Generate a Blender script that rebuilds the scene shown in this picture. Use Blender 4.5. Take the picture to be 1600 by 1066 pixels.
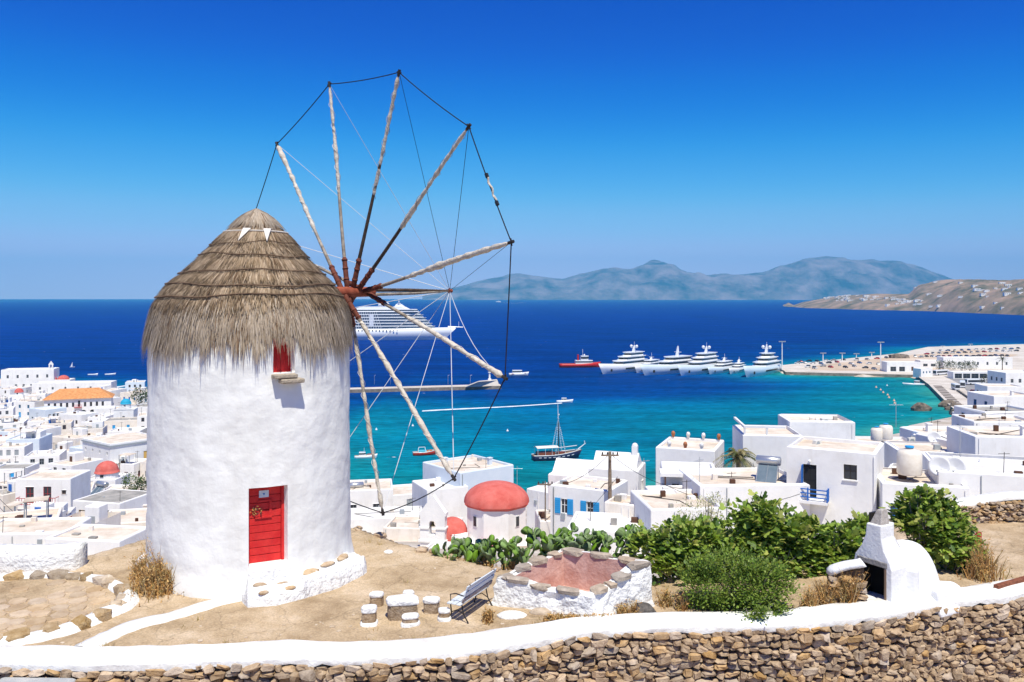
import bpy, bmesh, math, random
from mathutils import Vector, Matrix, noise
R = math.radians
rnd = random.Random(7)
for o in list(bpy.data.objects): bpy.data.objects.remove(o)
SC = bpy.context.scene; COL = SC.collection
# ---------------------------------------------------------------- camera, sky, sun, exposure
F = 1300.0; HY = 464.0; SEA = -50.0          # focal length in photo pixels, horizon row, sea level below the camera
cd = bpy.data.cameras.new('camera'); cam = bpy.data.objects.new('camera', cd); COL.objects.link(cam)
cam.rotation_euler = (R(90), 0, 0); cd.sensor_width = 36; cd.lens = 36 * F / 1600; cd.shift_y = -69 / 1600
cd.clip_start = 0.5; cd.clip_end = 90000; SC.camera = cam
SUN_EL, SUN_AZ = 64, 14
W = bpy.data.worlds.new('World'); SC.world = W; W.use_nodes = True
wn = W.node_tree.nodes; wl = W.node_tree.links
sky = wn.new('ShaderNodeTexSky'); sky.sky_type = 'NISHITA'; sky.sun_disc = False
sky.sun_elevation = R(SUN_EL); sky.sun_rotation = R(180 - SUN_AZ)
sky.air_density = 1.0; sky.dust_density = 0.0; sky.ozone_density = 10.0; sky.altitude = 3000
# a polarised, saturated grade of the same sky, applied evenly in every direction
v1 = wn.new('ShaderNodeVectorMath'); v1.operation = 'SCALE'; v1.inputs['Scale'].default_value = .09; wl.new(sky.outputs[0], v1.inputs[0])
cv = wn.new('ShaderNodeRGBCurve'); wl.new(v1.outputs[0], cv.inputs['Color'])
for ch, pts in ((0, ((0, 0), (.064, .0), (.09, .004), (.12, .045), (.191, .24), (.353, .56), (1, .62))), (1, ((0, 0), (.09, .04), (.134, .062), (.176, .135), (.254, .315), (.367, .48), (.558, .55), (1, .66))), (2, ((0, 0), (.2, .31), (.318, .47), (.388, .58), (.522, .72), (.656, .79), (.741, .84), (1, .9)))):
    c = cv.mapping.curves[ch]
    while len(c.points) < len(pts): c.points.new(.5, .5)
    for q, (x, y) in zip(c.points, pts): q.location = (x, y)
cv.mapping.update()
v2 = wn.new('ShaderNodeVectorMath'); v2.operation = 'SCALE'; v2.inputs['Scale'].default_value = 1 / .09; wl.new(cv.outputs[0], v2.inputs[0])
wl.new(v2.outputs[0], wn['Background'].inputs[0]); wn['Background'].inputs[1].default_value = 0.09
sd = bpy.data.lights.new('sun', 'SUN'); sd.energy = 4.6; sd.angle = R(0.53); sd.color = (1, .96, .82)
sun = bpy.data.objects.new('sun', sd); COL.objects.link(sun)
sun.rotation_euler = Vector((math.sin(R(SUN_AZ)) * math.cos(R(SUN_EL)), -math.cos(R(SUN_AZ)) * math.cos(R(SUN_EL)), math.sin(R(SUN_EL)))).to_track_quat('Z', 'Y').to_euler()
SC.view_settings.view_transform = 'Standard'; SC.view_settings.look = 'None'
SC.view_settings.exposure = 0.35; SC.view_settings.gamma = 1.0
SC.cycles.use_denoising = True; SC.cycles.max_bounces = 6; SC.cycles.volume_bounces = 0
SC.cycles.transparent_max_bounces = 4

# ---------------------------------------------------------------- helpers
def P(px, py, Y): return Vector(((px - 800) * Y / F, Y, -(py - HY) * Y / F))
def G(px, py, z): return P(px, py, -z * F / (py - HY))
def lerp(a, b, t): return a + (b - a) * t
def sstep(a, b, x):
    t = max(0, min(1, (x - a) / (b - a))); return t * t * (3 - 2 * t)
def interp(pts, x):
    if x <= pts[0][0]: return pts[0][1]
    for (a, b), (c, d) in zip(pts, pts[1:]):
        if x <= c: return b + (d - b) * (x - a) / (c - a)
    return pts[-1][1]
def nz(x, y=0, z=0): return noise.noise(Vector((x, y, z)))
ORD = 'first second third fourth fifth sixth seventh eighth ninth tenth eleventh twelfth thirteenth fourteenth fifteenth sixteenth seventeenth eighteenth nineteenth twentieth twenty-first twenty-second twenty-third twenty-fourth'.split()

MATS = {}
def mat(name, col, rough=.8, col2=None, nscale=3., bump=0., bscale=20., spec=.3, objrand=0., metal=0., contrast=(.35, .65), bdist=.05, attr=None, streak=None):
    if name in MATS: return MATS[name]
    m = bpy.data.materials.new(name); m.use_nodes = True; n = m.node_tree.nodes; l = m.node_tree.links
    b = n['Principled BSDF']; b.inputs['Roughness'].default_value = rough; b.inputs['Specular IOR Level'].default_value = spec
    b.inputs['Metallic'].default_value = metal
    g = n.new('ShaderNodeNewGeometry'); out = None
    if attr:
        a = n.new('ShaderNodeAttribute'); a.attribute_name = attr; out = a.outputs['Color']
    elif col2:
        t = n.new('ShaderNodeTexNoise'); t.inputs['Scale'].default_value = nscale; t.inputs['Detail'].default_value = 6; t.inputs['Roughness'].default_value = .62
        l.new(g.outputs['Position'], t.inputs['Vector'])
        r = n.new('ShaderNodeValToRGB'); r.color_ramp.elements[0].position, r.color_ramp.elements[1].position = contrast
        r.color_ramp.elements[0].color = (*col, 1); r.color_ramp.elements[1].color = (*col2, 1)
        l.new(t.outputs['Fac'], r.inputs['Fac']); out = r.outputs['Color']
    if objrand:
        oi = n.new('ShaderNodeObjectInfo'); h = n.new('ShaderNodeHueSaturation')
        mr = n.new('ShaderNodeMapRange'); mr.inputs['To Min'].default_value = 1 - objrand; mr.inputs['To Max'].default_value = 1 + objrand
        l.new(oi.outputs['Random'], mr.inputs['Value']); l.new(mr.outputs[0], h.inputs['Value'])
        mh = n.new('ShaderNodeMath'); mh.operation = 'MULTIPLY_ADD'; mh.inputs[1].default_value = 7.31; mh.inputs[2].default_value = .2
        fr = n.new('ShaderNodeMath'); fr.operation = 'FRACT'; l.new(oi.outputs['Random'], mh.inputs[0]); l.new(mh.outputs[0], fr.inputs[0])
        m2 = n.new('ShaderNodeMapRange'); m2.inputs['To Min'].default_value = 1 - objrand * 1.3; m2.inputs['To Max'].default_value = 1 + objrand * 1.3
        l.new(fr.outputs[0], m2.inputs['Value']); l.new(m2.outputs[0], h.inputs['Saturation'])
        if out: l.new(out, h.inputs['Color'])
        else: h.inputs['Color'].default_value = (*col, 1)
        out = h.outputs['Color']
    if streak and out:                                     # weather stains running down the surface
        sc_, amt, tint = streak
        for scv, lo, hi in (((sc_, sc_, sc_ * .22), .52, .74), ((sc_ * .35, sc_ * .35, sc_ * .3), .55, .72)):
            mp = n.new('ShaderNodeMapping'); mp.inputs['Scale'].default_value = scv; l.new(g.outputs['Position'], mp.inputs['Vector'])
            t = n.new('ShaderNodeTexNoise'); t.inputs['Scale'].default_value = 1; t.inputs['Detail'].default_value = 7; t.inputs['Roughness'].default_value = .65; l.new(mp.outputs[0], t.inputs['Vector'])
            mr = n.new('ShaderNodeMapRange'); mr.inputs['From Min'].default_value = lo; mr.inputs['From Max'].default_value = hi; mr.inputs['To Max'].default_value = amt; l.new(t.outputs['Fac'], mr.inputs['Value'])
            mx = n.new('ShaderNodeMix'); mx.data_type = 'RGBA'; l.new(mr.outputs[0], mx.inputs['Factor']); l.new(out, mx.inputs['A']); mx.inputs['B'].default_value = (*tint, 1); out = mx.outputs['Result']
    if out: l.new(out, b.inputs['Base Color'])
    else: b.inputs['Base Color'].default_value = (*col, 1)
    if bump:
        t = n.new('ShaderNodeTexNoise'); t.inputs['Scale'].default_value = bscale; t.inputs['Detail'].default_value = 5
        l.new(g.outputs['Position'], t.inputs['Vector'])
        bp = n.new('ShaderNodeBump'); bp.inputs['Strength'].default_value = bump; bp.inputs['Distance'].default_value = bdist
        l.new(t.outputs['Fac'], bp.inputs['Height']); l.new(bp.outputs[0], b.inputs['Normal'])
    MATS[name] = m; return m

class MB:
    def __init__(s): s.v = []; s.f = []; s.m = []; s.c = None; s.X = None
    def add(s, vs, fs, mi=0):
        k = len(s.v)
        s.v += [(s.X @ Vector(p)) if s.X else Vector(p) for p in vs]
        for f in fs: s.f.append(tuple(i + k for i in f)); s.m.append(mi)
    def box(s, x0, x1, y0, y1, z0, z1, mi=0):
        s.add([(x0,y0,z0),(x1,y0,z0),(x1,y1,z0),(x0,y1,z0),(x0,y0,z1),(x1,y0,z1),(x1,y1,z1),(x0,y1,z1)],
              [(0,3,2,1),(4,5,6,7),(0,1,5,4),(1,2,6,5),(2,3,7,6),(3,0,4,7)], mi)
    def cbox(s, c, sx, sy, sz, mi=0): s.box(c[0]-sx/2, c[0]+sx/2, c[1]-sy/2, c[1]+sy/2, c[2], c[2]+sz, mi)
    def prism(s, poly, z0, z1, mi=0, top=None, taper=None):
        n = len(poly); q = taper or poly
        s.add([(x, y, z0) for x, y in poly] + [(x, y, z1) for x, y in q],
              [(i, (i+1) % n, (i+1) % n + n, i + n) for i in range(n)], mi)
        k = len(s.v) - 2 * n
        s.f.append(tuple(range(k + n, k + 2*n))); s.m.append(mi if top is None else top)
        s.f.append(tuple(range(k + n - 1, k - 1, -1))); s.m.append(mi)
    def sideprism(s, poly, x0, x1, mi=0):          # polygon in (y,z) extruded along x
        n = len(poly)
        s.add([(x0, y, z) for y, z in poly] + [(x1, y, z) for y, z in poly],
              [(i, (i+1) % n, (i+1) % n + n, i + n) for i in range(n)] + [tuple(range(n - 1, -1, -1)), tuple(range(n, 2*n))], mi)
    def tube(s, pts, rad, n=6, mi=0, cap=True):
        pts = [Vector(p) for p in pts]; rad = rad if isinstance(rad, (list, tuple)) else [rad] * len(pts)
        vs = []; fs = []
        for i, p in enumerate(pts):
            d = (pts[min(i+1, len(pts)-1)] - pts[max(i-1, 0)]).normalized()
            u = d.cross(Vector((0, 0, 1)) if abs(d.z) < .9 else Vector((1, 0, 0))).normalized(); w = d.cross(u)
            for j in range(n):
                a = 2 * math.pi * j / n; vs.append(p + (u * math.cos(a) + w * math.sin(a)) * rad[i])
        for i in range(len(pts) - 1):
            for j in range(n): fs.append((i*n+j, i*n+(j+1) % n, (i+1)*n+(j+1) % n, (i+1)*n+j))
        if cap: fs += [tuple(range(n - 1, -1, -1)), tuple(range((len(pts)-1)*n, len(pts)*n))]
        s.add(vs, fs, mi)
    def lathe(s, prof, n=24, mi=0, c=(0, 0, 0), a0=0, a1=2*math.pi, jit=0):
        full = abs(a1 - a0 - 2*math.pi) < 1e-6; m = n if full else n + 1; vs = []; fs = []
        for r, z in prof:
            for j in range(m):
                a = a0 + (a1 - a0) * j / n; k = 1 + (rnd.uniform(-jit, jit) if jit else 0)
                vs.append((c[0] + r * k * math.cos(a), c[1] + r * k * math.sin(a), c[2] + z))
        for i in range(len(prof) - 1):
            for j in range(n): fs.append((i*m+j, i*m+(j+1) % m, (i+1)*m+(j+1) % m, (i+1)*m+j))
        s.add(vs, fs, mi)
    def sphere(s, c, r, n=10, m=6, mi=0, sz=1, half=False):
        lo = 0 if half else -math.pi/2
        s.lathe([(max(1e-4, r*math.cos(lo+(math.pi/2-lo)*i/m)), r*sz*math.sin(lo+(math.pi/2-lo)*i/m)) for i in range(m+1)], n, mi, c)
    def mesh(s, name, mats, smooth=False):
        me = bpy.data.meshes.new(name); me.from_pydata(s.v, [], s.f)
        for x in (mats if isinstance(mats, (list, tuple)) else [mats]): me.materials.append(x)
        if any(s.m): me.polygons.foreach_set('material_index', s.m)
        if smooth: me.polygons.foreach_set('use_smooth', [True] * len(s.f))
        if s.c is not None:
            at = me.color_attributes.new('tint', 'FLOAT_COLOR', 'POINT')
            at.data.foreach_set('color', [x for c in s.c for x in (*c, 1)])
        me.update(); return me
    def build(s, name, mats, parent=None, smooth=False, loc=None, rz=0):
        return link(name, s.mesh(name, mats, smooth), parent, loc, rz)
def link(name, me, parent=None, loc=None, rz=0):
    o = bpy.data.objects.new(name, me); COL.objects.link(o)
    if parent: o.parent = parent
    if loc is not None: o.location = loc
    if rz: o.rotation_euler = (0, 0, rz)
    return o
def smooth_angle(o, deg=40):
    me = o.data; me.polygons.foreach_set('use_smooth', [True] * len(me.polygons))
    try: me.set_sharp_from_angle(angle=R(deg))
    except Exception: pass
    return o
SEEN_LABELS = set()
def tag(o, label=None, cat=None, group=None, kind=None):
    if label: o['label'] = label
    if cat: o['category'] = cat
    if group: o['group'] = group
    if kind: o['kind'] = kind
    return o
def thing(name, label, cat, loc=(0, 0, 0), rz=0, group=None):
    o = bpy.data.objects.new(name, None); COL.objects.link(o); o.location = loc; o.rotation_euler = (0, 0, rz); o.empty_display_size = .2
    return tag(o, label, cat, group)
def dup(root, loc, rz=0, label=None, scale=None):
    r = root.copy(); COL.objects.link(r); r.location = loc; r.rotation_euler = (0, 0, rz)
    if label: r['label'] = label
    if scale: r.scale = (scale,) * 3
    for ch in root.children:
        c = ch.copy(); COL.objects.link(c); c.parent = r
        for g in ch.children: d = g.copy(); COL.objects.link(d); d.parent = c
    return r
def bevel(o, w=.02, seg=2, ang=30):
    m = o.modifiers.new('bevel', 'BEVEL'); m.width = w; m.segments = seg; m.limit_method = 'ANGLE'; m.angle_limit = R(ang); return o

# ---------------------------------------------------------------- materials
WHITE = mat('whitewash', (.76, .75, .73), .85, (.84, .83, .80), .9, .35, 7, .2, bdist=.06)
WHITE2 = mat('whitewash_rough', (.72, .71, .69), .9, (.85, .84, .81), 2.2, .8, 11, .15, bdist=.08)
HW = mat('house_white', (.76, .75, .735), .85, (.86, .85, .83), .35, .25, 3, .2, streak=(1.3, .32, (.56, .52, .46)))
HWARM = mat('house_cream', (.72, .65, .56), .85, (.82, .77, .71), .4, .1, 3, .2, streak=(1.3, .4, (.50, .42, .33)))
HBLUE = mat('house_pale_blue', (.60, .68, .76), .85, (.68, .74, .80), .4, 0, 3, .2)
ROOFC = mat('roof_cream', (.55, .45, .35), .9, (.76, .68, .58), .5, .1, 3, .1, streak=(.8, .5, (.42, .35, .28)))
ROOFW = mat('roof_white', (.62, .59, .55), .9, (.80, .79, .76), .4, .1, 3, .1, streak=(.8, .5, (.45, .42, .38)))
ROOFG = mat('roof_grey', (.25, .24, .22), .9, (.42, .39, .35), .6, .2, 3, .1)
GLASS = mat('window_glass', (.03, .035, .045), .12, spec=.5)
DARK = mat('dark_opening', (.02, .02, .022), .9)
BLUE = mat('blue_paint', (.02, .13, .46), .5); CYAN = mat('light_blue_paint', (.03, .33, .66), .5)
BROWN = mat('brown_wood', (.10, .045, .025), .7); REDP = mat('red_paint', (.42, .03, .03), .5)
YELL = mat('ochre_paint', (.75, .46, .12), .7); GREYP = mat('grey_paint', (.33, .36, .38), .6)
METAL = mat('galvanised_metal', (.5, .52, .53), .4, metal=.6); DMETAL = mat('dark_iron', (.03, .025, .022), .6)
DOME = mat('red_dome_plaster', (.50, .095, .075), .85, (.62, .16, .13), .9, .3, 5, .2, streak=(1.6, .22, (.66, .28, .23)))
DOMEB = mat('blue_dome_paint', (.02, .32, .5), .7)
EARTH = None
# ---------------------------------------------------------------- the land and the sea
LAND = [(-460, 10), (-460, 528), (-330, 512), (-242, 474), (-194, 432), (-142, 370), (-95, 290), (-58, 216), (-45, 209), (-5, 208), (30, 208),
        (70, 225), (110, 268), (150, 316), (184, 343), (193, 367), (229, 458), (249, 514), (176, 534), (186, 582), (255, 643), (326, 706), (400, 800), (526, 850), (760, 900), (760, 10)]
def inside(x, y, poly=LAND):
    r = False; j = len(poly) - 1
    for i in range(len(poly)):
        xi, yi = poly[i]; xj, yj = poly[j]
        if (yi > y) != (yj > y) and x < (xj - xi) * (y - yi) / (yj - yi) + xi: r = not r
        j = i
    return r
def pdist(x, y, poly=LAND, closed=True):
    b = 1e18; n = len(poly)
    for i in range(n if closed else n - 1):
        ax, ay = poly[i]; bx, by = poly[(i+1) % n]; dx, dy = bx - ax, by - ay
        t = max(0, min(1, ((x-ax)*dx + (y-ay)*dy) / (dx*dx + dy*dy)))
        b = min(b, (ax + t*dx - x)**2 + (ay + t*dy - y)**2)
    return math.sqrt(b)
PL = [(24, -9.2), (40, -13.5), (84, -25), (137, -36), (200, -41), (325, -46.5), (430, -48.3)]
PC = [(24, -9.2), (40, -13.5), (84, -25), (137, -37.5), (185, -47.6), (200, -48.4)]
PR = [(24, -9.2), (40, -13), (70, -19.5), (100, -26), (150, -36), (250, -45), (320, -48.3)]
def zt(x, y):
    a = sstep(-50, -75, x); b = sstep(55, 105, x)
    return interp(PL, y) * a + interp(PR, y) * b + interp(PC, y) * (1 - a - b)
def hit(px, py):                      # where the line of sight through a pixel meets the hillside
    Y = 25.0
    while Y < 900:
        p = P(px, py, Y)
        if p.z <= zt(p.x, Y): return p
        Y += .25
    return p
me = MB(); xs = list(range(-460, 761, 10)); ys = [22, 24, 27, 31, 36, 42, 50] + list(range(58, 340, 8)) + list(range(340, 920, 14))
nx = len(xs)
for y in ys:
    for x in xs:
        ins = inside(x, y) or y < 60; d = pdist(x, y)
        z = zt(x, y) + .25 * nz(x * .06, y * .06) if ins else max(-58, SEA - .4 - d * .4)
        if ins and d < 12: z = min(z, max(-48.5, SEA + .3 + d * .15)) if y > 120 else z
        me.v.append(Vector((x, y, z)))
for j in range(len(ys) - 1):
    for i in range(nx - 1):
        me.f.append((j*nx+i, j*nx+i+1, (j+1)*nx+i+1, (j+1)*nx+i)); me.m.append(0)
HILL = mat('pale_hillside_ground', (.40, .33, .25), .95, (.66, .60, .53), .12, .2, 1.2, .1)
tag(me.build('hillside', HILL, smooth=True), 'pale earth hillside falling from the windmill through the town to the harbour', kind='structure')

# sea: its colour follows the depth over the sand near the shore
def axis(lo, hi, step, far):
    a = [lo + step * i for i in range(int((hi - lo) / step) + 1)]; s = step; x = hi
    while x < far: s *= 1.5; x = min(far, x + s); a.append(x)
    s = step; x = lo
    while x > -far: s *= 1.5; x = max(-far, x - s); a.insert(0, x)
    return a
sx = axis(-420, 520, 12, 18000); sy = [y for y in axis(190, 900, 10, 18000) if y > -60]
me = MB(); me.c = []
DEPTH = [(0, (.03, .24, .21)), (10, (.003, .19, .205)), (45, (.001, .155, .22)), (100, (0, .126, .23)), (160, (0, .088, .222)), (260, (0, .045, .19)), (700, (0, .027, .168)), (6000, (0, .026, .20))]
for y in sy:
    for x in sx:
        d = 0 if inside(x, y) else pdist(x, y)
        if x < -60: d = d * 1.8 + 25
        d *= 1 + 4 * sstep(300, 660, y + 90 * nz(x * .006, y * .008, 4) - max(0, x - 60) * .35)
        dd = max(0, d * (1 + .5 * nz(x * .009, y * .009, 3)) + 22 * nz(x * .02, y * .03, 8) + (1.0 if d > 5 else 0) * 14 * nz(x*.05, y*.06, 1))
        for (a, ca), (b, cb) in zip(DEPTH, DEPTH[1:]):
            if dd <= b: break
        t = min(1, (dd - a) / (b - a))
        k = 1 + .12 * nz(x * .012, y * .02, 5)
        me.c.append(tuple(lerp(p, q, t) * k for p, q in zip(ca, cb))); me.v.append(Vector((x, y, SEA)))
n = len(sx)
for j in range(len(sy) - 1):
    for i in range(n - 1): me.f.append((j*n+i, j*n+i+1, (j+1)*n+i+1, (j+1)*n+i)); me.m.append(0)
m = bpy.data.materials.new('sea_water'); m.use_nodes = True; MATS['sea'] = m
n_ = m.node_tree.nodes; l_ = m.node_tree.links; b = n_['Principled BSDF']
n_.remove(b); b = n_.new('ShaderNodeBsdfDiffuse'); gl = n_.new('ShaderNodeBsdfGlossy'); gl.inputs['Roughness'].default_value = .25; ms = n_.new('ShaderNodeMixShader'); ms.inputs[0].default_value = .035
l_.new(b.outputs[0], ms.inputs[1]); l_.new(gl.outputs[0], ms.inputs[2]); l_.new(ms.outputs[0], n_['Material Output'].inputs[0])
at = n_.new('ShaderNodeAttribute'); at.attribute_name = 'tint'
g = n_.new('ShaderNodeNewGeometry'); mp = n_.new('ShaderNodeMapping'); mp.inputs['Scale'].default_value = (.10, .32, 1); mp.inputs['Rotation'].default_value = (0, 0, R(8))
l_.new(g.outputs['Position'], mp.inputs['Vector'])
t1 = n_.new('ShaderNodeTexNoise'); t1.inputs['Scale'].default_value = 1.6; t1.inputs['Detail'].default_value = 7; t1.inputs['Roughness'].default_value = .65; l_.new(mp.outputs[0], t1.inputs['Vector'])
bp = n_.new('ShaderNodeBump'); bp.inputs['Strength'].default_value = .5; bp.inputs['Distance'].default_value = .5
l_.new(t1.outputs['Fac'], bp.inputs['Height']); l_.new(bp.outputs[0], b.inputs['Normal']); l_.new(bp.outputs[0], gl.inputs['Normal'])
mr = n_.new('ShaderNodeMapRange'); mr.inputs['From Min'].default_value = .3; mr.inputs['From Max'].default_value = .7; mr.inputs['To Min'].default_value = .5; mr.inputs['To Max'].default_value = 1.5
l_.new(t1.outputs['Fac'], mr.inputs['Value'])
mp3 = n_.new('ShaderNodeMapping'); mp3.inputs['Scale'].default_value = (.012, .06, 1); mp3.inputs['Rotation'].default_value = (0, 0, R(-12)); l_.new(g.outputs['Position'], mp3.inputs['Vector'])
t3 = n_.new('ShaderNodeTexNoise'); t3.inputs['Scale'].default_value = 1; t3.inputs['Detail'].default_value = 6; l_.new(mp3.outputs[0], t3.inputs['Vector'])
mr3 = n_.new('ShaderNodeMapRange'); mr3.inputs['From Min'].default_value = .3; mr3.inputs['From Max'].default_value = .7; mr3.inputs['To Min'].default_value = .72; mr3.inputs['To Max'].default_value = 1.3; l_.new(t3.outputs['Fac'], mr3.inputs['Value'])
mm = n_.new('ShaderNodeMath'); mm.operation = 'MULTIPLY'; l_.new(mr.outputs[0], mm.inputs[0]); l_.new(mr3.outputs[0], mm.inputs[1])
hv = n_.new('ShaderNodeHueSaturation'); l_.new(at.outputs['Color'], hv.inputs['Color']); l_.new(mm.outputs[0], hv.inputs['Value'])
mp2 = n_.new('ShaderNodeMapping'); mp2.inputs['Scale'].default_value = (.16, .4, 1); l_.new(g.outputs['Position'], mp2.inputs['Vector'])
t2 = n_.new('ShaderNodeTexNoise'); t2.inputs['Scale'].default_value = .9; t2.inputs['Detail'].default_value = 3; l_.new(mp2.outputs[0], t2.inputs['Vector'])
cr = n_.new('ShaderNodeMapRange'); cr.inputs['From Min'].default_value = .745; cr.inputs['From Max'].default_value = .79; l_.new(t2.outputs['Fac'], cr.inputs['Value'])
mx = n_.new('ShaderNodeMix'); mx.data_type = 'RGBA'; l_.new(cr.outputs[0], mx.inputs['Factor']); l_.new(hv.outputs[0], mx.inputs['A']); mx.inputs['B'].default_value = (.75, .8, .82, 1)
l_.new(mx.outputs['Result'], b.inputs['Color'])
tag(me.build('sea', m, smooth=True), 'deep blue sea turning turquoise towards the harbour shore', kind='structure')

# ---------------------------------------------------------------- far islands and the headland
def ridge(name, mt, label, prof, Y0, depth, base, amp, sc, nx=200, ny=26, back=.55):
    me = MB(); x0, x1 = prof[0][0], prof[-1][0]
    for j in range(ny + 1):
        v = j / ny
        for i in range(nx + 1):
            px = lerp(x0, x1, i / nx); Yc = interp(Y0, px); Y = Yc + depth * v; top = interp(prof, px)
            hgt = -(top - HY) * (Yc + depth * back) / F - SEA
            sh = math.sin(math.pi * min(1, v / (2 * back))) ** .8 if v < back else math.cos((v - back) / (1 - back) * math.pi / 2)
            X = (px - 800) * Y / F
            k = 1 + amp * (nz(X * sc, Y * sc, 2) + .5 * nz(X * sc * 2.3, Y * sc * 2.3, 5) + .25 * nz(X * sc * 5, Y * sc * 5, 9)) * (1 - .8 * max(0, sh) ** 6)
            me.v.append(Vector((X, Y, SEA - 2 + max(0, (hgt + 2) * sh * k))))
    n = nx + 1
    for j in range(ny):
        for i in range(nx): me.f.append((j*n+i, j*n+i+1, (j+1)*n+i+1, (j+1)*n+i)); me.m.append(0)
    return me, tag(me.build(name, mt, smooth=True), label, kind='structure')
FAR = mat('dry_island_rock', (.015, .015, .025), .95, (.30, .22, .23), .0022, .9, .005, .05, bdist=70)
ridge('island_mountains', FAR, 'hazy blue mountainous island along the horizon',
      [(660, 463), (700, 452), (745, 440), (800, 430), (845, 433), (880, 437), (905, 428), (945, 421), (985, 418), (1020, 410), (1045, 413), (1075, 424), (1110, 430), (1150, 427), (1190, 425), (1215, 417), (1250, 408), (1290, 401), (1312, 404), (1330, 407), (1360, 405), (1400, 409), (1440, 419), (1475, 432), (1520, 447), (1560, 456), (1640, 463)],
      [(660, 13500), (1640, 13500)], 3000, 0, .42, .0013, 300, 44)
HEAD = mat('headland_scrub', (.10, .095, .055), .95, (.40, .27, .19), .012, .25, .03, .05, bdist=3)
HP = [(1222, 478), (1232, 473), (1240, 477), (1255, 472), (1285, 467), (1320, 462), (1370, 459), (1420, 459), (1435, 447), (1465, 440), (1500, 437), (1540, 436), (1580, 438), (1610, 436), (1680, 428), (1800, 432)]
HY0 = [(1222, 4300), (1260, 3700), (1350, 3200), (1450, 2900), (1520, 2550), (1600, 2250), (1800, 2000)]
hme, hobj = ridge('headland', HEAD, 'brown scrubby headland dotted with white houses across the bay', HP, HY0, 1100, 0, .3, .005, 220, 30)
HN = 221
# white houses scattered over the headland, too far off to tell apart
cache = []
for k in range(4):
    m_ = MB(); w = rnd.uniform(10, 20); m_.box(-w/2, w/2, 0, 8, -4, rnd.uniform(4, 7)); 
    if k % 2: m_.box(-w/2 - 5, -w/2 + .2, 1, 7, -4, 3.2)
    for q in range(3): m_.box(-w/2 + 2 + q*w/3.4, -w/2 + 3.6 + q*w/3.4, -.12, .1, .6, 2.6, 1)
    cache.append(m_.mesh('headland_house', [HW, GLASS]))
for k in range(150):
    c = rnd.random()
    if c < .3: px = rnd.uniform(1290, 1375); py = rnd.uniform(462, 470)
    elif c < .55: px = rnd.uniform(1385, 1445); py = rnd.uniform(466, 478)
    elif c < .85: px = rnd.uniform(1430, 1600); py = rnd.uniform(441, 462)
    else: px = rnd.uniform(1450, 1600); py = rnd.uniform(458, 484)
    best = None
    i = int((px - 1222) / (1800 - 1222) * 220)
    for j in range(30):
        v = hme.v[j * HN + i]; q = HY - F * v.z / v.y
        if v.z > SEA + 3 and (best is None or abs(q - py) < best[0]): best = (abs(q - py), v)
    if best and best[0] < 6:
        o = link('headland_house', cache[k % 4], None, best[1] + Vector((rnd.uniform(-8, 8), 0, .5)), rnd.uniform(-.6, .6))
        s = rnd.uniform(.6, 1.15); o.scale = (s * 1.2, s, s)
        tag(o, 'tiny white house among others on the far headland', 'house', 'white houses scattered on the far headland')
# ---------------------------------------------------------------- the terrace around the mill
GZ = -6.8
WALLB = [(-60, 1046), (0, 1046), (150, 1047), (300, 1043), (450, 1037), (540, 1041 - 3), (670, 1032), (767, 1020), (865, 1004), (930, 994), (1060, 987), (1120, 986), (1240, 984), (1320, 974), (1400, 964), (1480, 949), (1516, 945), (1560, 941), (1600, 934), (1690, 917)]
WALL = [G(px, py, -6.85) for px, py in WALLB]; WALL = [Vector((p.x, p.y, 0)) for p in WALL]
def resample(pl, step):
    out = [pl[0]]; acc = 0
    for a, b in zip(pl, pl[1:]):
        L = (b - a).length; t = step - acc
        while t <= L: out.append(a + (b - a) * (t / L)); t += step
        acc = L - (t - step)
    return out
def catmull(pl, k=6):
    o = []
    for i in range(len(pl) - 1):
        p0, p1, p2, p3 = pl[max(0, i-1)], pl[i], pl[i+1], pl[min(len(pl)-1, i+2)]
        for j in range(k):
            t = j / k; o.append(.5 * ((2*p1) + (p2-p0)*t + (2*p0-5*p1+4*p2-p3)*t*t + (3*p1-p0-3*p2+p3)*t*t*t))
    return o + [pl[-1]]
WALLS = catmull(WALL)
def wall_y(x):
    return interp([(p.x, p.y) for p in WALLS], x)
TERR = [(-22, 10), (-22, 20.6), (-14, 20.6), (-11.2, 21.4), (-10.2, 23.0), (-6.7, 25.2), (-4.4, 24.0), (-3.0, 22.7), (-1.7, 21.9), (-.2, 20.8), (1.2, 20.2), (4, 20.2), (7, 20.9), (9.6, 21.3), (10.6, 23), (11.6, 25.6), (24, 26), (24, 10)]
def terr_z(x, y):
    z = GZ + .05 * nz(x * .7, y * .7) + .02 * nz(x * 2.6, y * 2.6, 4)
    z += .10 * sstep(-1, -4, x) * sstep(20.3, 22.6, y)                # the ground lifts a little behind the mill
    if not inside(x, y, TERR):
        d = pdist(x, y, TERR); d2 = d + .35 * nz(x * 1.1, y * 1.1, 7) * min(1, d * 3)
        z -= min(3.6, max(0, d2) * 1.7) - .12 * nz(x * 2.5, y * 2.5) * min(1, d)
    if y < wall_y(x) + .25: z = -9.9
    return z
me = MB(); xs = [-21 + .17 * i for i in range(int(41 / .17))]; ys = [14.6 + .15 * i for i in range(int(13.2 / .15))]
for y in ys:
    for x in xs: me.v.append(Vector((x, y, terr_z(x, y))))
n = len(xs)
for j in range(len(ys) - 1):
    for i in range(n - 1): me.f.append((j*n+i, j*n+i+1, (j+1)*n+i+1, (j+1)*n+i)); me.m.append(0)
m = bpy.data.materials.new('dry_earth'); m.use_nodes = True; n_ = m.node_tree.nodes; l_ = m.node_tree.links; b = n_['Principled BSDF']
b.inputs['Roughness'].default_value = .95; b.inputs['Specular IOR Level'].default_value = .1
g = n_.new('ShaderNodeNewGeometry')
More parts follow.
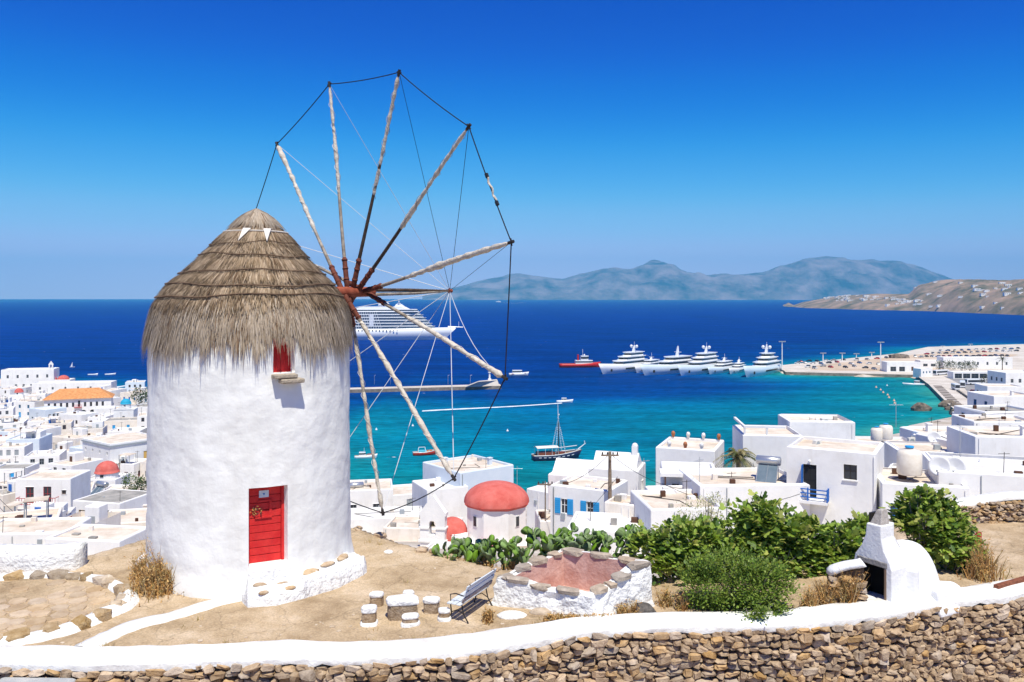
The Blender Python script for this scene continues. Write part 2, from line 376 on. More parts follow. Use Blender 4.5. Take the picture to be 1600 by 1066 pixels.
t1 = n_.new('ShaderNodeTexNoise'); t1.inputs['Scale'].default_value = .8; t1.inputs['Detail'].default_value = 9; t1.inputs['Roughness'].default_value = .7; l_.new(g.outputs['Position'], t1.inputs['Vector'])
r1 = n_.new('ShaderNodeValToRGB'); e = r1.color_ramp.elements; e[0].position = .34; e[0].color = (.33, .235, .14, 1); e[1].position = .66; e[1].color = (.60, .47, .33, 1)
e = r1.color_ramp.elements.new(.5); e.color = (.475, .355, .225, 1)
l_.new(t1.outputs['Fac'], r1.inputs['Fac'])
t2 = n_.new('ShaderNodeTexNoise'); t2.inputs['Scale'].default_value = 26; t2.inputs['Detail'].default_value = 4; l_.new(g.outputs['Position'], t2.inputs['Vector'])
t3 = n_.new('ShaderNodeTexVoronoi'); t3.inputs['Scale'].default_value = 9; l_.new(g.outputs['Position'], t3.inputs['Vector'])
mr = n_.new('ShaderNodeMapRange'); mr.inputs['From Min'].default_value = .25; mr.inputs['From Max'].default_value = .75; mr.inputs['To Min'].default_value = .75; mr.inputs['To Max'].default_value = 1.2; l_.new(t2.outputs['Fac'], mr.inputs['Value'])
vc = n_.new('ShaderNodeTexVoronoi'); vc.feature = 'DISTANCE_TO_EDGE'; vc.inputs['Scale'].default_value = .75; vw = n_.new('ShaderNodeVectorMath'); vw.operation = 'ADD'; tw = n_.new('ShaderNodeTexNoise'); tw.inputs['Scale'].default_value = 1.6; tw.inputs['Detail'].default_value = 6
l_.new(g.outputs['Position'], tw.inputs['Vector']); l_.new(g.outputs['Position'], vw.inputs[0]); l_.new(tw.outputs['Color'], vw.inputs[1]); l_.new(vw.outputs[0], vc.inputs['Vector'])
mc = n_.new('ShaderNodeMapRange'); mc.inputs['From Max'].default_value = .02; mc.inputs['To Min'].default_value = .72; mc.inputs['To Max'].default_value = 1; l_.new(vc.outputs['Distance'], mc.inputs['Value'])
mk = n_.new('ShaderNodeMath'); mk.operation = 'MULTIPLY'; l_.new(mr.outputs[0], mk.inputs[0]); l_.new(mc.outputs[0], mk.inputs[1])
hv = n_.new('ShaderNodeHueSaturation'); l_.new(r1.outputs[0], hv.inputs['Color']); l_.new(mk.outputs[0], hv.inputs['Value']); l_.new(hv.outputs[0], b.inputs['Base Color'])
ad = n_.new('ShaderNodeMath'); ad.operation = 'MULTIPLY_ADD'; ad.inputs[1].default_value = .4; l_.new(t3.outputs['Distance'], ad.inputs[0]); l_.new(t2.outputs['Fac'], ad.inputs[2])
bp = n_.new('ShaderNodeBump'); bp.inputs['Strength'].default_value = .55; bp.inputs['Distance'].default_value = .05; l_.new(ad.outputs[0], bp.inputs['Height']); l_.new(bp.outputs[0], b.inputs['Normal'])
EARTH = m; MATS['earth'] = m
tag(me.build('terrace_ground', EARTH, smooth=True), 'bare sandy earth terrace around the windmill', kind='structure')
me = MB()
for j in range(12):
    for i in range(30):
        x = -22 + 44 * i / 29; y = 4 + 16.5 * j / 11; me.v.append(Vector((x, y, lerp(-9.75, -8.62, sstep(2, 12, x)) + .06 * nz(x, y))))
for j in range(11):
    for i in range(29): me.f.append((j*30+i, j*30+i+1, (j+1)*30+i+1, (j+1)*30+i)); me.m.append(0)
tag(me.build('lower_path', EARTH, smooth=True), 'earth path along the foot of the dry stone wall', kind='structure')

# ---------------------------------------------------------------- dry stone walls
STONE = mat('wall_stone', (.33, .225, .135), .92, (.50, .375, .25), 5, .7, 30, .15, objrand=.27, bdist=.03)
STONEJ = mat('wall_stone_small', (.27, .185, .115), .92, (.50, .375, .25), 7, .6, 30, .15, bdist=.03)
CORE = mat('dark_wall_core', (.10, .065, .04), .95, (.17, .115, .07), 6)  # dark brown core that shows in the gaps between stones
def stone_mesh(k):
    bm = bmesh.new(); bmesh.ops.create_cube(bm, size=1)
    r_ = random.Random(100 + k)
    bmesh.ops.bevel(bm, geom=list(bm.edges), offset=r_.uniform(.16, .27), segments=1, affect='EDGES')
    for v in bm.verts: v.co += Vector((r_.uniform(-.12, .12), r_.uniform(-.10, .10), r_.uniform(-.13, .13)))
    me = bpy.data.meshes.new('stone'); bm.to_mesh(me); bm.free(); me.materials.append(STONE)
    me.polygons.foreach_set('use_smooth', [r_.random() < .0] * len(me.polygons)); return me
STM = [stone_mesh(k) for k in range(10)]
def stone_face(root, path, ztop, zbot_f, hmin, hmax, wmin, wmax, limit, frame=True):
    """courses of uneven stones on the face of a wall that follows a path; the largest seen become objects of their own"""
    L = [0]
    for a, b in zip(path, path[1:]): L.append(L[-1] + (b - a).length)
    tot = L[-1]; items = []
    def at(s):
        s = max(0, min(tot - 1e-4, s))
        for i in range(len(path) - 1):
            if s <= L[i+1]:
                t = (s - L[i]) / (L[i+1] - L[i]); d = (path[i+1] - path[i]).normalized(); return path[i].lerp(path[i+1], t), d
    z = 0.0; top = 0
    while z < 3.2:
        h = rnd.uniform(hmin, hmax); s = rnd.uniform(-.2, 0)
        while s < tot:
            w = rnd.uniform(wmin, wmax) * (1 + .25 * (h - hmin) / (hmax - hmin))
            big = rnd.random() < .07 and z > .02
            p, d = at(s + w/2); zc = ztop - z - h/2 + .035 * math.sin(s * 1.7 + z * 5) + .02 * rnd.uniform(-1, 1)
            if zc > zbot_f(p.x) - .1 and 0 < s + w/2 < tot:
                items.append((p, d, zc, w * rnd.uniform(.9, 1.06), h * (rnd.uniform(1.4, 1.9) if big else rnd.uniform(.82, 1.15)), rnd.uniform(.16, .30) + (.06 if big else 0)))
            s += w
        z += h
    def vis(it):
        p = it[0]; px = 800 + F * p.x / p.y; py = HY - F * it[2] / p.y
        return 0 < px < 1600 and py < 1070
    seen = [i for i in items if vis(i)]; hid = [i for i in items if not vis(i)]
    seen.sort(key=lambda i: -i[3] * i[4] / i[0].y ** 2)
    def M(it):
        p, d, zc, w, h, dp = it; a = math.atan2(d.y, d.x)
        nrm = Vector((d.y, -d.x, 0))
        return Matrix.Translation(Vector((p.x, p.y, zc)) + nrm * rnd.uniform(-.07, .03)) @ Matrix.Rotation(a + rnd.uniform(-.15, .15), 4, 'Z') @ Matrix.Rotation(rnd.uniform(-.32, .32), 4, 'Y') @ Matrix.Rotation(rnd.uniform(-.12, .12), 4, 'X') @ Matrix.Diagonal((w, dp, h, 1))
    for it in seen[:limit]:
        o = link('stone', rnd.choice(STM), root); o.matrix_basis = M(it)
    mb = MB(); rest = seen[limit:] + hid
    for it in rest:
        s = rnd.choice(STM); mb.X = M(it); mb.add([v.co for v in s.vertices], [tuple(p.vertices) for p in s.polygons])
    if rest: tag(mb.build('small_stones', STONEJ, root), kind='stuff')
def coping(root, path, width, z, drip, mt, n_in=5, thick_noise=.03, side=1):
    me = MB(); cs = []
    prof = [(-.03, -drip), (-.05, -drip*.45), (-.03, -.03), (.06, .0), (width*.35, .02), (width*.7, .015), (width - .06, -.01), (width, -.05), (width + .02, -.3)]
    for i, p in enumerate(path):
        d = (path[min(i+1, len(path)-1)] - path[max(0, i-1)]).normalized(); nb = Vector((-d.y, d.x, 0)) * side
        for k, (u, w) in enumerate(prof):
            j = thick_noise * nz(p.x * 2.2, p.y * 2.2, k * .6); jj = (.07 * nz(p.x * 3.3, k) + .04 * nz(p.x * 11, k)) if k < 1 else 0
            me.v.append(p + nb * (u + j) + Vector((0, 0, z + w + j * .6 + jj)))
    k = len(prof)
    for i in range(len(path) - 1):
        for j in range(k - 1): me.f.append((i*k+j, (i+1)*k+j, (i+1)*k+j+1, i*k+j+1)); me.m.append(0)
    for e in (0, len(path) - 1):
        f = tuple(range(e*k, e*k + k)); me.f.append(f if e == 0 else f[::-1]); me.m.append(0)
    return me.build('coping', mt, root, smooth=True)
def core(root, path, back, ztop, zbot):
    me = MB()
    for i, p in enumerate(path):
        d = (path[min(i+1, len(path)-1)] - path[max(0, i-1)]).normalized(); nb = Vector((-d.y, d.x, 0))
        for u, z in ((.07, zbot), (.07, ztop), (back, ztop), (back, zbot)): q = p + nb * u; me.v.append(Vector((q.x, q.y, z)))
    for i in range(len(path) - 1):
        for j in range(3): me.f.append((i*4+j, (i+1)*4+j, (i+1)*4+j+1, i*4+j+1)); me.m.append(0)
    for e in (0, len(path) - 1): me.f.append((e*4, e*4+1, e*4+2, e*4+3)); me.m.append(0)
    return me.build('wall_core', CORE, root)
COPE = mat('whitewashed_coping', (.74, .73, .70), .8, (.84, .84, .82), 1.5, .7, 7, .2, bdist=.05, streak=(2.2, .5, (.55, .50, .42)))
wr = thing('dry_stone_wall', 'long dry stone wall with white coping along the bottom edge', 'wall', (0, 0, 0))
wp = resample(WALLS, .2); core(wr, wp, .5, -6.78, -10); coping(wr, wp, .72, -6.68, .19, COPE)
stone_face(wr, wp, -6.83, lambda x: lerp(-8.0, -9.2, sstep(-9, 11, x)), .075, .15, .10, .29, 300)
me = MB(); me.prism([(-9.75, 14.35), (-8.0, 14.2), (-7.45, 15.2), (-9.9, 15.24)], -9.8, -6.93, 0, taper=[(-9.3, 14.85), (-8.15, 14.8), (-7.9, 15.2), (-9.35, 15.24)])
CONC = mat('grey_cement', (.36, .37, .38), .9, (.47, .47, .46), 3, .4, 25, .2)
tag(bevel(me.build('cement_buttress', CONC), .09, 3), 'grey cement block against the wall in the bottom left corner', 'buttress')

# ---------------------------------------------------------------- the windmill
TC = Vector((-6.66, 21.3, 0)); TR = 2.44
mill = thing('windmill', 'white round windmill with thatched cap, bare sail poles and red door', 'windmill', (TC.x, TC.y, GZ))
def ml(p): return Vector(p) - Vector((TC.x, TC.y, GZ))            # world point in the mill's own frame
def cyl(a, r, z): return Vector((TC.x + r * math.sin(a), TC.y - r * math.cos(a), z))
def rad(a, z):
    t = (z + 7.0) / 6.6
    r = TR + .05 * (1 - t) + .035 * nz(math.sin(a) * 3.0, math.cos(a) * 3.0, z * 1.1) + .016 * nz(math.sin(a) * 9, math.cos(a) * 9, z * 3.4)
    r -= .34 * sstep(-1.05, -.55, z)
    r += .10 * sstep(-6.25, -6.9, z) * (1 + .5 * nz(a * 4, z))
    return r
DA, DW, DZ0, DZ1 = .452, .178, -6.15, -4.36; WA, WW, WZ0, WZ1 = .60, .105, -1.76, -.95
NA = 240; za = [-7.3 + .1 * i for i in range(69)]
for z in (DZ0, DZ1, WZ0, WZ1): 
    k = min(range(len(za)), key=lambda i: abs(za[i] - z)); za[k] = z
aa = [2 * math.pi * i / NA for i in range(NA)]
for a in (DA - DW, DA + DW, WA - WW, WA + WW):
    k = min(range(NA), key=lambda i: abs(aa[i] - a)); aa[k] = a
def hole(a, z):
    return (DA - DW < a < DA + DW and DZ0 < z < DZ1) or (WA - WW < a < WA + WW and WZ0 < z < WZ1)
me = MB()
for z in za:
    for a in aa: me.v.append(ml(cyl(a, rad(a, z), z)))
for j in range(len(za) - 1):
    for i in range(NA):
        i2 = (i + 1) % NA; am = (aa[i] + (aa[i2] if i2 else 2*math.pi)) / 2
        if not hole(am, (za[j] + za[j+1]) / 2): me.f.append((j*NA+i, j*NA+i2, (j+1)*NA+i2, (j+1)*NA+i)); me.m.append(0)
def reveal(a0, a1, z0, z1, dep):
    A = [a for a in aa if a0 - 1e-6 <= a <= a1 + 1e-6]; Z = [z for z in za if z0 - 1e-6 <= z <= z1 + 1e-6]
    loop = [(a, z0) for a in A] + [(a1, z) for z in Z[1:]] + [(a, z1) for a in A[-2::-1]] + [(a0, z) for z in Z[-2:0:-1]]
    vs = []
    for a, z in loop: vs += [ml(cyl(a, rad(a, z), z)), ml(cyl(a, TR - dep, z))]
    n = len(loop); me.add(vs, [(2*i, 2*((i+1) % n), 2*((i+1) % n)+1, 2*i+1) for i in range(n)])
reveal(DA - DW, DA + DW, DZ0, DZ1, .32); reveal(WA - WW, WA + WW, WZ0, WZ1, .30)
me.add([ml(cyl(a, 2.0, -.45)) for a in aa], [tuple(range(NA))])
TWALL = mat('mill_whitewash', (.775, .765, .725), .88, (.865, .855, .815), 1.1, .42, 5.0, .15, bdist=.05, streak=(1.5, .28, (.58, .54, .47)))
me.build('tower', TWALL, mill, smooth=True)
# red plank door
RED = mat('red_door_paint', (.55, .016, .018), .6, (.66, .035, .03), 5, .3, 40, .25, streak=(7, .5, (.40, .03, .03)))
dm = Matrix.Translation(ml(cyl(DA, TR - .27, DZ0))) @ Matrix.Rotation(DA, 4, 'Z')
dw = DW * TR * 1.0; dh = DZ1 - DZ0
d = MB(); d.X = dm
d.box(-dw, dw, .03, .06, -.02, dh + .02); door = d.build('door', RED, mill)
d = MB(); d.X = dm; d.box(dw - .1, dw + .01, -.045, .03, -.02, dh + .01); d.box(-dw - .01, -dw + .05, -.04, .03, -.02, dh + .01); d.box(-dw + .05, dw - .1, -.04, .03, dh - .07, dh + .01)
bevel(d.build('door_frame', RED, door), .012)
z = 0
for k in range(10):
    h = dh / 10.4; d = MB(); d.X = dm; d.box(-dw + .055, dw - .105, -.012 + .004 * (k % 3), .028, z + .006, z + h - .007); bevel(d.build('plank', RED, door), .008); z += h
d = MB(); d.X = dm; d.box(-.26, .12, -.035, -.013, 1.02, 1.06); d.box(-.2, .12, -.035, -.013, 1.40, 1.44); d.box(.06, .12, -.03, -.013, 1.06, 1.40); d.build('hatch_trim', RED, door)
d = MB(); d.X = dm; d.box(-.17, .05, -.03, -.016, 1.50, 1.66); sg = d.build('notice_plate', mat('notice_plate_grey', (.55, .62, .68), .5), door)
d = MB(); d.X = dm; d.tube([(-.06, -.031, 1.58), (-.06, -.034, 1.58)], .022, 8); d.build('notice_mark', mat('notice_blue', (.05, .2, .5), .5), door)
d = MB(); d.X = dm
for k in range(26):
    a = rnd.uniform(0, 6.28); r = rnd.uniform(.04, .13); c = Vector((-.24 + r * math.cos(a), -.05 + rnd.uniform(-.02, .02), 1.2 + r * math.sin(a)))
    t = Vector((rnd.uniform(-.05, .05), rnd.uniform(-.03, .01), rnd.uniform(-.05, .05))); d.tube([c, c + t], [.016, .004], 4, k % 2)
d.build('dried_wreath', [DMETAL, mat('dried_straw_gold', (.45, .25, .08), .8)], door)
# small shuttered window with a stone sill
wm = Matrix.Translation(ml(cyl(WA, TR - .26, WZ0))) @ Matrix.Rotation(WA, 4, 'Z'); ww = WW * TR
d = MB(); d.X = wm; d.box(-ww, ww, .02, .05, -.02, .85); win = d.build('window', RED, mill)
for k in range(4):
    d = MB(); d.X = wm; x0 = -ww + .04 + k * (2*ww - .08) / 4; d.box(x0 + .004, x0 + (2*ww - .08) / 4 - .004, -.012, .018, .03, .83); d.build('shutter_board', RED, win)
d = MB(); d.X = wm; d.box(-ww - .01, -ww + .04, -.04, .02, -.02, .83); d.box(ww - .04, ww + .01, -.04, .02, -.02, .83); d.box(-ww + .04, ww - .04, -.04, .02, -.02, .03); d.build('window_frame', RED, win)
SILL = mat('sill_stone', (.30, .25, .19), .9, (.48, .40, .30), 8, .5, 30)
d = MB(); d.X = wm; d.prism([(-.30, -.50), (.24, -.52), (.27, -.2), (-.3, -.15)], -.11, -.02, 0); bevel(d.build('sill', SILL, mill), .02)
d = MB(); d.X = wm; d.prism([(-.16, -.56), (.40, -.55), (.38, -.2), (-.14, -.2)], -.23, -.125, 0); bevel(d.build('sill', SILL, mill), .03)
# thatch: a base dome and rows of straw hanging over each other
PROF = [(.02, 2.26), (.24, 2.13), (.48, 1.92), (.74, 1.64), (1.0, 1.32), (1.27, 1.03), (1.50, .80), (1.68, .62), (1.88, .44), (2.03, .28), (2.20, .04), (2.31, -.16), (2.40, -.42), (2.44, -.62)]
CAPX = Vector((.12, 0, 0))
def cap_pt(a, r, z, lift=0):
    sk = sstep(-.6, 2.2, z); r *= .972
    k = 1 + .02 * nz(math.cos(a) * 2, math.sin(a) * 2, z * 2)
    return ml((TC.x + (r * k + lift) * math.sin(a) + CAPX.x * sk, TC.y - (r * k + lift) * math.cos(a), z))
me = MB(); NB = 72
for r, z in PROF:
    for i in range(NB): me.v.append(cap_pt(2 * math.pi * i / NB, r, z))
for j in range(len(PROF) - 1):
    for i in range(NB): me.f.append((j*NB+(i+1) % NB, j*NB+i, (j+1)*NB+i, (j+1)*NB+(i+1) % NB)); me.m.append(0)
UNDER = mat('thatch_underlayer', (.17, .105, .055), .95, (.34, .24, .15), 4, .8, 40, .05)
roof = me.build('thatched_cap', UNDER, mill, smooth=True)
BASEP = PROF; PROF = PROF[:-2] + [(2.38, -.38), (2.45, -.62), (2.49, -.88), (2.51, -1.2)]
SL = [0]
for (r0, z0), (r1, z1) in zip(PROF, PROF[1:]): SL.append(SL[-1] + math.hypot(r1 - r0, z1 - z0))
def prof_at(s):
    if s >= SL[-1]: return PROF[-1][0] + .02, PROF[-1][1] - (s - SL[-1])
    for i in range(len(SL) - 1):
        if s <= SL[i+1]:
            t = (s - SL[i]) / (SL[i+1] - SL[i]); return lerp(PROF[i][0], PROF[i+1][0], t), lerp(PROF[i][1], PROF[i+1][1], t)
TONES = [(.46, .36, .26), (.40, .31, .22), (.54, .44, .33), (.33, .24, .155), (.62, .53, .42), (.22, .13, .07), (.38, .33, .27)]
th = MB(); th.c = []
def strand(a, s0, ln, w, lift0, lift1, tone, da, tip=1.0):
    pts = []
    for k in range(4):
        t = k / 3; s = s0 + ln * t; r, z = prof_at(s); pts.append((a + da * t, r, z, lerp(lift0, lift1, t) + .02 * math.sin(t * 3)))
    vs = []; 
    for k, (aa_, r, z, lf) in enumerate(pts):
        hw = w / max(r, .25) * (1, .9, .7, .15)[k] / 2
        vs += [cap_pt(aa_ - hw, r, z, lf), cap_pt(aa_ + hw, r, z, lf)]
    th.add(vs, [(0, 1, 3, 2), (2, 3, 5, 4), (4, 5, 7, 6)])
    for k in range(8):
        f = (k // 2) / 3; q = (.9 + .2 * f) * lerp(1, tip, f * f); th.c.append((tone[0] * q, tone[1] * q * lerp(1, .92, (1 - tip) * f), tone[2] * q * lerp(1, .8, (1 - tip) * f)))
def s_of_z(z):
    for i in range(len(SL) - 1):
        if PROF[i][1] >= z >= PROF[i+1][1]: return lerp(SL[i], SL[i+1], (PROF[i][1] - z) / (PROF[i][1] - PROF[i+1][1]))
    return SL[-1]
BZ = [1.64, 1.33, 1.03, .62, .30, .04]                          # heights of the tie rings
BS = [s_of_z(z) for z in BZ]
rows = [(0.0, .85, 1500, 0)] + [(s - .06, (BS[i+1] - s + .16) if i < 5 else .5, int(1500 + 2600 * prof_at(s)[0] / 2.5), 1) for i, s in enumerate(BS)] + [(BS[-1] + .08, .6, 5200, 2), (BS[-1] + .25, .75, 4600, 3), (BS[-1] + .42, .62, 4600, 3)]
for ri, (s0, ln, cnt, kd) in enumerate(rows):
    for k in range(cnt):
        a = rnd.uniform(0, 2 * math.pi)
        if -math.cos(a - .305) > .35 and rnd.random() < .5: continue          # thinner round the far side
        cl = nz(math.cos(a) * 7, math.sin(a) * 7, ri * 3.1); c2 = nz(math.cos(a) * 18, math.sin(a) * 18, ri * 2.3)
        wob = .05 * math.sin(a * 2 + s0 * 7)
        s = s0 + rnd.uniform(-.08, .10) + wob; L_ = ln * rnd.uniform(.6, 1.05) * (1 + .25 * cl); w_ = rnd.uniform(.016, .034); l1 = (.085 if kd == 1 else .05) + rnd.uniform(0, .06)
        tn = TONES[min(6, max(0, int(abs(rnd.gauss(0, 1.9)))))]; tip = 1.0
        if kd == 1:
            if c2 > -.18 and rnd.random() < .85: tip = rnd.uniform(.10, .42)      # weathered brown ends, with shade of the ragged gaps painted in
            if rnd.random() < .12: s += rnd.uniform(.05, .25)
            tn = (tn[0] * 1.02, tn[1] * .93, tn[2] * .80)
        if kd >= 2:
            L_ = rnd.uniform(.7, 1.1) * (1 + .34 * cl + .42 * c2 + .25 * nz(math.cos(a) * 2.4, math.sin(a) * 2.4, 9)) * (1 if kd == 3 else .8); s = s0 + rnd.uniform(-.22, .25); l1 = .05 + rnd.uniform(0, .09) + .06 * cl; w_ = rnd.uniform(.014, .030)
            L_ *= .86
            if rnd.random() < .25 and c2 > .1: L_ += .22
            if abs((a - WA + math.pi) % (2 * math.pi) - math.pi) < .13: L_ *= .8
        if nz(math.cos(a) * 4, math.sin(a) * 4, ri * 5.3) > .30 and rnd.random() < .5: tn = TONES[5] if rnd.random() < .5 else TONES[3]
        v = rnd.uniform(.62, 1.02); g_ = sum(tn) / 3; tn = tuple(lerp(c, g_, .12) * v for c in tn)
        strand(a, max(0, s), L_, w_, .0 + rnd.uniform(0, .02), l1, tn, rnd.gauss(0, .045) / max(.5, prof_at(max(0, s))[0]), tip)
STRAW = mat('straw', (.4, .3, .2), .9, attr='tint', spec=.1)
tag(th.build('straw_thatch', STRAW, roof), kind='stuff')
STICK = mat('thatch_battens', (.10, .06, .035), .9, (.2, .13, .08), 10)
for s, rr in ((BS[2], .017), (BS[3], .02), (BS[4], .02), (BS[5], .02), (BS[1], .01)):
    pts = []
    for i in range(73):
        a = 2 * math.pi * i / 72; r, z = prof_at(s + .05 * math.sin(a * 2 + s * 7) + .025 * math.sin(a * 7 + s) + .015 * nz(a * 9, s)); pts.append(cap_pt(a, r, z, .13 + .02 * nz(a * 5, s * 3)))
    d = MB(); d.tube(pts, rr, 5, 0, False); d.build('batten_ring', STICK, roof)
PALE = mat('pale_wood', (.62, .56, .48), .85, (.72, .67, .6), 8)
pts = [cap_pt(2 * math.pi * i / 48, *prof_at(BS[0]), .075) for i in range(49)]
d = MB(); d.tube(pts, .017, 5, 0, False); d.build('rope_ring', PALE, roof)
for a in (.02, .62):
    p = cap_pt(a, *prof_at(BS[0] - .06), .14); q = cap_pt(a - .09, *prof_at(BS[0] + .36), .2); s_ = Vector((.085, .03, 0))
    d = MB(); d.add([p - s_, p + s_, q, p - s_ + Vector((0, .05, .02)), p + s_ + Vector((0, .05, .02)), q + Vector((0, .04, 0))], [(0, 1, 2), (5, 4, 3), (0, 3, 4, 1), (1, 4, 5, 2), (2, 5, 3, 0)]); d.build('peg', PALE, roof)
# wheel of twelve poles, facing away to the right
AZ = .8188; AX = Vector((math.cos(AZ), math.sin(AZ), .014)).normalized(); WV = Vector((math.sin(AZ), -math.cos(AZ), 0)); UV = WV.cross(AX)
if UV.z < 0: UV = -UV
HC = Vector((-4.146, 22.006, .1293)) * 1.068; WR = 5.768 * 1.068; PH = -.7092
RUST = mat('red_brown_timber', (.22, .045, .02), .75, (.34, .09, .045), 6, .3, 30)
SOCK = mat('dark_red_timber', (.10, .028, .016), .8, (.19, .055, .032), 7, .3, 30)
PGREY = mat('weathered_pole', (.20, .165, .13), .85, (.42, .36, .29), 5, .4, 30); PDARK = mat('dark_pole', (.045, .03, .022), .85, (.11, .075, .05), 6, .3, 30)
SAIL = mat('furled_canvas', (.46, .40, .32), .9, (.68, .62, .53), 7, .6, 22, .1)
d = MB(); d.tube([ml(HC - AX * 3.0), ml(HC - AX * .3), ml(HC + AX * .62), ml(HC + AX * .66)], [.16, .155, .14, .1], 14); shaft = smooth_angle(d.build('wind_shaft', RUST, mill))
BT = HC + AX * 3.62
d = MB(); d.tube([ml(HC + AX * .5 + UV * .05), ml(HC + AX * 2 + UV * .035), ml(BT)], [.055, .05, .03], 8); d.build('bowsprit', PDARK, mill)
d = MB(); d.tube([ml(HC + AX * .5 - UV * .08), ml(HC + AX * 2.2 - UV * .06), ml(BT)], [.05, .045, .03], 8); d.build('bowsprit', PGREY, mill)
d = MB(); d.tube([ml(BT - AX * .06), ml(BT + AX * .08)], .06, 8); d.tube([ml(BT + UV * .09), ml(BT - UV * .09)], .022, 6); d.build('bowsprit_ring', RUST, mill)
ROPE = mat('dark_rope', (.012, .014, .022), .8); WIRE = mat('pale_stay', (.6, .62, .64), .6)
tips = []
for k in range(12):
    t = PH + k * math.pi / 6; dr = UV * math.cos(t) + WV * math.sin(t); off = AX * ((k % 6) * .16 - .42)
    tip = HC + dr * WR; tips.append(tip); root = HC + off
    side = dr.cross(AX)
    def pp(f, wob=0): return ml(root.lerp(tip, f) + side * (.05 * math.sin(f * 5 + k) * f * (1 - f) * 2 + wob))
    d = MB(); d.tube([pp(f / 10) for f in range(11)], [.055 - .026 * f / 10 for f in range(11)], 8)
    pole = d.build('sail_pole', PDARK if k in (2, 3, 9) else PGREY, mill, True)
    d = MB(); d.tube([pp(0), pp(.05), pp(.155), pp(.165)], [.075, .075, .068, .045], 8)
    for q in (.06, .11, .15): d.tube([pp(q - .004), pp(q + .004)], .084, 8)
    d.build('pole_socket', SOCK, pole, True)
    f0 = (.36, .45, .42, .40, .30, .30, .12, .10, .3, .3, .3, .3)[k]
    d = MB(); N = 64; pts = []; rr = []
    for i in range(N + 1):
        f = lerp(f0, .985, i / N); w_ = .053 + .006 * math.sin(i * 1.15 + k) + .022 * nz(f * 22, k * 3.7) + .05 * max(0, nz(f * 5, k * 1.9, 4))
        e_ = min(1, i / 5, (N - i) / 3 + .35); pts.append(pp(f, .012 * nz(i * .5, k))); rr.append(max(.036 - .01 * f, w_ * e_ * (1.1 if k in (0, 4, 5, 6) else .86)))
    d.tube(pts, rr, 9); d.build('furled_sail', SAIL, pole, True)
    d = MB(); hl = []
    for i in range(120):
        f = lerp(f0 + .02, .97, i / 119); a = f * 62; w_ = .072 + .02 * nz(f * 22, k * 3.7); hl.append(pp(f) + (side * math.cos(a) + AX * math.sin(a)) * w_)
    d.tube(hl, .006, 4); d.build('lashing', PGREY if k in (2, 3) else PALE, pole)
    d = MB(); d.tube([pp(.985), pp(1.012)], .042, 7); d.tube([pp(1.0, -.09), pp(1.0, .09)], .02, 5); d.build('pole_tip', DMETAL, pole)
for k in range(12):
    a, b2 = tips[k], tips[(k + 1) % 12]; sag = .05 if k != 6 else .1
    d = MB(); d.tube([ml(a.lerp(b2, f / 6) - Vector((0, 0, sag * 4 * f / 6 * (1 - f / 6)))) for f in range(7)], .015, 5); o = d.build('rim_rope', ROPE, mill)
    if k == 3:
        d = MB(); pts = [ml(a.lerp(b2, f) + WV * .03 * math.sin(f * 60)) for f in [.45 + .01 * i for i in range(21)]]
        d.tube(pts, [.02 + .03 * abs(nz(i * .9)) for i in range(21)], 6); d.tube([ml(a.lerp(b2, .42)), ml(a.lerp(b2, .45))], .05, 6, 1); d.tube([ml(a.lerp(b2, .66)), ml(a.lerp(b2, .69))], .05, 6, 1); d.build('knotted_cloth', [SAIL, ROPE], o)
    d = MB(); c = BT + Vector((0, 0, 0)); sg = .0 if k not in (5,) else .45
    d.tube([ml(tips[k].lerp(c, f / 8) - Vector((0, 0, sg * 4 * f / 8 * (1 - f / 8)))) for f in range(9)], .007 if k < 5 else .010, 4); d.build('stay_line', ROPE if k in (2, 3, 4) else WIRE, mill)
# whitewashed plinth and steps in front of the door
pl = MB(); A0, A1 = -.05, 1.72; na, nr = 60, 16
def pl_top(a, u):
    out = interp([(-.05, .03), (.2, .08), (.27, .85), (.45, .98), (.62, .90), (.72, .72), (1.0, .74), (1.3, .80), (1.5, .55), (1.72, .05)], a)
    h = interp([(-.05, .06), (.24, .1), (.28, .60), (.62, .60), (.70, .50), (1.1, .42), (1.45, .40), (1.72, .1)], a)
    r = 2.28 + (out + .2) * u
    if .27 < a < .64: z = GZ + (.61 if u < .42 else .36 if u < .72 else .30)
    else: z = GZ + h * (1 - .35 * u)
    if u > .86: z = lerp(z, GZ - .25, ((u - .86) / .14) ** .8)
    q = nz(math.sin(a) * 7, math.cos(a) * 7, u * 3); r += .05 * q + .03 * nz(a * 22, u * 9); z += .05 * nz(a * 9, u * 5, 2) + .03 * nz(a * 26, u * 14, 5)
    return r, z
for i in range(na + 1):
    a = lerp(A0, A1, i / na)
    for j in range(nr + 1): r, z = pl_top(a, j / nr); pl.v.append(ml(cyl(a, r, z)))
for i in range(na):
    for j in range(nr): pl.f.append((i*(nr+1)+j, (i)*(nr+1)+j+1, (i+1)*(nr+1)+j+1, (i+1)*(nr+1)+j)); pl.m.append(0)
plinth = pl.build('stone_plinth', WHITE2, mill, smooth=False)
TANS = mat('bare_tan_stone', (.40, .28, .17), .9, (.58, .45, .31), 6, .5, 30, objrand=.15)
for a, u, sx_, sy_ in ((.80, .5, .26, .16), (1.02, .35, .22, .1), (1.28, .3, .3, .12), (.36, .60, .16, .07), (.53, .60, .16, .07), (.38, .80, .12, .06), (.56, .80, .16, .07)):
    r, z = pl_top(a, u); d = MB(); d.sphere((0, 0, 0), 1, 9, 4); o = d.build('inlaid_stone', TANS, plinth, True)
    p = ml(cyl(a, r, z)); o.location = p; o.rotation_euler = (0.1, 0, a + rnd.uniform(-.3, .3)); o.scale = (sx_, sy_, .05)

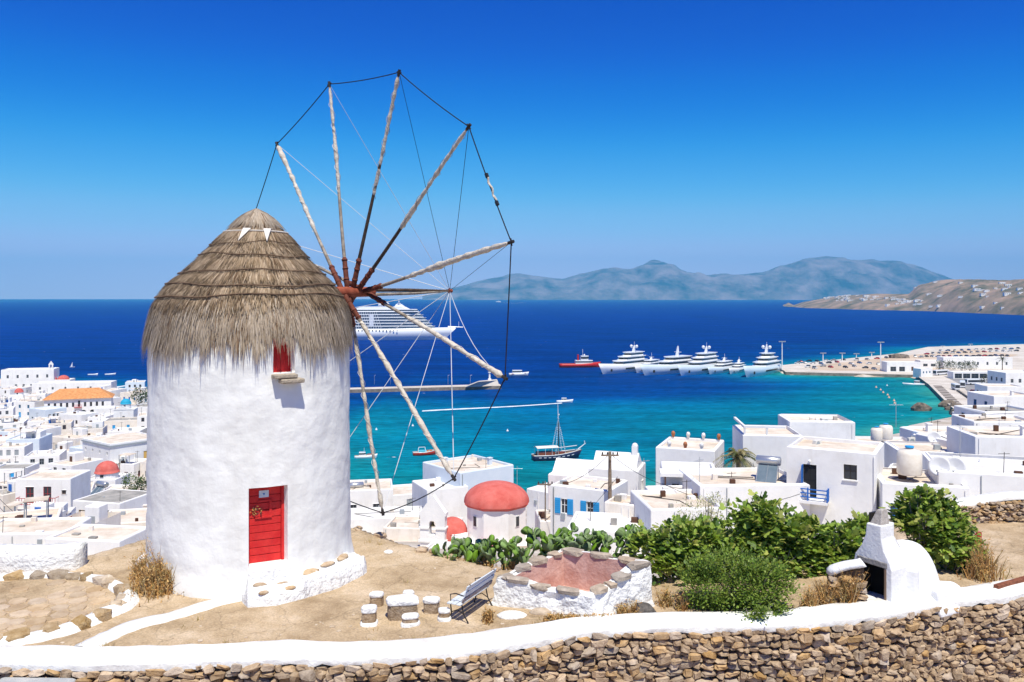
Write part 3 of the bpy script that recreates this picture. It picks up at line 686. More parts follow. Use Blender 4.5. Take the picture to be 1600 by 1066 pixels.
pb = MB(); r3 = random.Random(3)
def pebble(mb, p, s):
    st = r3.choice(STM); mb.X = Matrix.Translation(p) @ Matrix.Rotation(r3.uniform(0, 6.28), 4, 'Z') @ Matrix.Diagonal((s * r3.uniform(.8, 1.5), s, s * .55, 1)); mb.add([v.co for v in st.vertices], [tuple(q.vertices) for q in st.polygons])
for k in range(520):
    x = r3.uniform(-9.5, 14); y = r3.uniform(16, 24)
    if y < wall_y(x) + .8 or not inside(x, y, TERR) or (x - TC.x) ** 2 + (y - TC.y) ** 2 < 9.5: continue
    pebble(pb, Vector((x, y, terr_z(x, y))), r3.uniform(.02, .055) if k % 12 else r3.uniform(.06, .1))
tag(pb.build('pebbles', mat('pebble_tan', (.38, .28, .18), .95, (.62, .52, .40), 3)), 'small pebbles scattered over the earth terrace', kind='stuff')
rb_ = MB()
for a, b in zip(TERR[5:12], TERR[6:13]):
    n = int(math.hypot(b[0]-a[0], b[1]-a[1]) / .22)
    for k in range(n):
        t = (k + r3.random()) / n; x = lerp(a[0], b[0], t) + r3.gauss(0, .16); y = lerp(a[1], b[1], t) + r3.gauss(.1, .16); pebble(rb_, Vector((x, y, terr_z(x, y))), r3.uniform(.10, .30))
tag(rb_.build('edge_rubble', mat('edge_rock_tan', (.34, .23, .14), .95, (.56, .43, .30), 2.5, .5, 20)), 'broken tan rock along the terrace edge', kind='stuff')

gt = MB(); gt.c = []; 
for k in range(70):
    x = r3.uniform(-9.5, 13); y = r3.uniform(15.8, 23.5)
    if k % 2: y = wall_y(x) + .78 + r3.uniform(0, .12)
    if y < wall_y(x) + .75 or not inside(x, y, TERR) or (x - TC.x) ** 2 + (y - TC.y) ** 2 < 6.4: continue
    for q in range(r3.randint(6, 22)):
        p0 = Vector((x + r3.gauss(0, .06), y + r3.gauss(0, .06), terr_z(x, y) - .01)); e = p0 + Vector((r3.gauss(0, .05), r3.gauss(0, .05), r3.uniform(.04, .15))); s = Vector((r3.uniform(-1, 1), r3.uniform(-1, 1), 0)) * .008
        gt.add([p0 - s, p0 + s, e], [(0, 1, 2)]); gt.c += [r3.choice([(.50, .34, .14), (.42, .30, .13), (.30, .26, .10)])] * 3
tag(gt.build('sparse_grass', mat('dry_stalks', (.4, .3, .1), .9, attr='tint', spec=.1)), 'sparse dry grass blades on the terrace', kind='stuff')
# ---------------------------------------------------------------- things on the terrace
def ground(px, py): p = G(px, py, GZ); return Vector((p.x, p.y, terr_z(p.x, p.y)))
# paved circle with a kerb of upright stones
cr_ = thing('paved_circle', 'round stone paved floor edged with whitewash-jointed kerb stones, at left', 'paved circle', (-11.15, 18.05, GZ))
KERB = mat('kerb_stone', (.34, .23, .12), .92, (.50, .38, .24), 7, .6, 30, objrand=.3)
rim = [(-11.15 + 2.55 * math.cos(a) * (1.06 if abs(a) < .5 else 1), 18.05 + 2.12 * math.sin(a)) for a in [2 * math.pi * i / 46 for i in range(46)]]
me = MB(); 
for i in range(46):
    a = 2 * math.pi * i / 46; x, y = rim[i]; x -= -11.15; y -= 18.05; k = 1.0
    zz = terr_z(x - 11.15, y + 18.05) - GZ
    for rr, h in ((.90, -.06), (.915, .13 + .03 * nz(i * .7)), (.985, .17 + .03 * nz(i * .7, 3)), (1.04, .10), (1.09, -.05)): me.v.append(Vector((x * rr, y * rr, zz + h)))
for i in range(46):
    for j in range(4): me.f.append((i*5+j, ((i+1) % 46)*5+j, ((i+1) % 46)*5+j+1, i*5+j+1)); me.m.append(0)
me.build('kerb_mortar', WHITE2, cr_, True)
i = 0; ang = 0
KM = [stone_mesh(40 + k) for k in range(5)]
for k_ in KM: k_.materials.clear(); k_.materials.append(KERB)
while ang < 2 * math.pi - .1:
    w = rnd.uniform(.24, .5); rx = 2.55 * (1.06 if min(ang, 2*math.pi-ang) < .5 else 1)
    x, y = rx * math.cos(ang), 2.12 * math.sin(ang); tx, ty = -rx * math.sin(ang), 2.12 * math.cos(ang)
    o = link('kerb_stone', KM[i % 5], cr_, (x * .955, y * .955, .05 + terr_z(x - 11.15, y + 18.05) - GZ), math.atan2(ty, tx)); o.scale = (w, .34, rnd.uniform(.26, .34))
    ang += (w + rnd.uniform(.07, .14)) / math.hypot(tx, ty); i += 1
FLAG = mat('flagstone', (.42, .30, .19), .92, (.56, .43, .29), 3, .5, 20, objrand=.14)
JOINT = mat('pale_joint', (.55, .43, .30), .95, (.66, .55, .42), 3, .3, 20)
me = MB(); me.add([(0, 0, .045)] + [(2.4 * math.cos(2*math.pi*i/40), 1.98 * math.sin(2*math.pi*i/40), .045) for i in range(40)], [(0, i + 1, (i + 1) % 40 + 1) for i in range(40)]); me.build('joint_bed', EARTH, cr_)
fm = []
for k in range(6):
    d = MB(); n = 7; r_ = random.Random(k); pts = [((1 + r_.uniform(-.16, .12)) * .5 * math.cos(2*math.pi*i/n + r_.uniform(-.2, .2)), (1 + r_.uniform(-.16, .12)) * .5 * math.sin(2*math.pi*i/n)) for i in range(n)]
    d.prism(pts, 0, .028, 0, taper=[(x * .93, y * .93) for x, y in pts]); fm.append(d.mesh('flagstone', FLAG))
for j in range(-5, 6):
    for i in range(-6, 7):
        x = (i + .5 * (j % 2)) * .44 + rnd.uniform(-.04, .04); y = j * .38 + rnd.uniform(-.04, .04)
        if (x / 2.2) ** 2 + (y / 1.8) ** 2 < .97 and not (x < -.1 + .9 * y and rnd.random() < .93):
            o = link('flagstone', rnd.choice(fm), cr_, (x, y, .04 + rnd.uniform(-.006, .006)), rnd.uniform(0, 6.28)); o.scale = (rnd.uniform(.44, .5), rnd.uniform(.38, .44), 1)
# whitewashed strip from the mill step to the wall
L = [ground(*p) for p in ((398, 930), (330, 944), (270, 962), (210, 980), (160, 1002), (128, 1016))]
L = catmull(L, 5); me = MB()
for i, p in enumerate(L):
    d_ = (L[min(i+1, len(L)-1)] - L[max(0, i-1)]).normalized(); nb = Vector((-d_.y, d_.x, 0)); w = .20 + .05 * nz(i * .6) + .05 * i / len(L)
    for u, h in ((-w, -.08), (-w * .9, .05), (0, .085), (w * .9, .05), (w, -.08)): me.v.append(p + nb * (u + .02 * nz(i * .9, u * 3)) + Vector((0, 0, h + .015 * nz(i * .7, u * 9))))
for i in range(len(L) - 1):
    for j in range(4): me.f.append((i*5+j, (i+1)*5+j, (i+1)*5+j+1, i*5+j+1)); me.m.append(0)
tag(me.build('white_kerb', COPE, smooth=True), 'low whitewashed kerb running from the mill steps to the wall', 'kerb')
# low white parapet at the left edge
me = MB(); pts = [G(-90, 897, GZ), G(0, 897, GZ), G(60, 897, GZ), G(118, 892, GZ)]
pts = catmull(pts, 6)
for i, p in enumerate(pts):
    h = lerp(.62, .60, i / len(pts)) + .03 * nz(i * .4)
    for u, z in ((0, -.3), (-.01, .3), (0, h - .06), (.06, h), (.36, h + .02), (.42, h - .06), (.43, -2.5)): me.v.append(Vector((p.x + u * .2, p.y + u, GZ + z + .015 * nz(i * 1.3, z * 3))))
for i in range(len(pts) - 1):
    for j in range(6): me.f.append((i*7+j, (i+1)*7+j, (i+1)*7+j+1, i*7+j+1)); me.m.append(0)
e = (len(pts) - 1) * 7; me.f.append(tuple(range(e + 6, e - 1, -1))); me.m.append(0)
tag(me.build('white_parapet', WHITE2, smooth=True), 'low rough whitewashed parapet wall behind the paved circle', 'wall')
# dry weeds
STRAWC = [(.48, .27, .09), (.58, .36, .14), (.38, .20, .07), (.50, .36, .18), (.33, .24, .09)]
def tuft(name, label, spots, hmin, hmax, cat='weeds', tones=STRAWC, wid=.012, kind=None, fluff=True):
    b = MB(); b.c = []; c0 = spots[0][0]
    for c, r, cnt in spots:
        for k in range(cnt):
            a = rnd.uniform(0, 6.28); q = min(1.8 * r, abs(rnd.gauss(0, .55)) * r); p = c + Vector((q * math.cos(a), q * math.sin(a), -.03)) - c0
            h = rnd.uniform(hmin, hmax) * max(.25, 1.15 - .5 * q / r) * (1 + .7 * nz((p + c0).x * 3.1, (p + c0).y * 3.1)); ln = Vector((rnd.gauss(0, .22), rnd.gauss(0, .22), 1)) * h
            s = Vector((rnd.uniform(-1, 1), rnd.uniform(-1, 1), 0)).normalized() * wid; bend = Vector((rnd.gauss(0, .1), rnd.gauss(0, .1), 0)) * h
            b.add([p - s, p + s, p + ln * .55 + s * .8, p + ln * .55 - s * .8, p + ln + bend], [(0, 1, 2, 3), (3, 2, 4)])
            tn = rnd.choice(tones); b.c += [tn] * 5
            if fluff:
                for m_ in range(3):
                    f = rnd.uniform(.35, 1); pc = p + ln * f; d1 = Vector((rnd.uniform(-1, 1), rnd.uniform(-1, 1), rnd.uniform(-.3, 1))).normalized() * rnd.uniform(.03, .09); d2 = Vector((rnd.uniform(-1, 1), rnd.uniform(-1, 1), rnd.uniform(-1, 1))).normalized() * .015
                    b.add([pc - d2, pc + d2, pc + d1], [(0, 1, 2)]); b.c += [tn] * 3
    o = b.build(name, mat('dry_stalks', (.4, .3, .1), .9, attr='tint', spec=.1), None, loc=c0)
    return tag(o, label, cat, kind=kind)
g1 = ground(243, 925)
tuft('dry_weeds', 'tall orange-brown dry weeds at the left foot of the windmill', [(g1, .55, 900), (ground(225, 905), .3, 350), (ground(262, 928), .25, 260)], .25, .62)
tuft('dry_weeds', 'tall thin dry stalks against the white tower beside its foot', [(ground(258, 912), .35, 170), (ground(240, 905), .2, 70)], .7, 1.15, wid=.008)
tuft('dry_weeds', 'small dry tuft at the left end of the stone basin', [(ground(762, 970), .14, 160)], .15, .3)
tuft('dry_weeds', 'low band of golden dry grass along the basin foot', [(ground(860 + 14 * i, 972 - .15 * i), .16, 90) for i in range(7)], .08, .2)
tuft('dry_weeds', 'brown dry weeds at the front right corner of the basin', [(ground(975, 962), .2, 260), (ground(992, 960), .15, 140)], .15, .34)
tuft('dry_weeds', 'golden dry grass under the bushes left of the oven', [(ground(1265, 952), .2, 200), (ground(1290, 945), .2, 200)], .2, .55)
tuft('dry_weeds', 'orange dry weeds climbing the rubble beside the oven mouth', [(ground(1318, 946), .16, 240), (ground(1330, 948), .1, 110)], .3, .75)
tuft('dry_weeds', 'dry grass under the fig bush behind the basin', [(ground(1040, 945), .2, 130), (ground(1065, 950), .2, 110)], .12, .35)
tuft('dry_weeds', 'tall dry grass at the edge of the right hand terrace', [(ground(1535, 905), .4, 300), (ground(1525, 885), .3, 260)], .3, .8)
for px, py, s, lb in ((232, 889, .34, 'rounded white stone against the left foot of the mill'), (226, 917, .15, 'small white stone lying in the dry weeds')):
    d = MB(); d.sphere((0, 0, .3), 1, 12, 7); 
    for v in d.v: v *= 1 + .16 * nz(v.x * 1.6 + s * 9, v.y * 1.6, v.z * 1.6)
    o = d.build('white_stone', WHITE2, None, True, ground(px, py)); o.scale = (s, s * .8, s * .9); tag(o, lb, 'stone')
d = MB(); d.sphere((0, 0, .2), 1, 10, 5); o = d.build('white_stone', WHITE2, None, True, ground(607, 867)); o.scale = (.13, .1, .06); tag(o, 'flat white stone lying on the earth right of the mill', 'stone')
# stone table and stools with white tops
SIDE = mat('bare_block_stone', (.27, .19, .12), .92, (.46, .36, .26), 8, .7, 30, objrand=.15)
def block(name, label, cat, px, py, w, dp, h, rz, foot=False):
    w *= .88; dp *= .9; h *= .92; p = ground(px, py); p.y += dp / 2; t = thing(name, label, cat, p, rz)
    d = MB(); 
    N = 12
    def ringp(k, s, z): return [(w/2*s*(1+.24*nz(i*1.7+k, w*7))*math.copysign(abs(math.cos(2*math.pi*i/N))**.6, math.cos(2*math.pi*i/N)), dp/2*s*(1+.24*nz(i*1.3+k, dp*5))*math.copysign(abs(math.sin(2*math.pi*i/N))**.6, math.sin(2*math.pi*i/N)), z) for i in range(N)]
    def stack(levels):
        k0 = len(d.v); vs = []
        for q, (s, z) in enumerate(levels): vs += ringp(q * .1, s, z)
        n = len(levels); d.add(vs, [(i*N+j, i*N+(j+1) % N, (i+1)*N+(j+1) % N, (i+1)*N+j) for i in range(n-1) for j in range(N)] + [tuple(range((n-1)*N, n*N))])
    stack([(.9, -.1), (.95, h * .35), (.92, h * .72), (.88, h * .78)]); d.build('base', SIDE, t)
    d = MB(); stack([(.8, h * .72), (1.0, h * .74), (1.04, h * .88), (.98, h), (.9, h + .012)]); bevel(d.build('white_top', WHITE2, t, True), .01)
    if foot: d = MB(); stack([(1.12, -.1), (1.16, .04), (1.0, .075)]); d.build('white_foot', WHITE2, t, True)
    return t
block('stone_table', 'largest block of the white-topped stone group, long table in its middle', 'stone table', 626, 972, .78, .42, .46, .12)
block('stone_stool', 'white-topped stone stool nearest the wall, left of the stone table', 'stone stool', 575, 980, .36, .32, .40, .1, True)
block('stone_stool', 'white-topped stone stool at the back left of the stone table', 'stone stool', 587, 951, .34, .3, .28, -.1)
block('stone_stool', 'small white stone stool directly behind the stone table', 'stone stool', 637, 944, .28, .26, .26, 0)
block('stone_stool', 'low white stone stool in front of the table right end', 'stone stool', 640, 981, .40, .3, .22, .2, True)
block('stone_stool', 'tall white-topped stone stool between the table and the bench', 'stone stool', 673, 962, .40, .3, .32, -.1)
block('stone_stool', 'rightmost white stone stool of the group, beside the bench', 'stone stool', 693, 972, .28, .26, .24, .1, True)
# bench
bp_ = ground(742, 957); bt = thing('bench', 'blue-grey slatted bench with black iron legs beside the stone basin', 'bench', bp_, R(-116))
SLAT = mat('blue_grey_slat', (.52, .57, .62), .75, (.68, .71, .74), 9, .3, 30)
bl = .75; bt.scale = (.88, .88, .88)
for k, (y, z) in enumerate(((-.30, .43), (-.17, .435), (-.04, .43))):
    d = MB(); d.box(-bl, bl, y - .055, y + .055, z, z + .03); bevel(d.build('seat_slat', SLAT, bt), .006)
for k, (y, z) in enumerate(((.075, .56), (.13, .71), (.185, .86))):
    d = MB(); d.X = Matrix.Translation((0, y, z)) @ Matrix.Rotation(R(-20), 4, 'X'); d.box(-bl, bl, -.015, .015, -.06, .06); bevel(d.build('back_slat', SLAT if k else mat('dark_slat', (.2, .16, .16), .7, (.36, .33, .35), 9), bt), .006)  # lowest back slat is a darker grey-brown than the others
for x in (-.62, .62):
    d = MB(); d.tube([(x, -.36, 0), (x, -.30, .2), (x, -.33, .42)], .018, 6); d.tube([(x, .16, 0), (x, .03, .2), (x, -.02, .42), (x, .07, .56), (x, .21, .93)], .018, 6); d.tube([(x, -.34, .42), (x, .0, .42)], .016, 6); d.tube([(x, -.30, .2), (x, -.14, .28), (x, .03, .2)], .012, 5)
    d.tube([(x, -.32, .44), (x, -.33, .62), (x, -.18, .66), (x, .09, .62)], .015, 6); d.build('iron_frame', DMETAL, bt)
# whitewashed stone basin with pink plaster inside
bz = GZ; BQ = [Vector((-.38, 18.4, 0)), Vector((1.70, 17.55, 0)), Vector((3.06, 18.35, 0)), Vector((1.15, 19.55, 0))]; BH = [.62, .50, .98, .92]
bs = thing('stone_basin', 'whitewashed stone cistern with stone rim and pink plastered inside', 'basin', (1.3, 18.4, bz))
bc = Vector((1.3, 18.4, 0))
def quadpt(e, t, inset, z): 
    a, b = BQ[e], BQ[(e+1) % 4]; p = a.lerp(b, t); c = sum(BQ, Vector()) / 4
    q = p + (c - p) * inset; return Vector((q.x - bc.x, q.y - bc.y, z))
me = MB(); ring = []; NE = 26
for e in range(4):
    for i in range(NE): ring.append((e, i / NE))
M_ = len(ring)
def hh(e, t): return lerp(BH[e], BH[(e+1) % 4], t) + .03 * math.sin(t * 9 + e)
levels = [(-.07, -.12), (-.045, .12), (-.025, .35), (-.01, .6), (0, .85), (.03, .97), (.10, 1.0)]
for li, (ins, f) in enumerate(levels):
    for e, t in ring:
        p = quadpt(e, t, ins, f * hh(e, t)); q = .055 * nz(p.x * 4.5, p.y * 4.5, p.z * 5) + .03 * nz(p.x * 13, p.y * 13, p.z * 14)
        p += Vector((p.x, p.y, 0)).normalized() * q * (1.5 if li < 5 else .3); p.z += q * .4; me.v.append(p)
for j in range(len(levels) - 1):
    for i in range(M_): me.f.append((j*M_+i, j*M_+(i+1) % M_, (j+1)*M_+(i+1) % M_, (j+1)*M_+i)); me.m.append(0)
me.build('basin_wall', WHITE2, bs)
PINK = mat('pink_plaster', (.46, .23, .18), .9, (.66, .43, .36), 2.2, .4, 14)
me = MB()
for ins, z0 in ((.10, 0), (.20, 0), (.25, -.55)):
    for e, t in ring: p = quadpt(e, t, ins, (hh(e, t) - .01 if z0 == 0 else .12) - (.02 if ins > .2 and z0 == 0 else 0)); p.z += .02 * nz(p.x * 6, p.y * 6); me.v.append(p)
for j in range(2):
    for i in range(M_): me.f.append((j*M_+i, j*M_+(i+1) % M_, (j+1)*M_+(i+1) % M_, (j+1)*M_+i)); me.m.append(1 if j else 0)
me.f.append(tuple(range(2*M_, 3*M_))); me.m.append(1)
me.build('pink_lining', [WHITE2, PINK], bs)
RIMS = mat('rim_stone', (.30, .24, .18), .9, (.46, .38, .30), 5, .5, 26, objrand=.18)
rm = [stone_mesh(60 + k) for k in range(5)]
for k_ in rm: k_.materials.clear(); k_.materials.append(RIMS)
for e in range(4):
    a, b = BQ[e], BQ[(e+1) % 4]; ln = (b - a).length; t = .06
    while t < .95:
        w = rnd.uniform(.2, .55); tm = t + w / 2 / ln
        if tm > .97: break
        p = quadpt(e, tm, .10, hh(e, tm) - .035); o = link('rim_stone', rnd.choice(rm), bs, p, math.atan2((b - a).y, (b - a).x) + rnd.uniform(-.1, .1)); o.scale = (w, rnd.uniform(.18, .30), .13)
        t += (w + rnd.uniform(.05, .3)) / ln
for k, (px, py, s) in enumerate(((845, 962, .26), (800, 966, .34))):
    d = MB(); d.sphere((0, 0, 0), 1, 10, 5); o = d.build('foot_stone', TANS if k == 0 else WHITE2, bs, True, ground(px, py) - bc + Vector((0, .1, -bz))); o.scale = (s, s * .6, .1)
d = MB(); d.sphere((0, 0, .3), 1, 10, 6)
for v in d.v: v *= 1 + .2 * nz(v.x * 2, v.y * 2, v.z * 2)
o = d.build('dark_stone', mat('dark_rock', (.06, .055, .05), .95, (.16, .14, .12), 9, .6, 30), None, False, ground(1006, 960)); o.scale = (.26, .2, .22); tag(o, 'dark rough stone leaning on the right front corner of the basin', 'stone')

# ---------------------------------------------------------------- plants
LEAFMAT = {}
def leafmat(name, trans=.25):
    if name in LEAFMAT: return LEAFMAT[name]
    m = bpy.data.materials.new(name); m.use_nodes = True; n = m.node_tree.nodes; l = m.node_tree.links; b = n['Principled BSDF']
    a = n.new('ShaderNodeAttribute'); a.attribute_name = 'tint'; l.new(a.outputs['Color'], b.inputs['Base Color']); b.inputs['Roughness'].default_value = .5; b.inputs['Specular IOR Level'].default_value = .35
    tr = n.new('ShaderNodeBsdfTranslucent'); hv = n.new('ShaderNodeHueSaturation'); hv.inputs['Value'].default_value = 1.6; hv.inputs['Hue'].default_value = .48; l.new(a.outputs['Color'], hv.inputs['Color']); l.new(hv.outputs[0], tr.inputs['Color'])
    mx = n.new('ShaderNodeMixShader'); mx.inputs[0].default_value = trans; l.new(b.outputs[0], mx.inputs[1]); l.new(tr.outputs[0], mx.inputs[2]); l.new(mx.outputs[0], n['Material Output'].inputs[0])
    LEAFMAT[name] = m; return m
FIG = [(0, 0), (.16, .05), (.42, .22), (.46, .50), (.26, .50), (.28, .86), (0, 1.05), (-.28, .86), (-.26, .50), (-.46, .50), (-.42, .22), (-.16, .05)]
OVAL = [(0, 0), (.22, .35), (.2, .7), (0, 1), (-.2, .7), (-.22, .35)]
def leaf(b, p, dirv, up, size, shape, tone):
    y = dirv.normalized(); x = y.cross(up)
    if x.length < .05: x = Vector((1, 0, 0))
    x = x.normalized(); z = x.cross(y)
    vs = [p + (x * u + y * v + z * (-.35 * abs(u) + .12 * v - .25 * v * v)) * size for u, v in shape]
    n = len(vs); b.add(vs, [tuple(range(n // 2 + 1)), (0,) + tuple(range(n // 2, n))] if n > 6 else [tuple(range(n))])
    b.c += [tone] * n
def bush(name, label, cat, base, blobs, count, size, shape, tones, twig=BROWN, trunks=None, group=None, up=.5, mname='green_leaf', trans=.35):
    """a crown of leaves held on branches: blobs are (centre, rx, ry, rz) from the base"""
    t = thing(name, label, cat, base, 0, group); b = MB(); b.c = []
    vol = [r[1] * r[2] * r[3] for r in blobs]; tot = sum(vol)
    for (c, rx, ry, rz), v in zip(blobs, vol):
        c = Vector(c); sub = []
        for k in range(max(5, int(26 * v / tot * len(blobs)))):
            u = Vector((rnd.gauss(0, 1), rnd.gauss(0, 1), rnd.gauss(0, 1))).normalized() * rnd.uniform(.55, 1.0); sub.append(u)
        for k in range(int(count * v / tot)):
            s = rnd.choice(sub); q = s + Vector((rnd.gauss(0, .17), rnd.gauss(0, .17), rnd.gauss(0, .17)))
            p = c + Vector((q.x * rx, q.y * ry, q.z * rz))
            if p.z < (.02 if c.y > -.6 else -.25): continue
            out = Vector((q.x, q.y, q.z + up)).normalized(); dv = (out + Vector((rnd.gauss(0, .55), rnd.gauss(0, .55), rnd.gauss(0, .45)))).normalized()
            tn = rnd.choice(tones); f = rnd.uniform(.75, 1.25); leaf(b, p, dv, (Vector((0, 0, 1)) + out * .6).normalized(), size * rnd.uniform(.45, 1.3), shape, tuple(x * f for x in tn))
    tag(b.build('foliage', leafmat(mname, trans), t), kind='stuff')
    w = MB()
    for (c, rx, ry, rz) in blobs:
        c = Vector(c)
        for k in range(5):
            e = c + Vector((rnd.uniform(-.7, .7) * rx, rnd.uniform(-.7, .7) * ry, rnd.uniform(-.2, .8) * rz)); s = Vector((c.x * .55 + rnd.uniform(-.1, .1), c.y * .55, -.3))
            mid = s.lerp(e, .5) + Vector((rnd.uniform(-.1, .1), rnd.uniform(-.1, .1), .05)); w.tube([s, mid, e], [.03, .02, .008], 5)
    w.build('branches', twig, t); return t
GF = [(.18, .28, .03), (.24, .35, .045), (.11, .19, .025), (.34, .44, .08), (.20, .30, .045), (.40, .42, .11), (.06, .12, .018)]
BARK = mat('grey_bark', (.20, .17, .14), .9, (.34, .30, .25), 12, .5, 40)
def fig(label, px, py, Yb, blobs, count, **k):
    p = P(px, py, Yb); p.z = -7.0; return bush('fig_bush', label, 'bush', p, blobs, count, .17, FIG, GF, BARK, **k)
fig('large fig bush with broad glossy leaves below the blue balcony house', 1200, 900, 21.0, [((0, -.4, .5), 1.5, .4, .55), ((0, 0, 1.15), .8, .7, .72), ((-.75, .1, .9), .7, .6, .65), ((.7, 0, .8), .7, .6, .65), ((-.1, -.2, .55), 1.2, .5, .5), ((.05, 0, 1.55), .4, .4, .33), ((1.05, 0, 1.0), .4, .4, .4)], 4400)
fig('broad fig bush spreading behind the stone basin', 1065, 900, 20.4, [((0, 0, .95), .75, .6, .55), ((-.6, .1, .75), .55, .5, .5), ((.55, -.1, .8), .6, .5, .6), ((-.1, -.4, .45), .95, .4, .45), ((.9, -.3, .4), .6, .4, .45)], 2900)
fig('fig bush filling the gap between the balcony house and the oven', 1318, 900, 20.9, [((-.2, -.3, .35), .8, .4, .5), ((0, 0, .75), .62, .6, .58), ((.5, .1, .95), .42, .5, .45), ((-.3, -.2, .4), .7, .45, .45)], 2400)
fig('dark leafy fig tree standing behind and right of the oven', 1455, 900, 21.0, [((0, 0, 1.25), .8, .6, .75), ((.5, -.1, .8), .55, .5, .8), ((-.45, .1, 1.45), .4, .45, .5), ((-.3, 0, 2.05), .32, .3, .3), ((.65, -.3, .35), .35, .4, .45)], 3000)
GS = [(.14, .23, .03), (.19, .29, .04), (.08, .15, .02), (.26, .34, .06), (.16, .22, .04)]
p = ground(1155, 962); p.y += .5; 
bush('round_shrub', 'dense rounded shrub with tiny olive leaves spilling over the white coping', 'shrub', p, [((0, 0, .62), 1.05, .68, .6), ((-.6, .05, .45), .6, .55, .5), ((.55, -.1, .5), .68, .55, .55), ((.35, -.72, .2), .5, .35, .38), ((.3, -.95, .1), .35, .25, .22)], 15000, .075, OVAL, GS, BARK, mname='small_leaf')
p = P(1090, 845, 22.6); 
bush('pale_shrub', 'pale feathery yellow-green shrub in front of the white houses', 'shrub', p, [((0, 0, .6), .62, .4, .55), ((.35, 0, .9), .45, .35, .4), ((-.45, 0, .35), .5, .35, .35)], 2600, .055, OVAL, [(.42, .42, .20), (.52, .50, .28), (.34, .38, .16), (.58, .55, .36)], mat('pale_twig', (.45, .40, .30), .9), mname='pale_leaf')
# prickly pear hedge: every pad is a piece of its own
PADM = mat('cactus_pad', (.12, .20, .05), .55, (.21, .32, .10), 6, .2, 30, .3, objrand=.28)
pads = []
for k in range(4):
    d = MB(); N = 10; prof_ = [(0.10, 0), (.30, .16), (.44, .45), (.46, .66), (.36, .9), (.15, 1.02)]
    vs = []; 
    for x, z in prof_: 
        vs += [(-x, 0, z), (0, -.085 * (1 - .3 * z), z), (x, 0, z), (0, .085 * (1 - .3 * z), z)]
    n = len(prof_); fs = [(i*4+j, i*4+(j+1) % 4, (i+1)*4+(j+1) % 4, (i+1)*4+j) for i in range(n-1) for j in range(4)] + [(3, 2, 1, 0), tuple(range((n-1)*4, n*4))]
    d.add([(x * (1 + .08 * k * (1 if x > 0 else -1)) * (.8 + .1 * k), y, z + .04 * x * k) for x, y, z in vs], fs); pm = d.mesh('pad', PADM, True); pads.append(pm)
def cactus(label, px, py, Yb, n0, spread, hmax):
    base = P(px, py, Yb); t = thing('prickly_pear', label, 'cactus', base, 0, 'prickly pear cacti along the terrace edge'); cnt = 0
    def grow(p, dirv, rz, lvl, size):
        nonlocal cnt
        if cnt > 95: return
        cnt += 1; o = link('pad', rnd.choice(pads), t, p); y = dirv.normalized()
        o.rotation_euler = (Matrix.Rotation(rz, 3, 'Z')).to_euler(); q = Vector((0, 0, 1)).rotation_difference(y); o.rotation_euler = (q.to_matrix() @ Matrix.Rotation(rz, 3, 'Z')).to_euler(); o.scale = (size, size, size)
        if lvl < 4 and p.z < hmax:
            for k in range(rnd.choice((1, 2, 2, 3))):
                nd = (y + Vector((rnd.gauss(0, .6), rnd.gauss(0, .45), rnd.uniform(0, .35)))).normalized(); side = Vector((math.cos(rz), math.sin(rz), 0)) * rnd.uniform(-.3, .3) * size
                grow(p + y * size * .93 + side, nd, rnd.uniform(0, 3.14), lvl + 1, size * rnd.uniform(.8, .98))
    for k in range(n0):
        grow(Vector((rnd.uniform(-spread, spread), rnd.uniform(-.35, .35), rnd.uniform(-.15, .1))), Vector((rnd.gauss(0, .35), rnd.gauss(0, .3), 1)), rnd.uniform(0, 3.14), 0, rnd.uniform(.24, .34))
cactus('prickly pear clump at the left end of the cactus hedge, below the belfry', 715, 893, 21.9, 20, .5, .35)
cactus('prickly pear clump directly below the large red dome', 770, 890, 21.8, 22, .55, .45)
cactus('prickly pear clump just right of the dome, above the bench', 825, 888, 21.7, 22, .5, .55)
cactus('prickly pear clump behind the basin corner, below the thin pole', 875, 884, 21.6, 22, .5, .6)
cactus('prickly pear clump behind the basin, below the blue shutters', 925, 882, 21.5, 22, .5, .55)
cactus('prickly pear clump at the right end of the hedge beside the fig', 975, 880, 21.4, 18, .4, .6)
tuft('dry_weeds', 'brown scrub among the stones at the terrace edge below the cactus', [(P(720 + 40 * i, 893, 21.6), .3, 130) for i in range(7)], .15, .4)

# ---------------------------------------------------------------- the bread oven, the rubble and the back wall
ov = thing('outdoor_oven', 'white domed bread oven with tapering chimney and black mouth', 'oven', (8.05, 18.55, GZ - .05)); OZ = ov.location
def ol(px, py, Y): return P(px, py, Y) - OZ
OW = mat('oven_whitewash', (.76, .76, .76), .85, (.84, .84, .83), 2, .5, 14, .15, bdist=.03)
# front slab with the mouth: a tapering hood seen from its left front side
fx = Matrix.Rotation(R(-58), 4, 'Z')
d = MB(); d.X = fx
out = [(-.50, 0), (-.50, .85), (-.46, 1.02), (-.30, 1.25), (-.20, 1.5), (-.17, 1.78), (.20, 1.78), (.20, 1.5), (.26, 1.25), (.40, 1.02), (.46, .85), (.46, 0)]
mo = [(-.33, .12), (-.33, .88), (.29, .88), (.29, .12)]
def hood(y, s=1): return [(x * s, y, z) for x, z in out]
n = len(out); vs = hood(0) + [(x, 0, z) for x, z in mo] + [(x, .45, z) for x, z in mo]
fs = [(0, 1, 13, 12), (1, 2, 3, 13), (3, 4, 5, 6), (3, 6, 7, 8), (3, 8, 14, 13), (8, 9, 10, 14), (10, 11, 15, 14), (0, 12, 15, 11)]
fs += [(12, 13, 17, 16), (13, 14, 18, 17), (14, 15, 19, 18), (15, 12, 16, 19)]
k0 = len(vs); vs += [(x * (.98 if z < 1.2 else 1), .42 if z > 1.3 else .62, z) for x, z in out]
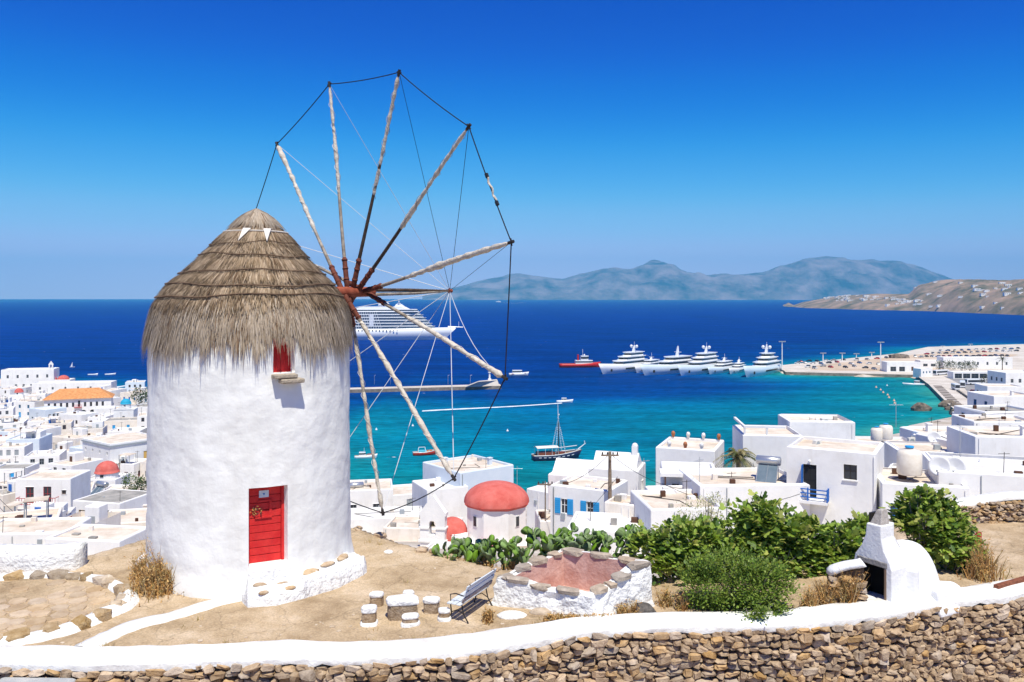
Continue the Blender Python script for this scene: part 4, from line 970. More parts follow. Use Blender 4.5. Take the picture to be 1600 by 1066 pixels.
fs += [(i + 1, i, k0 + i, k0 + i + 1) for i in range(n - 1)] + [tuple(k0 + i for i in range(n))]
d.add(vs, fs); d.m[8] = d.m[9] = d.m[10] = d.m[11] = 1; hd = d.build('chimney_hood', [OW, mat('soot_and_shade', (.006, .006, .006), .95)], ov); bevel(hd, .03, 3, 25)  # mouth reveals near-black: soot plus the inside's shade painted in
d = MB(); d.X = fx; d.box(-.36, .32, .40, .47, .05, .95); d.build('dark_mouth', mat('soot_and_shade', (.006, .006, .006), .95), ov)  # black box closing the mouth, its depth's shade put into the colour
d = MB(); d.X = fx; d.box(-.40, .35, -.015, .10, .87, 1.0); bevel(d.build('lintel_stone', mat('grey_lintel', (.22, .21, .20), .9, (.36, .34, .32), 8, .6, 30), ov), .02)
d = MB(); d.X = fx; d.box(-.41, -.31, -.012, .05, .12, .86); bevel(d.build('jamb_stone', TANS, ov), .02)
d = MB(); d.X = fx; d.box(.27, .33, -.012, .05, .1, .86); bevel(d.build('jamb_stone', mat('brown_jamb', (.22, .15, .10), .9), ov), .015)
d = MB(); d.X = fx; d.box(-.40, .34, -.22, .40, .0, .13); bevel(d.build('hearth_ledge', WHITE2, ov), .04, 3)
CAPS = mat('rough_chimney_stone', (.40, .36, .32), .95, (.58, .53, .48), 14, .6, 50)
d = MB(); d.X = fx; d.add([(-.13, .05, 1.76), (.17, .05, 1.76), (.17, .36, 1.76), (-.13, .36, 1.76), (.02, .10, 2.10), (.14, .12, 2.12), (.14, .32, 2.12), (.0, .30, 2.10)], [(0, 1, 5, 4), (1, 2, 6, 5), (2, 3, 7, 6), (3, 0, 4, 7), (4, 5, 6, 7)]); bevel(d.build('chimney_cap', CAPS, ov), .02)
d = MB(); d.X = fx; d.box(-.16, -.1, .08, .34, 1.77, 2.0); d.build('chimney_flue', DMETAL, ov)
d = MB(); N = 28
for j in range(13):
    f = j / 12; th_ = f * math.pi / 2
    for i in range(N):
        a = 2 * math.pi * i / N; r = math.cos(th_) ** .85 if j < 12 else 0; d.v.append(Vector((1.02 + .74 * r * math.cos(a), .6 + .70 * r * math.sin(a), -.1 + 1.34 * math.sin(th_) + .015 * nz(i * .6, j * .6))))
for j in range(12):
    for i in range(N): d.f.append((j*N+i, j*N+(i+1) % N, (j+1)*N+(i+1) % N, (j+1)*N+i)); d.m.append(0)
d.build('dome', OW, ov, True)
d = MB(); d.X = Matrix.Translation((.62, .12, 0)) @ Matrix.Rotation(R(-30), 4, 'Z'); d.box(-.2, .42, -.16, .6, -.1, .86); bevel(d.build('shoulder', OW, ov), .10, 4)
d = MB(); d.prism([(1.25, -.5), (2.1, -.05), (2.15, .5), (1.3, .6)], -.2, .40, 0, taper=[(1.3, -.3), (2.02, .05), (2.02, .4), (1.3, .5)]); bevel(d.build('buttress', OW, ov), .12, 4)
# rubble wing wall on the left of the oven with a white cap
rb = thing('rubble_wall', 'short curved rubble wall with white cap beside the oven mouth', 'wall', (0, 0, 0))
pth = catmull([Vector((p.x, p.y, 0)) for p in (G(1300, 943, GZ), G(1322, 945, GZ), G(1350, 948, GZ))], 5)
d = MB()
for i, p in enumerate(pth):
    h = lerp(.62, .95, (i / (len(pth) - 1)) ** .7)
    for u, z in ((0, -.2), (0, h - .1), (.3, h - .1), (.3, -.2)): d.v.append(Vector((p.x, p.y + u, GZ + z)))
for i in range(len(pth) - 1):
    for j in range(3): d.f.append((i*4+j, (i+1)*4+j, (i+1)*4+j+1, i*4+j+1)); d.m.append(0)
d.f.append((0, 1, 2, 3)); d.m.append(0); d.build('wall_core', CORE, rb)
d = MB(); d.tube([Vector((p.x, p.y + .13, GZ + lerp(.62, .98, (i / (len(pth) - 1)) ** .7) - .02)) for i, p in enumerate(pth)], [.07, .11] + [.13] * (len(pth) - 2), 10)
for i, v in enumerate(d.v):
    zc = GZ + lerp(.62, .98, (min(len(pth) - 1, i // 10) / (len(pth) - 1)) ** .7) - .02; v.z = zc + (v.z - zc) * .6; v.y += (v.y - pth[3].y - .13) * .6
d.build('white_cap', OW, rb, True)
stone_face(rb, pth, GZ + .62, lambda x: GZ - .05, .08, .15, .12, .26, 60)
# stone wall closing the terrace at the right
bw = thing('dry_stone_wall', 'dry stone wall with white top at the far side of the right terrace', 'wall', (0, 0, 0))
pa = [P(1425, 806, 24.4), P(1480, 810, 24.7), P(1530, 814, 25.0), P(1610, 815, 25.2), P(1700, 814, 25.3)]; pa = catmull([Vector((p.x, p.y, 0)) for p in pa], 4)
d = MB()
for i, p in enumerate(pa):
    h = lerp(.36, .74, min(1, max(0, (p.x - 11.8) / 3.2)))
    for u, z in ((.06, -.6), (.06, h - .06), (.4, h - .06), (.4, -.6)): d.v.append(Vector((p.x, p.y + u, GZ + z)))
for i in range(len(pa) - 1):
    for j in range(3): d.f.append((i*4+j, (i+1)*4+j, (i+1)*4+j+1, i*4+j+1)); d.m.append(0)
d.f.append((0, 1, 2, 3)); d.m.append(0); d.build('wall_core', CORE, bw)
d = MB(); k = 6
for i, p in enumerate(pa):
    h = lerp(.36, .74, min(1, max(0, (p.x - 11.8) / 3.2)))
    for u, z in ((-.03, -.07), (-.04, .03), (.05, .09), (.38, .10), (.46, .03), (.46, -.2)): d.v.append(Vector((p.x, p.y + u, GZ + h + z + .02 * nz(i * .8, u))))
for i in range(len(pa) - 1):
    for j in range(5): d.f.append((i*k+j, (i+1)*k+j, (i+1)*k+j+1, i*k+j+1)); d.m.append(0)
d.f.append(tuple(range(k))); d.m.append(0); d.build('coping', COPE, bw, True)
stone_face(bw, pa, GZ + .66, lambda x: GZ - .02, .06, .10, .09, .2, 200)
for o in [c for c in bw.children if c.name.startswith('stone')]:
    if o.location.z > GZ + lerp(.36, .74, min(1, max(0, (o.location.x - 11.8) / 3.2))) - .03: bpy.data.objects.remove(o)
d = MB(); a = G(1556, 921, GZ + .12); b2 = G(1640, 897, GZ + .12); d.X = None
dv = (b2 - a).normalized(); sv = Vector((-dv.y, dv.x, 0)) * .06
vs = []
for p in (a, b2): vs += [p - sv, p + sv, p + sv + Vector((0, 0, .1)), p - sv + Vector((0, 0, .1))]
d.add(vs, [(0, 1, 5, 4), (1, 2, 6, 5), (2, 3, 7, 6), (3, 0, 4, 7), (0, 3, 2, 1), (4, 5, 6, 7)])
tag(bevel(d.build('rusty_beam', mat('rusty_iron', (.16, .05, .025), .85, (.28, .10, .05), 9, .4, 30)), .01), 'rusty brown beam lying on the right hand terrace', 'beam')
d = MB(); p = G(1503, 835, -6.6); d.box(-.06, .06, -.05, .05, 0, .55); d.box(-.1, -.062, -.03, .03, .12, .5)
tag(bevel(d.build('red_post', REDP, None, loc=(p.x, 22.3, GZ - .05)), .01), 'small dark red metal post beside the fig tree', 'post')
# ---------------------------------------------------------------- houses
WCACHE = {}
def pane_mesh(w, h, kind, mt):
    k = (round(w, 2), round(h, 2), kind, mt.name)
    if k in WCACHE: return WCACHE[k]
    f = MB(); g = None
    if kind in ('w', 'o'):
        t = .06; f.box(-w/2, -w/2 + t, -.03, .03, 0, h); f.box(w/2 - t, w/2, -.03, .03, 0, h); f.box(-w/2 + t, w/2 - t, -.03, .03, 0, t); f.box(-w/2 + t, w/2 - t, -.03, .03, h - t, h)
        f.box(-.025, .025, -.025, .025, t, h - t); f.box(-w/2 + t, -.025, -.02, .02, h * .55, h * .55 + .04); f.box(.025, w/2 - t, -.02, .02, h * .55, h * .55 + .04)
        g = MB(); g.box(-w/2 + .02, w/2 - .02, .005, .02, .02, h - .02)
    elif kind == 's':                                   # closed shutters
        for s in (-1, 1):
            x0, x1 = (-w/2, -.01) if s < 0 else (.01, w/2)
            f.box(x0, x1, -.02, .03, 0, h)
            for q in range(3): f.box(x0 + .06, x1 - .06, -.035, -.02, h * (.06 + .31 * q), h * (.32 + .31 * q))
    elif kind == 'd':
        f.box(-w/2, w/2, -.02, .04, 0, h)
        for q in range(2):
            for s in (-1, 1): f.box(-w*.21 + s*w*.22, w*.21 + s*w*.22 - .02, -.04, -.02, h * (.06 + .47 * q), h * (.46 + .47 * q))
    WCACHE[k] = (f.mesh('window', [mt]), g.mesh('pane', [GLASS]) if g else None); return WCACHE[k]
HOUSES = []; ex_shut = None
nd = random.Random(77)
def near_detail(t, w, d, h):
    z = h - .32
    for k in range(nd.randint(1, 2)):
        x = nd.choice((-w/2 + .3, w/2 - .3, nd.uniform(-w*.3, w*.3))); b = MB(); b.tube([(x, -.05, h - .25), (x, -.05, -2)], .035, 6); b.build('drain_pipe', nd.choice((HW, GREYP)), t)
    for k in range(nd.randint(2, 5)):
        x = nd.uniform(-w*.4, w*.4); y = nd.uniform(.5, d - .5); s = nd.uniform(.12, .3); b = MB(); b.box(x - s, x + s, y - s*.7, y + s*.7, z, z + nd.uniform(.15, .6)); bevel(b.build('roof_box', nd.choice((HW, GREYP, HWARM, ROOFG, BROWN)), t), .03)
    if nd.random() < .6:
        pts = [(nd.uniform(-w*.4, w*.4), nd.uniform(.4, d - .4), z + .06) for k in range(4)]; b = MB(); b.tube(pts, .03, 5); b.build('roof_pipe', DMETAL, t)
    if nd.random() < .55:
        x = nd.uniform(-w*.4, w*.4); y = nd.uniform(.4, d - .4); b = MB(); b.tube([(x, y, z), (x + .05, y, z + 1.6)], .025, 5); b.tube([(x - .35, y, z + 1.45), (x + .4, y, z + 1.5)], .02, 4); b.build('aerial', DMETAL, t)
    if nd.random() < .6:
        x = nd.uniform(-w*.35, w*.35); b = MB(); b.box(x - .18, x + .18, -.1, .0, h * .35, h * .35 + .45); b.build('meter_box', GREYP, t)
def facade(mb, org, du, L, z0, h, ops, dep, zx=()):
    """one wall with real openings; returns the frames for what fills them"""
    us = sorted({0, L, *[o[0] - o[2]/2 for o in ops], *[o[0] + o[2]/2 for o in ops]}); zs = sorted({z0, h, *[o[1] for o in ops], *[o[1] + o[3] for o in ops], *zx})
    nin = Vector((-du.y, du.x, 0))
    def q(u, z, d=0): v = org + du * u + nin * d; return (v.x, v.y, z)
    for a, b in zip(us, us[1:]):
        for c, d in zip(zs, zs[1:]):
            um, zm = (a+b)/2, (c+d)/2
            if any(abs(um - o[0]) < o[2]/2 and o[1] < zm < o[1] + o[3] for o in ops): continue
            mb.add([q(a, c), q(b, c), q(b, d), q(a, d)], [(0, 1, 2, 3)])
    for o in ops:
        a, b, c, d = o[0] - o[2]/2, o[0] + o[2]/2, o[1], o[1] + o[3]
        mb.add([q(a, c), q(b, c), q(b, d), q(a, d), q(a, c, dep), q(b, c, dep), q(b, d, dep), q(a, d, dep)], [(0, 4, 5, 1), (1, 5, 6, 2), (2, 6, 7, 3), (3, 7, 4, 0)])
        yield o, org + du * o[0] + nin * (dep * .75), math.atan2(du.y, du.x)
def house(pos, w, d, h, deg, label, f=(), r=(), l=(), wall=None, roof=None, par=.32, group=None, extra=None, under=4, name='house', cat='house', dep=.16, open_sh=None, chim=0, rnd_edge=.10):
    t = thing(name, label, cat, pos, R(deg), group); wall = wall or HW; roof = roof or ROOFC; fills = []
    ZX = {q for ops in (f, r, l) for o in ops for q in (o[1], o[1] + o[3])}
    b = MB(); par = min(par, .2 + h * .05)
    for org, du, L, ops in ((Vector((-w/2, 0, 0)), Vector((1, 0, 0)), w, f), (Vector((w/2, 0, 0)), Vector((0, 1, 0)), d, r), (Vector((w/2, d, 0)), Vector((-1, 0, 0)), w, ()), (Vector((-w/2, d, 0)), Vector((0, -1, 0)), d, l)):
        fills += list(facade(b, org, du, L, -under, h - .12, list(ops), dep, ZX))
    tk = .28 if w > 4 else .2
    prof = [(0, h - .12), (rnd_edge * .3, h - rnd_edge * .3), (rnd_edge, h), (tk - .05, h), (tk, h - .05), (tk, h - par)]
    for (u0, z0), (u1, z1) in zip(prof, prof[1:]):
        A = [(-w/2 + u0, u0, z0), (w/2 - u0, u0, z0), (w/2 - u0, d - u0, z0), (-w/2 + u0, d - u0, z0)]; B = [(-w/2 + u1, u1, z1), (w/2 - u1, u1, z1), (w/2 - u1, d - u1, z1), (-w/2 + u1, d - u1, z1)]
        b.add(A + B, [(i, (i+1) % 4, (i+1) % 4 + 4, i + 4) for i in range(4)])
    wo = b.build('wall', wall, t)
    if pos.y < 125:                                        # near enough to see the soft plastered corners
        bm = bmesh.new(); bm.from_mesh(wo.data); bmesh.ops.remove_doubles(bm, verts=bm.verts, dist=.001); bm.to_mesh(wo.data); bm.free(); bevel(wo, .10, 3, 45)
        if not extra or extra is ex_shut: near_detail(t, w, d, h)
    q = MB(); q.box(-w/2 + tk - .02, w/2 - tk + .02, tk - .02, d - tk + .02, h - par - .1, h - par + .01); q.build('roof', roof, t)
    for o, p, a in fills:
        kind = o[4]; mt = o[5]; fm, gm_ = pane_mesh(o[2], o[3], kind, mt)
        nm = {'w': 'window', 's': 'shutters', 'd': 'door', 'o': 'window'}[kind]
        ob = link(nm, fm, t, (p.x, p.y, o[1]), a)
        if gm_: link('pane', gm_, ob)
    if chim:
        for k in range(chim):
            x = rnd.uniform(-w*.35, w*.35); y = rnd.uniform(d*.3, d*.8); c = MB(); c.box(x - .25, x + .25, y - .25, y + .25, h - par, h + .55); c.box(x - .32, x + .32, y - .32, y + .32, h + .55, h + .65); c.build('chimney', wall, t)
    if extra: extra(t, w, d, h)
    HOUSES.append(t); return t
def openings(L, h, n, mt, kind='w', w=.9, hh=1.2, z=1.0, m=.8):
    return [(m + (L - 2*m) * (i + .5) / n, z, w, hh, kind, mt) for i in range(n)]
def bar(t, name, mt, *segs, r=.03, n=5):
    b = MB()
    for s in segs: b.tube(s, r, n)
    return b.build(name, mt, t)

# --- near houses below the terrace, right of centre
def at(px, py, Y): return P(px, py, Y)
BSH = CYAN
def open_shutters(t, xs, z, w, h, mt):
    for x in xs:
        for s in (-1, 1):
            b = MB(); c = x + s * (w/2 + .26)
            b.box(c - .25, c + .25, -.06, -.015, z - .02, z + h + .02)
            for k in range(7): b.box(c - .19, c + .19, -.08, -.06, z + .06 + k * (h - .1) / 7, z + .06 + (k + .6) * (h - .1) / 7)
            b.build('shutter', mt, t)
def ex_shut(t, w, d, h): open_shutters(t, (1.4, 3.5 - .0) if False else (-w/2 + 1.25, -w/2 + 3.55), 1.9, .62, 1.25, BSH)
sh = house(at(905, 842, 68.4), 5.2, 4.6, 4.25, -27, 'white cube house with two light blue shuttered windows', f=[(1.25, 1.9, .62, 1.25, 'w', HW), (3.55, 1.9, .62, 1.25, 'w', HW)], r=[(2.3, 2.1, .7, .9, 'w', GREYP)], extra=ex_shut, roof=ROOFC, rnd_edge=.22)
house(at(978, 838, 64.5), 3.6, 3.0, 2.5, -27, 'low cream annexe with a tiled lean-to edge beside the blue-shuttered house', wall=HWARM, roof=ROOFC)
house(at(965, 860, 60), 7.5, 5, 1.4, -12, 'low white terrace roof in front of the blue-shuttered house', roof=ROOFW, wall=HW)
house(at(1075, 842, 60), 5.5, 6, 2.2, 6, 'low cream-roofed white annexe behind the pale shrub', roof=ROOFC)
def gablet(t, w, d, h):
    b = MB(); b.sideprism([(0, h - .3), (d, h - .3), (d/2, h + 1.3)], -w/2 + .3, w/2 - .3); b.build('gable_roof', HW, t)
    b = MB(); b.box(w/2 - 1.0, w/2 - .45, d/2 - .3, d/2 + .3, h, h + 2.0); b.sphere((w/2 - .72, d/2, h + 2.0), .3, 8, 4, half=True); b.build('chimney', HW, t)
house(at(905, 792, 84), 6.6, 4, 3.1, -20, 'white vaulted house behind the blue-shuttered one', extra=gablet)
house(at(958, 790, 82), 5, 4.5, 3.6, -18, 'white house with a slim round chimney beside the sea', extra=gablet, r=openings(4.5, 3.6, 1, BROWN))
def pots(t, w, d, h):
    POT = mat('terracotta', (.42, .16, .07), .8)
    for k in range(7):
        x = -w/2 + .5 + k * (w - 1) / 6; b = MB(); y = .25 if k % 2 else d - .25
        b.lathe([(.12, h), (.2, h + .32), (.23, h + .34), (.2, h + .36)], 8, 0, (x, y, 0)); b.sphere((x, y, h + .42), .2, 7, 4); b.build('roof_knob', POT if k % 3 == 0 else HW, t, True)
house(at(1070, 770, 79), 5.6, 6.4, 4.2, -22, 'white cube house with terracotta pots along its cream roof by the water', extra=pots, f=[(1.4, 1.4, .5, .8, 'w', BROWN), (4.2, 1.6, .5, .8, 'w', BROWN)], rnd_edge=.15)
def canopy(t, w, d, h):
    b = MB(); b.box(-w/2 - .2, w/2 + .3, -1.4, .6, h - .25, h + .03); b.build('canopy', HW, t)
    for x in (-w/2 + .2, .3, w/2 - .2): bar(t, 'canopy_post', BROWN, [(x, -1.3, -1.5), (x, -1.3, h - .25)], r=.07)
house(at(1078, 790, 70), 4.6, 4, 2.9, -8, 'small white house with a flat canopy on dark posts', extra=canopy, roof=ROOFW, f=[(1.2, .8, .8, 1.0, 'w', GREYP)])
house(at(1100, 812, 66), 8.2, 3, 2.1, 3, 'long white courtyard wall house below the canopy house', roof=ROOFC, rnd_edge=.2)
house(at(1180, 822, 64), 8.6, 6.5, 3.2, 3, 'white house with wide cream roof terrace left of the blue balcony', roof=ROOFC, rnd_edge=.25)
def terr_rail(t, w, d, h):
    b = MB(); b.box(-w/2 + .1, w/2 - 1.6, .1, .3, h + .55, h + .75); b.box(-w/2 + .1, -w/2 + .3, .3, d - .1, h + .55, h + .75)
    for x in (-w/2 + .12, -.6): b.box(x, x + .16, .12, .28, h - .05, h + .55)
    b.build('terrace_rail', HW, t)
house(at(1208, 758, 76), 5.4, 6, 4.6, -6, 'tall white house with a white rail on its roof terrace', extra=terr_rail, roof=ROOFC, rnd_edge=.28)
house(at(1285, 722, 81), 6.2, 5, 4.0, -5, 'highest white house block behind the blue balcony house', roof=ROOFC, rnd_edge=.3)
def balcony(t, w, d, h):
    x0, x1 = -w/2 + .35, -w/2 + 3.2; z = 2.75
    b = MB(); b.box(x0, x1, -1.0, 0, z - .22, z); b.build('balcony_slab', HW, t)
    b = MB()
    for y in (-.92,):
        for zz in (.28, .58, .88): b.box(x0, x1, y - .035, y + .035, z + zz - .04, z + zz + .04)
    for x in (x0 + .03, x1 - .03):
        for zz in (.28, .58, .88): b.box(x - .03, x + .03, -.88, -.02, z + zz - .035, z + zz + .035)
    for x in (x0, (x0 + x1)/2, x1): b.box(x - .05, x + .05, -.97, -.87, z, z + 1.0)
    for x in (x0, x1): b.box(x - .05, x + .05, -.5, -.4, z, z + 1.0)
    b.build('balcony_railing', BLUE, t)
    b = MB(); b.box(-w/2 + 1.22, -w/2 + 1.27, -.6, -.0, z + .02, z + 2.6); 
    for k in range(2): b.box(-w/2 + 1.205, -w/2 + 1.22, -.52, -.08, z + .15 + k * 1.25, z + 1.25 + k * 1.25)
    b.build('open_shutter', BLUE, t)
    b = MB(); b.tube([(w/2 - .12, -.05, h - .3), (w/2 - .12, -.05, -1)], .05, 6); b.tube([(w/2 - 1.6, -.04, 1.2), (w/2 - .14, -.05, .75)], .06, 6); b.build('drain_pipe', HW, t)
    b = MB(); b.box(4.7 - w/2 - .55, 4.7 - w/2 + .55, -.12, 0, 4.42, 4.49); b.build('window_sill', HW, t)
    b = MB(); b.sphere((-w/2 + 1.75, -.12, z + 2.9), .12, 8, 5); b.build('lamp_globe', mat('lamp_globe', (.8, .8, .78), .4), t, True)
house(at(1297, 838, 64.0), 6.5, 5.6, 6.7, -30, 'two-storey white house with blue wooden balcony and open blue shutter', f=[(1.75, 2.77, 1.0, 2.6, 'd', DARK), (4.7, 4.5, .95, 1.15, 'w', DMETAL)], r=[(2.6, 3.3, .35, .9, 'w', HW)], extra=balcony, roof=ROOFC, rnd_edge=.25, dep=.22)
house(at(1412, 835, 66), 3.0, 5.5, 4.6, -30, 'narrow white wing attached right of the blue balcony house', roof=ROOFW, rnd_edge=.3)
def sills(t, w, d, h): pass
house(at(1446, 842, 60.5), 5.8, 6, 3.95, -16, 'white house with dark and blue windows and a roof of satellite dishes', f=[(1.2, 1.5, 1.3, .95, 'w', BLUE), (3.1, 1.5, .65, .8, 's', BLUE), (4.3, 1.5, 1.1, .75, 'w', DMETAL)], roof=ROOFC, rnd_edge=.35)
house(at(1565, 842, 60.0), 8.2, 8, 4.7, -18, 'long blank white house at the right edge above the stone wall', roof=ROOFW, rnd_edge=.4)
house(at(1595, 790, 72), 7.5, 6, 6.0, -6, 'tall pale white house with chimney pot at the far right edge', roof=ROOFC, wall=HW, rnd_edge=.3, chim=1)
house(at(1468, 772, 76), 6.6, 6, 3.8, -10, 'rounded white house in the hollow behind the satellite dishes', roof=ROOFC, rnd_edge=.35)
house(at(1513, 758, 80), 3.6, 5, 4.3, 14, 'white house with one small bright blue window', f=[(1.6, 1.3, .75, .85, 's', BLUE)], roof=ROOFW, rnd_edge=.2)
house(at(1395, 733, 86), 6.0, 5, 2.6, -4, 'white roof block with tanks above the turquoise bay', roof=ROOFC, rnd_edge=.3)
house(at(1500, 727, 92), 7.2, 6, 3.4, 4, 'white cube house with a square chimney near the rocky shore', roof=ROOFC, chim=1, rnd_edge=.2, f=openings(7.2, 3.4, 2, BROWN, z=1.6, hh=1.0), l=openings(6, 3.4, 1, BROWN, z=1.6, hh=1.0))
house(at(1575, 735, 96), 7.5, 6, 5.6, -5, 'cream-roofed white house with air conditioners at right edge', roof=ROOFC, f=openings(7.5, 5, 3, GREYP, z=3.6), l=openings(6, 5, 2, BROWN, z=3.4))
house(at(1583, 700, 118), 8.5, 7, 5.2, 6, 'white house with dark louvred roof openings at the right edge', roof=ROOFG, f=openings(8.5, 5, 3, BLUE, z=3.2), l=openings(7, 5, 2, GREYP, z=3.2))
house(at(1545, 693, 128), 7, 6, 4.0, -12, 'small white house above the quay path at right', roof=ROOFW, f=openings(7, 4, 2, BROWN, z=2.2), l=openings(6, 4, 2, BROWN, z=2.2))
house(at(1590, 672, 158), 9.5, 8, 6.5, 5, 'white two-storey house with blue window near the palm', roof=ROOFC, f=openings(9.5, 6, 2, BLUE, z=3.6) + openings(9.5, 6, 3, BROWN, z=.8), l=openings(8, 6, 2, BLUE, z=4), chim=1)
house(at(1572, 640, 235), 10, 8, 6.5, -6, 'white house front with arched pink niche by the right edge', roof=ROOFC, f=openings(10, 6, 3, REDP, z=3.4), l=openings(8, 6, 3, BROWN, z=3.6))
house(at(1600, 622, 262), 12, 9, 8, 4, 'tall white house at right edge under the antenna', roof=ROOFW, f=openings(12, 8, 4, GREYP, z=4.8), l=openings(9, 8, 3, GREYP, z=5))

# --- the church with the big red dome
ch = thing('domed_church', 'white church with large red dome, red apse and arched belfry', 'church', at(775, 868, 80)); 
def oct_(r, z, n=8, a0=.39): return [(r * math.cos(a0 + 2*math.pi*i/n), r * math.sin(a0 + 2*math.pi*i/n) + 3.3) for i in range(n)]
b = MB(); b.prism(oct_(3.12, 0), -6, 4.1, 0, taper=oct_(3.12, 0)); b.build('drum', HW, ch)
b = MB(); b.prism(oct_(3.1, 0), 4.1, 4.42, 0, taper=oct_(3.4, 0)); b.build('dome_rim', DOME, ch)
b = MB(); b.lathe([(3.28 * math.cos(i / 10 * math.pi / 2) + (.001 if i == 10 else 0), 4.42 + 1.95 * math.sin(i / 10 * math.pi / 2)) for i in range(11)], 40, 0, (0, 3.3, 0)); b.build('dome', DOME, ch, True)
for k, ang in enumerate((-112, -90, -45, -135)):
    if k == 1: continue
    b = MB(); b.X = Matrix.Translation((0, 3.3, 0)) @ Matrix.Rotation(R(ang + 90), 4, 'Z'); b.box(-.28, .28, -2.94, -2.86, 2.4, 3.5)
    o = b.build('window', HW, ch); b = MB(); b.X = Matrix.Translation((0, 3.3, 0)) @ Matrix.Rotation(R(ang + 90), 4, 'Z'); b.box(-.2, .2, -2.97, -2.94, 2.48, 3.42); link('pane', b.mesh('pane', GLASS), o)
b = MB(); b.box(-2.9, 1.2, -1.3, 4, -6, 1.0); b.box(1.2, 5.6, .3, 6, -6, .55); b.build('nave_wall', HW, ch)
b = MB(); b.X = Matrix.Translation((-4.4, 2.6, 0)); b.lathe([(1.55 * math.cos(i / 7 * math.pi / 2) + .001, 1.5 + 1.5 * math.sin(i / 7 * math.pi / 2)) for i in range(8)], 20); b.lathe([(1.55, -3), (1.55, 1.5)], 20); b.build('apse', DOME, ch, True)
b = MB(); b.box(-4.3, -2.8, .2, 1.8, -6, 1.7); b.build('apse_wall', HW, ch)
b = MB(); pts = [(1.7 * math.cos(math.pi * i / 12) - 1.1, 1.7 * math.sin(math.pi * i / 12) - .5) for i in range(13)]
v = [(x, -1.5, z) for x, z in pts] + [(x, 1.0, z) for x, z in pts]; b.add(v, [(i, i + 1, i + 14, i + 13) for i in range(12)]); b.build('arched_roof', DOME, ch, True)
b = MB(); b.add([(x * .93 - .08, -1.52, z * .93) for x, z in pts], [tuple(range(12, -1, -1))]); b.build('arch_front', HW, ch)
b = MB(); b.box(3.4, 5.8, .1, 4, .56, .72); b.build('side_roof', DOME, ch)
b = MB(); b.X = Matrix.Translation((-6.2, .8, 0)) @ Matrix.Rotation(R(-12), 4, 'Z')
# belfry: stepped gable wall with an arched opening
def arch_wall(b, w, h, ow, oz, oh, y0, y1):
    N = 8; arc = [(ow/2 * math.cos(math.pi * i / N), oz + oh + ow/2 * math.sin(math.pi * i / N)) for i in range(N + 1)]
    b.box(-w/2, w/2, y0, y1, -6, oz); b.box(-w/2, -ow/2, y0, y1, oz, h - 1.1); b.box(ow/2, w/2, y0, y1, oz, h - 1.1)
    for y in (y0, y1):
        for i in range(N): (xa, za_), (xb, zb) = arc[i], arc[i+1]; b.add([(xa, y, za_), (xb, y, zb), (xb, y, h - 1.1), (xa, y, h - 1.1)], [(0, 1, 2, 3)])
    b.add([(x, y, z) for y in (y0, y1) for x, z in arc], [(i, i + 1, i + N + 2, i + N + 1) for i in range(N)])
    b.sideprism([(y0, h - 1.1), (y1, h - 1.1), (y1, h - .8), (y0, h - .8)], -w/2 - .12, w/2 + .12)
    b.add([(-w/2, y0, h - .8), (w/2, y0, h - .8), (0, y0, h + .9), (-w/2, y1, h - .8), (w/2, y1, h - .8), (0, y1, h + .9)], [(0, 1, 2), (5, 4, 3), (0, 2, 5, 3), (1, 4, 5, 2)])
arch_wall(b, 2.5, 4.7, .66, 1.7, 1.1, 0, .8); b.box(-1.4, 1.4, -.12, .92, 1.0, 1.2); b.box(-1.36, -.33, -.1, .9, 2.3, 2.46); b.box(.33, 1.36, -.1, .9, 2.3, 2.46); b.build('belfry', WHITE, ch)
b = MB(); b.lathe([(.02, 2.95), (.12, 2.9), (.15, 2.7), (.24, 2.5)], 10, 0, (-6.2, 1.2, 0)); b.build('bell', mat('bronze', (.12, .09, .04), .5, metal=.7), ch, True)
for px, py, Y, w, d, h, deg, lb, kw in (
    (762, 790, 108, 8.6, 9, 4.8, 38, 'white house with pale blue side wall and cluttered roof behind the red dome', dict(wall=HBLUE, roof=ROOFC, chim=2)),
    (840, 800, 100, 3.4, 7, 2.6, -40, 'white stair house with pointed finials right of the red dome', dict(roof=ROOFW, chim=1)),
    (700, 800, 104, 5.5, 6, 3.0, 25, 'white sloping-walled house between the belfry and the dome', dict(roof=ROOFW)),
    (620, 806, 128, 9, 7, 3.2, 18, 'low white house with large cream roof by the quay right of the mill', dict(roof=ROOFC, f=[(3, 1, 1.4, 1.2, 'w', BLUE), (6.5, .8, .9, 1.6, 's', GREYP)])),
    (570, 812, 118, 8, 7, 4.2, 10, 'white house with a tilted hatch on its roof just right of the mill', dict(roof=ROOFC, f=openings(8, 4, 2, GREYP))),
    (600, 836, 96, 9, 5, 2.0, 8, 'low whitewashed yard building below the lowest sail pole', dict(roof=ROOFW)),
    (655, 843, 90, 8, 5, 1.2, -6, 'low cream yard wall block below the belfry', dict(roof=ROOFC, wall=HWARM)),
    (700, 876, 74, 5, 3, .8, -14, 'white flat roof directly below the belfry above the cactus', dict(roof=ROOFW)),
    (870, 845, 74, 3, 4, 1.8, 5, 'small cream shed between the red dome and the blue shutters', dict(wall=HWARM, roof=ROOFC))):
    house(at(px, py, Y), w, d, h, deg, lb, **kw)

